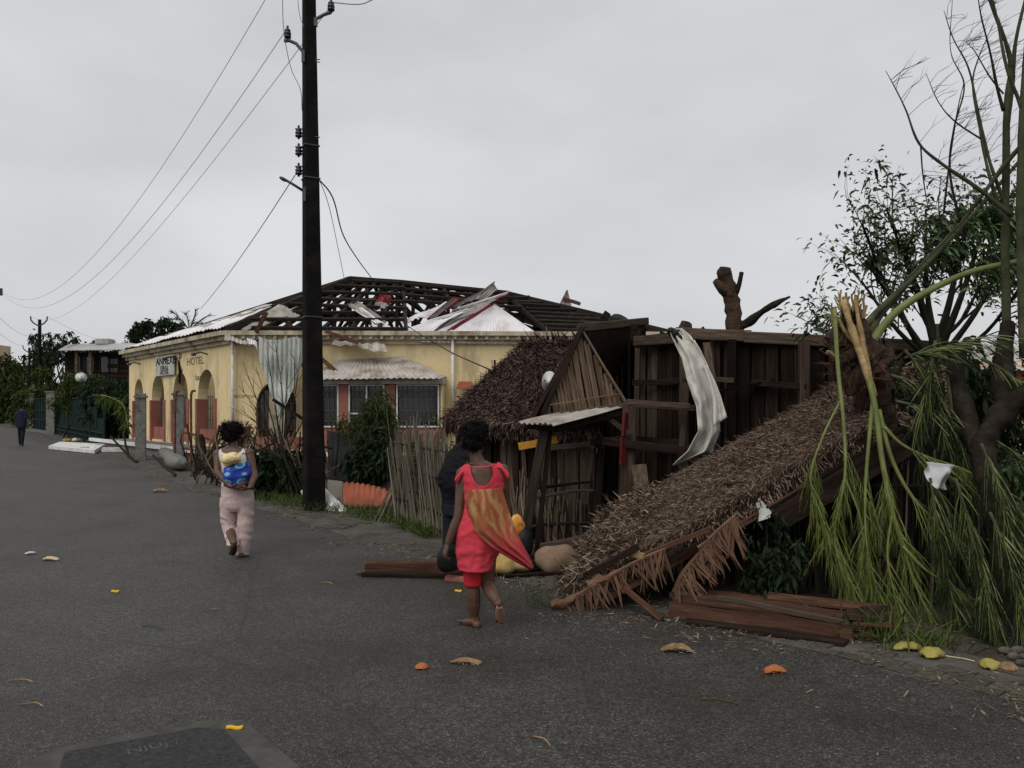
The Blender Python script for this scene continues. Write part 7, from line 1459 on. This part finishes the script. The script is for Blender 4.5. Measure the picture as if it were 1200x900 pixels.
b = MB(); RG = lambda rs: b.rings([[c+Vector((math.cos(t)*w, math.sin(t)*d, 0)) for t in np.linspace(0, 2*PI, 25)[:-1]] for c, w, d in rs])
RG([(q8(277.5, 567.5), .163, .122), (q8(278, 575), .176, .132), (q8(278, 584), .183, .138), (q8(278, 594), .180, .13), (q8(278, 599), .15, .10)])
RG([(q8(269, 584), .1, .12), (q8(268.0, 600, .01), .094, .108), (q8(268.2, 614, .02), .084, .098), (q8(270, 624, -.02), .078, .09), (q8(272.5, 632, -.11), .072, .085), (q8(273.5, 638.5, -.19), .068, .078)])
RG([(q8(287, 584), .095, .12), (q8(287.8, 602), .092, .102), (q8(287.6, 616), .087, .097), (q8(286.6, 630), .084, .094), (q8(285.3, 641), .078, .09), (q8(284.5, 650), .072, .086)])
trs = remesh(b, 'trousers', M['pink_cotton'], mum, .0085, 3)
for v in trs.data.vertices:            # creases
    p = v.co; a_ = mnoise.noise(Vector((p.x*7, p.y*7, p.z*16)))*.007+.0035*math.sin(p.z*34+p.x*25+9*mnoise.noise(Vector(p)*5)); v.co = p+v.normal*a_
# the baby
bc_ = q8(279, 556, -.2); baby = empty('person', q8(279, 572, -.2), 'baby in yellow cap wrapped in blue circle print cloth on the back of the woman', 'person', 'people walking on the road')
b = MB(); bh = q8(272, 540, -.21); Rb, atb = head(b, bh, (-.75, .45, -.1), .78, tilt=(-.25, 0, 1)); b.tube([bh-Vector((0, 0, .04)), q8(276, 549, -.18)], [.035, .045], 10); b.ell(q8(279, 558, -.17), (.09, .075, .12)); b.ell(q8(279, 567, -.17), (.1, .08, .07))
for sx in (-1, 1):
    limb(b, q8(279+sx*6, 551, -.17), q8(279+sx*8, 560, -.12), [.03, .028, .024]); limb(b, q8(279+sx*8, 560, -.12), q8(279+sx*6, 564, -.06), [.024, .022, .018]); hand(b, q8(279+sx*6, 564, -.06), Vector((-sx*.4, .8, -.1)), (0, 0, -1), .5, .6, sx)
    limb(b, q8(279+sx*6, 567, -.15), q8(279+sx*14, 568, -.06), [.045, .042, .036]); limb(b, q8(279+sx*14, 568, -.06), q8(279+sx*17, 573, .03), [.034, .032, .024]); foot(b, q8(279+sx*17, 573, .03), q8(279+sx*17, 576, .03), q8(279+sx*17.5, 575, .11), .5, up=(0, 0, 1))
bbody = remesh(b, 'body', M['skin'], baby, .0075, 1); eyes(atb, .78, bbody)
b = MB(); b.ell(q8(271, 537.5, -.225), (.105, .10, .07), Matrix.Rotation(-.12, 3, 'Y'), 22, 14); hat = remesh(b, 'cap', M['yellow_hat'], baby, .011, 2)
for v in hat.data.vertices: v.co = v.co+v.normal*(.016*mnoise.noise(Vector(v.co)*16)+.007*mnoise.noise(Vector(v.co)*42))
b = MB(); b.ell(q8(266, 543.5, -.235), (.045, .05, .03)); remesh(b, 'cap_flap', M['yellow_hat'], hat, .009, 2)
def blue_mat():
    m = bpy.data.materials.new('blue_circle_print'); m.use_nodes = True; nt = m.node_tree; N, L = nt.nodes, nt.links; bs = N['Principled BSDF']; uv = N.new('ShaderNodeAttribute'); uv.attribute_name = 'cloth_uv'
    vo = N.new('ShaderNodeTexVoronoi'); vo.inputs['Scale'].default_value = 3.0; vo.inputs['Randomness'].default_value = .35; L.new(uv.outputs['Vector'], vo.inputs['Vector'])
    cr = N.new('ShaderNodeValToRGB'); e = cr.color_ramp.elements; e[0].position = 0; e[0].color = (.10, .42, .48, 1); e[1].position = 1; e[1].color = (.012, .035, .30, 1)
    for p, c in ((.12, (.10, .42, .5, 1)), (.16, (.02, .16, .5, 1)), (.24, (.03, .20, .55, 1)), (.28, (.22, .46, .36, 1)), (.36, (.16, .42, .46, 1)), (.41, (.014, .045, .36, 1))): x = e.new(p); x.color = c
    L.new(vo.outputs['Distance'], cr.inputs[0]); L.new(cr.outputs[0], bs.inputs['Base Color']); bs.inputs['Roughness'].default_value = .8; return m
def bwrap(u, v):
    a = PI+PI*u; x = float(np.interp(v, [0, .3, .7, 1], [278.5, 279, 280, 281])); w = float(np.interp(v, [0, .15, .45, .8, 1], [.125, .14, .15, .125, .07])); d = float(np.interp(v, [0, .2, .5, .85, 1], [.15, .22, .235, .2, .12])); y = 544+27*v-3.5*math.cos(a)*(1-v)
    c = P(x, y, Y0-.055); return c+Vector((math.cos(a)*(w+.008*math.sin(v*14+u*9)), math.sin(a)*(d+.01*math.sin(u*13+v*6)), 0))
b = MB(); b.grid(bwrap, 40, 24, .004); bw_ = b.build('carrying_cloth', blue_mat(), baby, True); uv_attr(bw_, 40, 24)
b = MB(); b.grid(lambda u, v: q8(275.5, 551, 0)+Vector((math.cos(PI+u*PI)*-.172, .118*math.sin(u*PI)*1+.0, .05-.09*v+.02*math.cos(u*PI))), 24, 4, .004); b.build('tied_band', M['jacket'], baby, True)

# ---------------------------------------------------- person in black behind the woman in red
YJ = 8.2
def qj(x, y, dy=0.0): return P(x, y, YJ+dy)
jb = Vector((qj(530, 660).x, YJ, 0)); jp = empty('person', jb, 'stooping person in a black jacket and dark trousers half hidden behind the woman in red', 'person', 'people walking on the road')
b = MB(); hcj = qj(551, 512, .16); _, atj = head(b, hcj, (.55, .8, -.35), 1.0, tilt=(.3, .3, 1)); b.tube([hcj-Vector((.02, .02, .06)), qj(546, 526, .05)], [.05, .06], 10)
b.rings([[c+Vector((math.cos(t)*w, math.sin(t)*d, 0)) for t in np.linspace(0, 2*PI, 15)[:-1]] for c, w, d in ((qj(548, 520, .05), .06, .06), (qj(546, 528, .03), .12, .08), (qj(541, 545, -.0), .16, .1), (qj(538, 565, -.03), .17, .11), (qj(537, 585), .16, .11), (qj(536, 598), .15, .11))])
limb(b, qj(531, 534), qj(519, 560, -.05), [.045, .045, .042, .04]); limb(b, qj(519, 560, -.05), qj(527, 582, .08), [.042, .042, .036, .028]); hand(b, qj(527, 582, .08), (.3, .4, -.8), (.8, 0, .2), 1, .7, -1)
limb(b, qj(558, 532), qj(566, 560), [.06, .056, .05, .044]); limb(b, qj(566, 560), qj(562, 582, .15), [.042, .042, .036, .028]); hand(b, qj(562, 582, .15), (0, .5, -.8), (-.8, 0, .2), 1, .7, 1)
for x0, x1, x2, dy in ((530, 527, 525, -.02), (546, 548, 546, .12)): limb(b, qj(x0, 596), qj(x1, 628, dy), [.085, .08, .07, .06]); limb(b, qj(x1, 628, dy), Vector((qj(x2, 655, dy).x, YJ+dy, .09)), [.056, .055, .048, .038]); foot(b, Vector((qj(x2, 655, dy).x, YJ+dy, .09)), Vector((qj(x2, 655, dy).x, YJ+dy-.04, .005)), Vector((qj(x2, 655, dy).x+.08, YJ+dy+.2, .005)))
jbod = remesh(b, 'body', M['skin'], jp, .009, 2); eyes(atj, 1.0, jbod); hairdo('hair', atj, 1.0, jp, (((0, -.02, .035), (.08, .095, .085)), ((0, -.06, -.01), (.07, .05, .05))), 3, 500)
b = MB()
b.rings([[c+Vector((math.cos(t)*w, math.sin(t)*d, 0)) for t in np.linspace(0, 2*PI, 21)[:-1]] for c, w, d in ((qj(549, 516, .06), .08, .085), (qj(547, 522, .03), .14, .115), (qj(543.5, 534, 0), .19, .14), (qj(540.5, 552, -.03), .205, .14), (qj(538.5, 570, -.03), .195, .135), (qj(538, 586), .185, .13), (qj(537, 601), .17, .125))])
limb(b, qj(531, 533), qj(518.5, 562, -.05), [.07, .072, .068, .06]); limb(b, qj(518.5, 562, -.05), qj(526, 579, .05), [.062, .06, .05]); limb(b, qj(558, 530), qj(566, 560), [.078, .076, .07, .066]); limb(b, qj(566, 560), qj(562, 578, .12), [.064, .06, .054])
jk = remesh(b, 'jacket', M['jacket'], jp, .011, 3)
for v in jk.data.vertices: v.co = v.co+v.normal*(.02*mnoise.noise(Vector((v.co.x*7, v.co.y*7, v.co.z*6)))+.007*mnoise.noise(Vector((v.co.x*20, v.co.y*20, v.co.z*26))))
b = MB(); limb(b, qj(537, 590), qj(537, 603), [.165, .165], 16)
for x0, x1, x2, dy in ((530, 527, 525, -.02), (546, 548, 546, .12)): limb(b, qj(x0, 596), qj(x1, 628, dy), [.1, .095, .085, .078]); limb(b, qj(x1, 628, dy), Vector((qj(x2, 655, dy).x, YJ+dy, .07)), [.076, .072, .066, .06])
remesh(b, 'trousers', M['jeans'], jp, .013, 2)

# ---------------------------------------------------- man far down the street
YM = 36.0
def qm(x, y, dy=0.0): return P(x, y, YM+dy)
mbs = Vector((qm(25, 522).x, YM, 0)); man = empty('person', mbs, 'distant man in dark blue clothes walking down the left of the street', 'person', 'people walking on the road')
b = MB(); hm = qm(25.2, 476.8); _, atm = head(b, hm, (0, 1, 0), 1.1); b.tube([hm, qm(25.2, 482)], [.055, .065], 8)
b.rings([[c+Vector((math.cos(t)*w, math.sin(t)*d, 0)) for t in np.linspace(0, 2*PI, 13)[:-1]] for c, w, d in ((qm(25.2, 481), .1, .08), (qm(25.2, 483), .2, .1), (qm(25.3, 489), .19, .12), (qm(25.4, 496), .16, .11), (qm(25.4, 500), .16, .11))])
limb(b, qm(20.3, 484), qm(19.2, 491.5), [.06, .055, .048]); limb(b, qm(19.2, 491.5), qm(19.0, 498, .1), [.046, .04, .03]); hand(b, qm(19.0, 498, .1), (0, .2, -1), (1, 0, 0), 1, .4, -1)
limb(b, qm(30.2, 484), qm(32, 491), [.06, .055, .048]); limb(b, qm(32, 491), qm(33, 497), [.046, .04, .03]); hand(b, qm(33, 497), (.1, .2, -1), (-1, 0, 0), 1, .4, 1)
for x0, x1, x2, dy in ((23.6, 23.4, 23.9, .12), (27.0, 26.8, 25.6, -.12)): limb(b, qm(x0, 499), qm(x1, 510, dy*.5), [.09, .08, .062]); limb(b, qm(x1, 510, dy*.5), Vector((qm(x2, 0, dy).x, YM+dy, .1)), [.058, .055, .04]); foot(b, Vector((qm(x2, 0, dy).x, YM+dy, .1)), Vector((qm(x2, 0, dy).x, YM+dy-.05, .005)), Vector((qm(x2, 0, dy).x, YM+dy+.2, .005)))
remesh(b, 'body', M['skin'], man, .014, 1); hairdo('hair', atm, 1.1, man, (((0, -.02, .035), (.083, .1, .085)),), 4, 200)
b = MB(); b.rings([[c+Vector((math.cos(t)*w, math.sin(t)*d, 0)) for t in np.linspace(0, 2*PI, 15)[:-1]] for c, w, d in ((qm(25.2, 480.8), .12, .1), (qm(25.2, 482.8), .22, .125), (qm(25.3, 489), .215, .145), (qm(25.4, 496), .2, .14), (qm(25.4, 501), .2, .14))]); limb(b, qm(20.3, 484), qm(19.2, 491.5), [.08, .078, .072]); limb(b, qm(30.2, 484), qm(32, 491), [.08, .078, .072])
remesh(b, 'shirt', M['navy'], man, .02, 1)
b = MB(); limb(b, qm(25.4, 498), qm(25.4, 502), [.17, .17])
for x0, x1, x2, dy in ((23.6, 23.4, 23.9, .12), (27.0, 26.8, 25.6, -.12)): limb(b, qm(x0, 499), qm(x1, 510, dy*.5), [.105, .095, .085]); limb(b, qm(x1, 510, dy*.5), Vector((qm(x2, 0, dy).x, YM+dy, .08)), [.08, .075, .07])
remesh(b, 'trousers', M['jeans'], man, .02, 1)

# ================================================================== BAGS BESIDE THE WOMAN, LITTER ON THE ROAD
def lump(name, label, cat, c, r, m, seed, part='body', amp=.25, extra=None):
    c = Vector(c); o = empty(name, Vector((c.x, c.y, max(0, c.z-r[2]))), label, cat); b = MB(); b.ell(c, r, None, 26, 18)
    b.v = [tuple(c+(Vector(v)-c)*(1+amp*mnoise.noise(Vector(v)*5.5+Vector((seed, 0, 0)))+.06*mnoise.noise(Vector(v)*22))) for v in b.v]
    b.v = [(x, y, max(z, .012)) for x, y, z in b.v]; b.build(part, M[m], o, True); return o
lump('sack', 'bulging brownish sack lying on the beams right of the woman in red', 'sack', P(655, 656, 8.0)+Vector((0, 0, .0)), (.23, .17, .145), 'sack', 1, 'sack', .3)
lump('yellow_bundle', 'yellow and grey cloth bundle on the ground behind the legs of the woman in red', 'bundle', P(592, 662, 7.95), (.24, .16, .10), 'yellow_sack', 2, 'cloth', .75)
ob = lump('orange_bag', 'orange and white cloth bag standing upright right of the woman in red', 'bag', P(608, 616, 8.1), (.085, .09, .13), 'yellow_hat', 3, 'cloth', .7)
ob.children[0].data.materials[0] = mat('orange_print', [(.58, .20, .03), (.65, .30, .06), (.62, .50, .35)], 14, rough=.85, bump=.3, pos=[.35, .55, .68])
b = MB(); c_ = P(613, 636, 8.15); b.ell(c_, (.11, .1, .17), None, 14, 10); b.build('bag_base', M['black_plastic'], ob, True)
lump('black_bag', 'black plastic bag on the ground by the hand of the woman in red', 'bag', P(527, 653, 7.6), (.10, .12, .13), 'black_plastic', 5, 'film', .7)
def husk(label, px, py, L_, w, m, seed, inner=None, ang=0.0, arch=.5, cat='coconut husk'):
    c = G(px, py); o = empty('coconut_husk', c, label, cat, 'coconut husks on the road'); R = Matrix.Rotation(ang, 3, 'Z')
    def fn(u, v):
        t = u*2-1; ww = w*math.sqrt(max(.02, 1-t*t*.92)); s_ = (v-.5)*PI; h = math.cos(s_)*ww*.6+arch*L_*.16*(1-t*t); p = Vector((t*L_/2, math.sin(s_)*ww, h)); p += .28*w*Vector((mnoise.noise(p*30+Vector((seed, 0, 0))), mnoise.noise(p*30+Vector((0, seed, 0))), mnoise.noise(p*26+Vector((0, 0, seed)))*.8)); p.z = max(p.z, 0)+.012
        return c+R @ p
    b = MB(); b.grid(lambda u, v: fn(u, 1-v), 18, 10, .008); b.build('shell', M[m], o, True)
    if inner:
        pts = []; f_ = MB()
        for k in range(22):
            t = rnd(-1, 1); p = c+R @ Vector((t*L_*.48, -w*rnd(.6, 1.0)*math.sqrt(max(.05, 1-t*t)), .012+rnd(.0, arch*L_*.2+w*.2)*(1-t*t))); f_.tube([p, p+R @ Vector((rnd(-.01, .035), rnd(-.012, .004), rnd(-.008, .008)))*(L_*6)], [.0022, .001], 4)
        f_.build('fibres', M[inner], o, kind='stuff')
    return o
husk('curved brown and cream coconut husk on the road in front of the thatch', 793, 765, .21, .035, 'husk', 1, 'husk_white', -.1, .7)
husk('orange coconut husk piece lying farthest right on the open asphalt', 908, 790, .135, .034, 'husk_orange', 2, 'husk_orange', .15, .6)
husk('long pale coconut husk below the feet of the woman in red', 546, 779, .2, .022, 'husk', 3, 'husk_white', -.12, .4)
husk('small round tan husk piece left of the long pale husk', 494, 785, .075, .032, 'husk_orange', 4, None, .3, .3)
husk('cream husk scrap far left on the road', 60, 657.5, .19, .03, 'husk_white', 5, None, -.2, .5)
husk('tiny white scrap on the asphalt beside the far left husk', 36, 650, .1, .03, 'plastic_white', 6, None, .5, .2, 'scrap')
husk('broken cream and orange husk on the road left of the woman with the baby', 188, 577, .3, .07, 'husk', 7, 'husk_orange', .2, .5)
husk('greenish coconut husk half hidden in the needles near the plank heap', 1062, 762, .2, .05, 'husk_green', 8, None, 0, .25)
husk('open pale coconut shell with trailing fibres at the pavement', 1092, 770, .16, .065, 'husk_green', 9, 'husk_white', .5, .3)
husk('green coconut half lying on the right end of the pavement', 1160, 783, .13, .055, 'husk_green', 10, 'husk_white', .9, .3)
husk('dark split coconut half at the right edge of the pavement', 1180, 786, .1, .05, 'husk', 11, None, 2.0, .5)
b = MB(); c_ = G(1100, 771); o = empty('fibre_strand', c_, 'long white fibre trailing from the open coconut shell', 'fibre'); b.tube(bez([c_+Vector((0, 0, .03)), G(1110, 771)+Vector((0, 0, .012)), G(1130, 774)+Vector((0, 0, .012)), G(1142, 777)+Vector((0, 0, .012))], 4), .004, 5); b.build('strand', M['husk_white'], o)
def peel(label, px, py, L_, w, ang, m='yellow_peel'):
    c = G(px, py); o = empty('yellow_peel', c, label, 'fruit peel', 'yellow peels on the road'); R = Matrix.Rotation(ang, 3, 'Z'); b = MB()
    b.grid(lambda u, v: c+R @ Vector(((u-.5)*L_, (v-.5)*w*(.75+.25*u)*(1-.35*abs(2*u-1)**4), .014+.016*math.sin(PI*v)+.003*math.sin(u*7))), 12, 6, .006); b.build('skin', M[m], o, True)
peel('yellow peel beside the dark road patch', 275, 857, .085, .026, .05); peel('yellow leaf fragment in the middle of the left lane', 135, 695.5, .065, .03, .2); peel('yellow fragment just left of the feet of the woman in red', 537, 695, .06, .03, 0)
for k, (x0, y0, x1, y1, lab) in enumerate(((168, 735, 192, 740, 'pale grass blade on the left lane'), (236, 718, 258, 716, 'short straw in the middle of the road'), (820, 822, 866, 828, 'long green blade in front of the orange husk'), (625, 866, 646, 878, 'thin curved stalk near the bottom of the picture'), (375, 684, 390, 686, 'white sliver near the ends of the fallen beams'), (25, 828, 50, 830, 'straw at the lower left of the road'), (10, 800, 40, 802, 'thin straw near the left picture edge'))):
    p, q = G(x0, y0), G(x1, y1); o = empty('grass_blade', p, lab, 'grass blade', 'straws on the road'); b = MB(); z = Vector((0, 0, .013)); b.tube(bez([p+z, p.lerp(q, .5)+z+Vector((.01, .02, .006)), q+z], 4), [.004]*9, 4); b.build('blade', M['grass'] if k in (0, 2) else M['husk'], o)
# crumbs: tiny leaf bits and grit
n = 900; px = RNG.uniform(-50, 1200, n); py = RNG.uniform(560, 900, n)**1.0; keep = py > 540; Yg = EYE*FPX/(py-HZ); xg = (px-600)/FPX*Yg; ok = xg < np.array([edge_x(float(y)) for y in Yg])+.9
base = np.stack([xg, Yg, np.full(n, .011)], 1)[ok]; n = len(base); dr = RNG.normal(size=(n, 3))*[1, 1, .12]
fast_quads('leaf_litter', blades(base, dr, np.cross(nrmz(dr), [0, 0, 1.])+RNG.normal(size=(n, 3))*.2, RNG.uniform(.008, .03, n), RNG.uniform(.004, .01, n)), mat('litter', [(.05, .042, .025), (.10, .08, .045), (.26, .22, .15), (.07, .09, .03)], 3, island=.9, rough=.8, pos=[.25, .45, .7, .8]))['label'] = 'tiny leaf crumbs and grit scattered over the asphalt'

# washed-up litter: shredded leaves, twigs and silt crumbs gathered along the edge of the asphalt
n = 3200; Yl = 4.2+RNG.random(n)**1.6*20; xl = np.array([edge_x(float(y)) for y in Yl])+RNG.normal(size=n)*.28-.05; keep = np.array([mnoise.noise(Vector((float(a)*1.1, float(c)*1.1, 7)))+.25 for a, c in zip(xl, Yl)]) > RNG.random(n)*.55
base = np.stack([xl, Yl, np.full(n, .02)], 1)[keep]; n = len(base); dr = RNG.normal(size=(n, 3))*[1, 1, .2]
fast_quads('edge_litter', blades(base, dr, np.cross(nrmz(dr), [0, 0, 1.])+RNG.normal(size=(n, 3))*.3, RNG.uniform(.02, .11, n), RNG.uniform(.004, .014, n)), bpy.data.materials['litter'])['label'] = 'shredded leaves and twigs washed up along the edge of the asphalt'
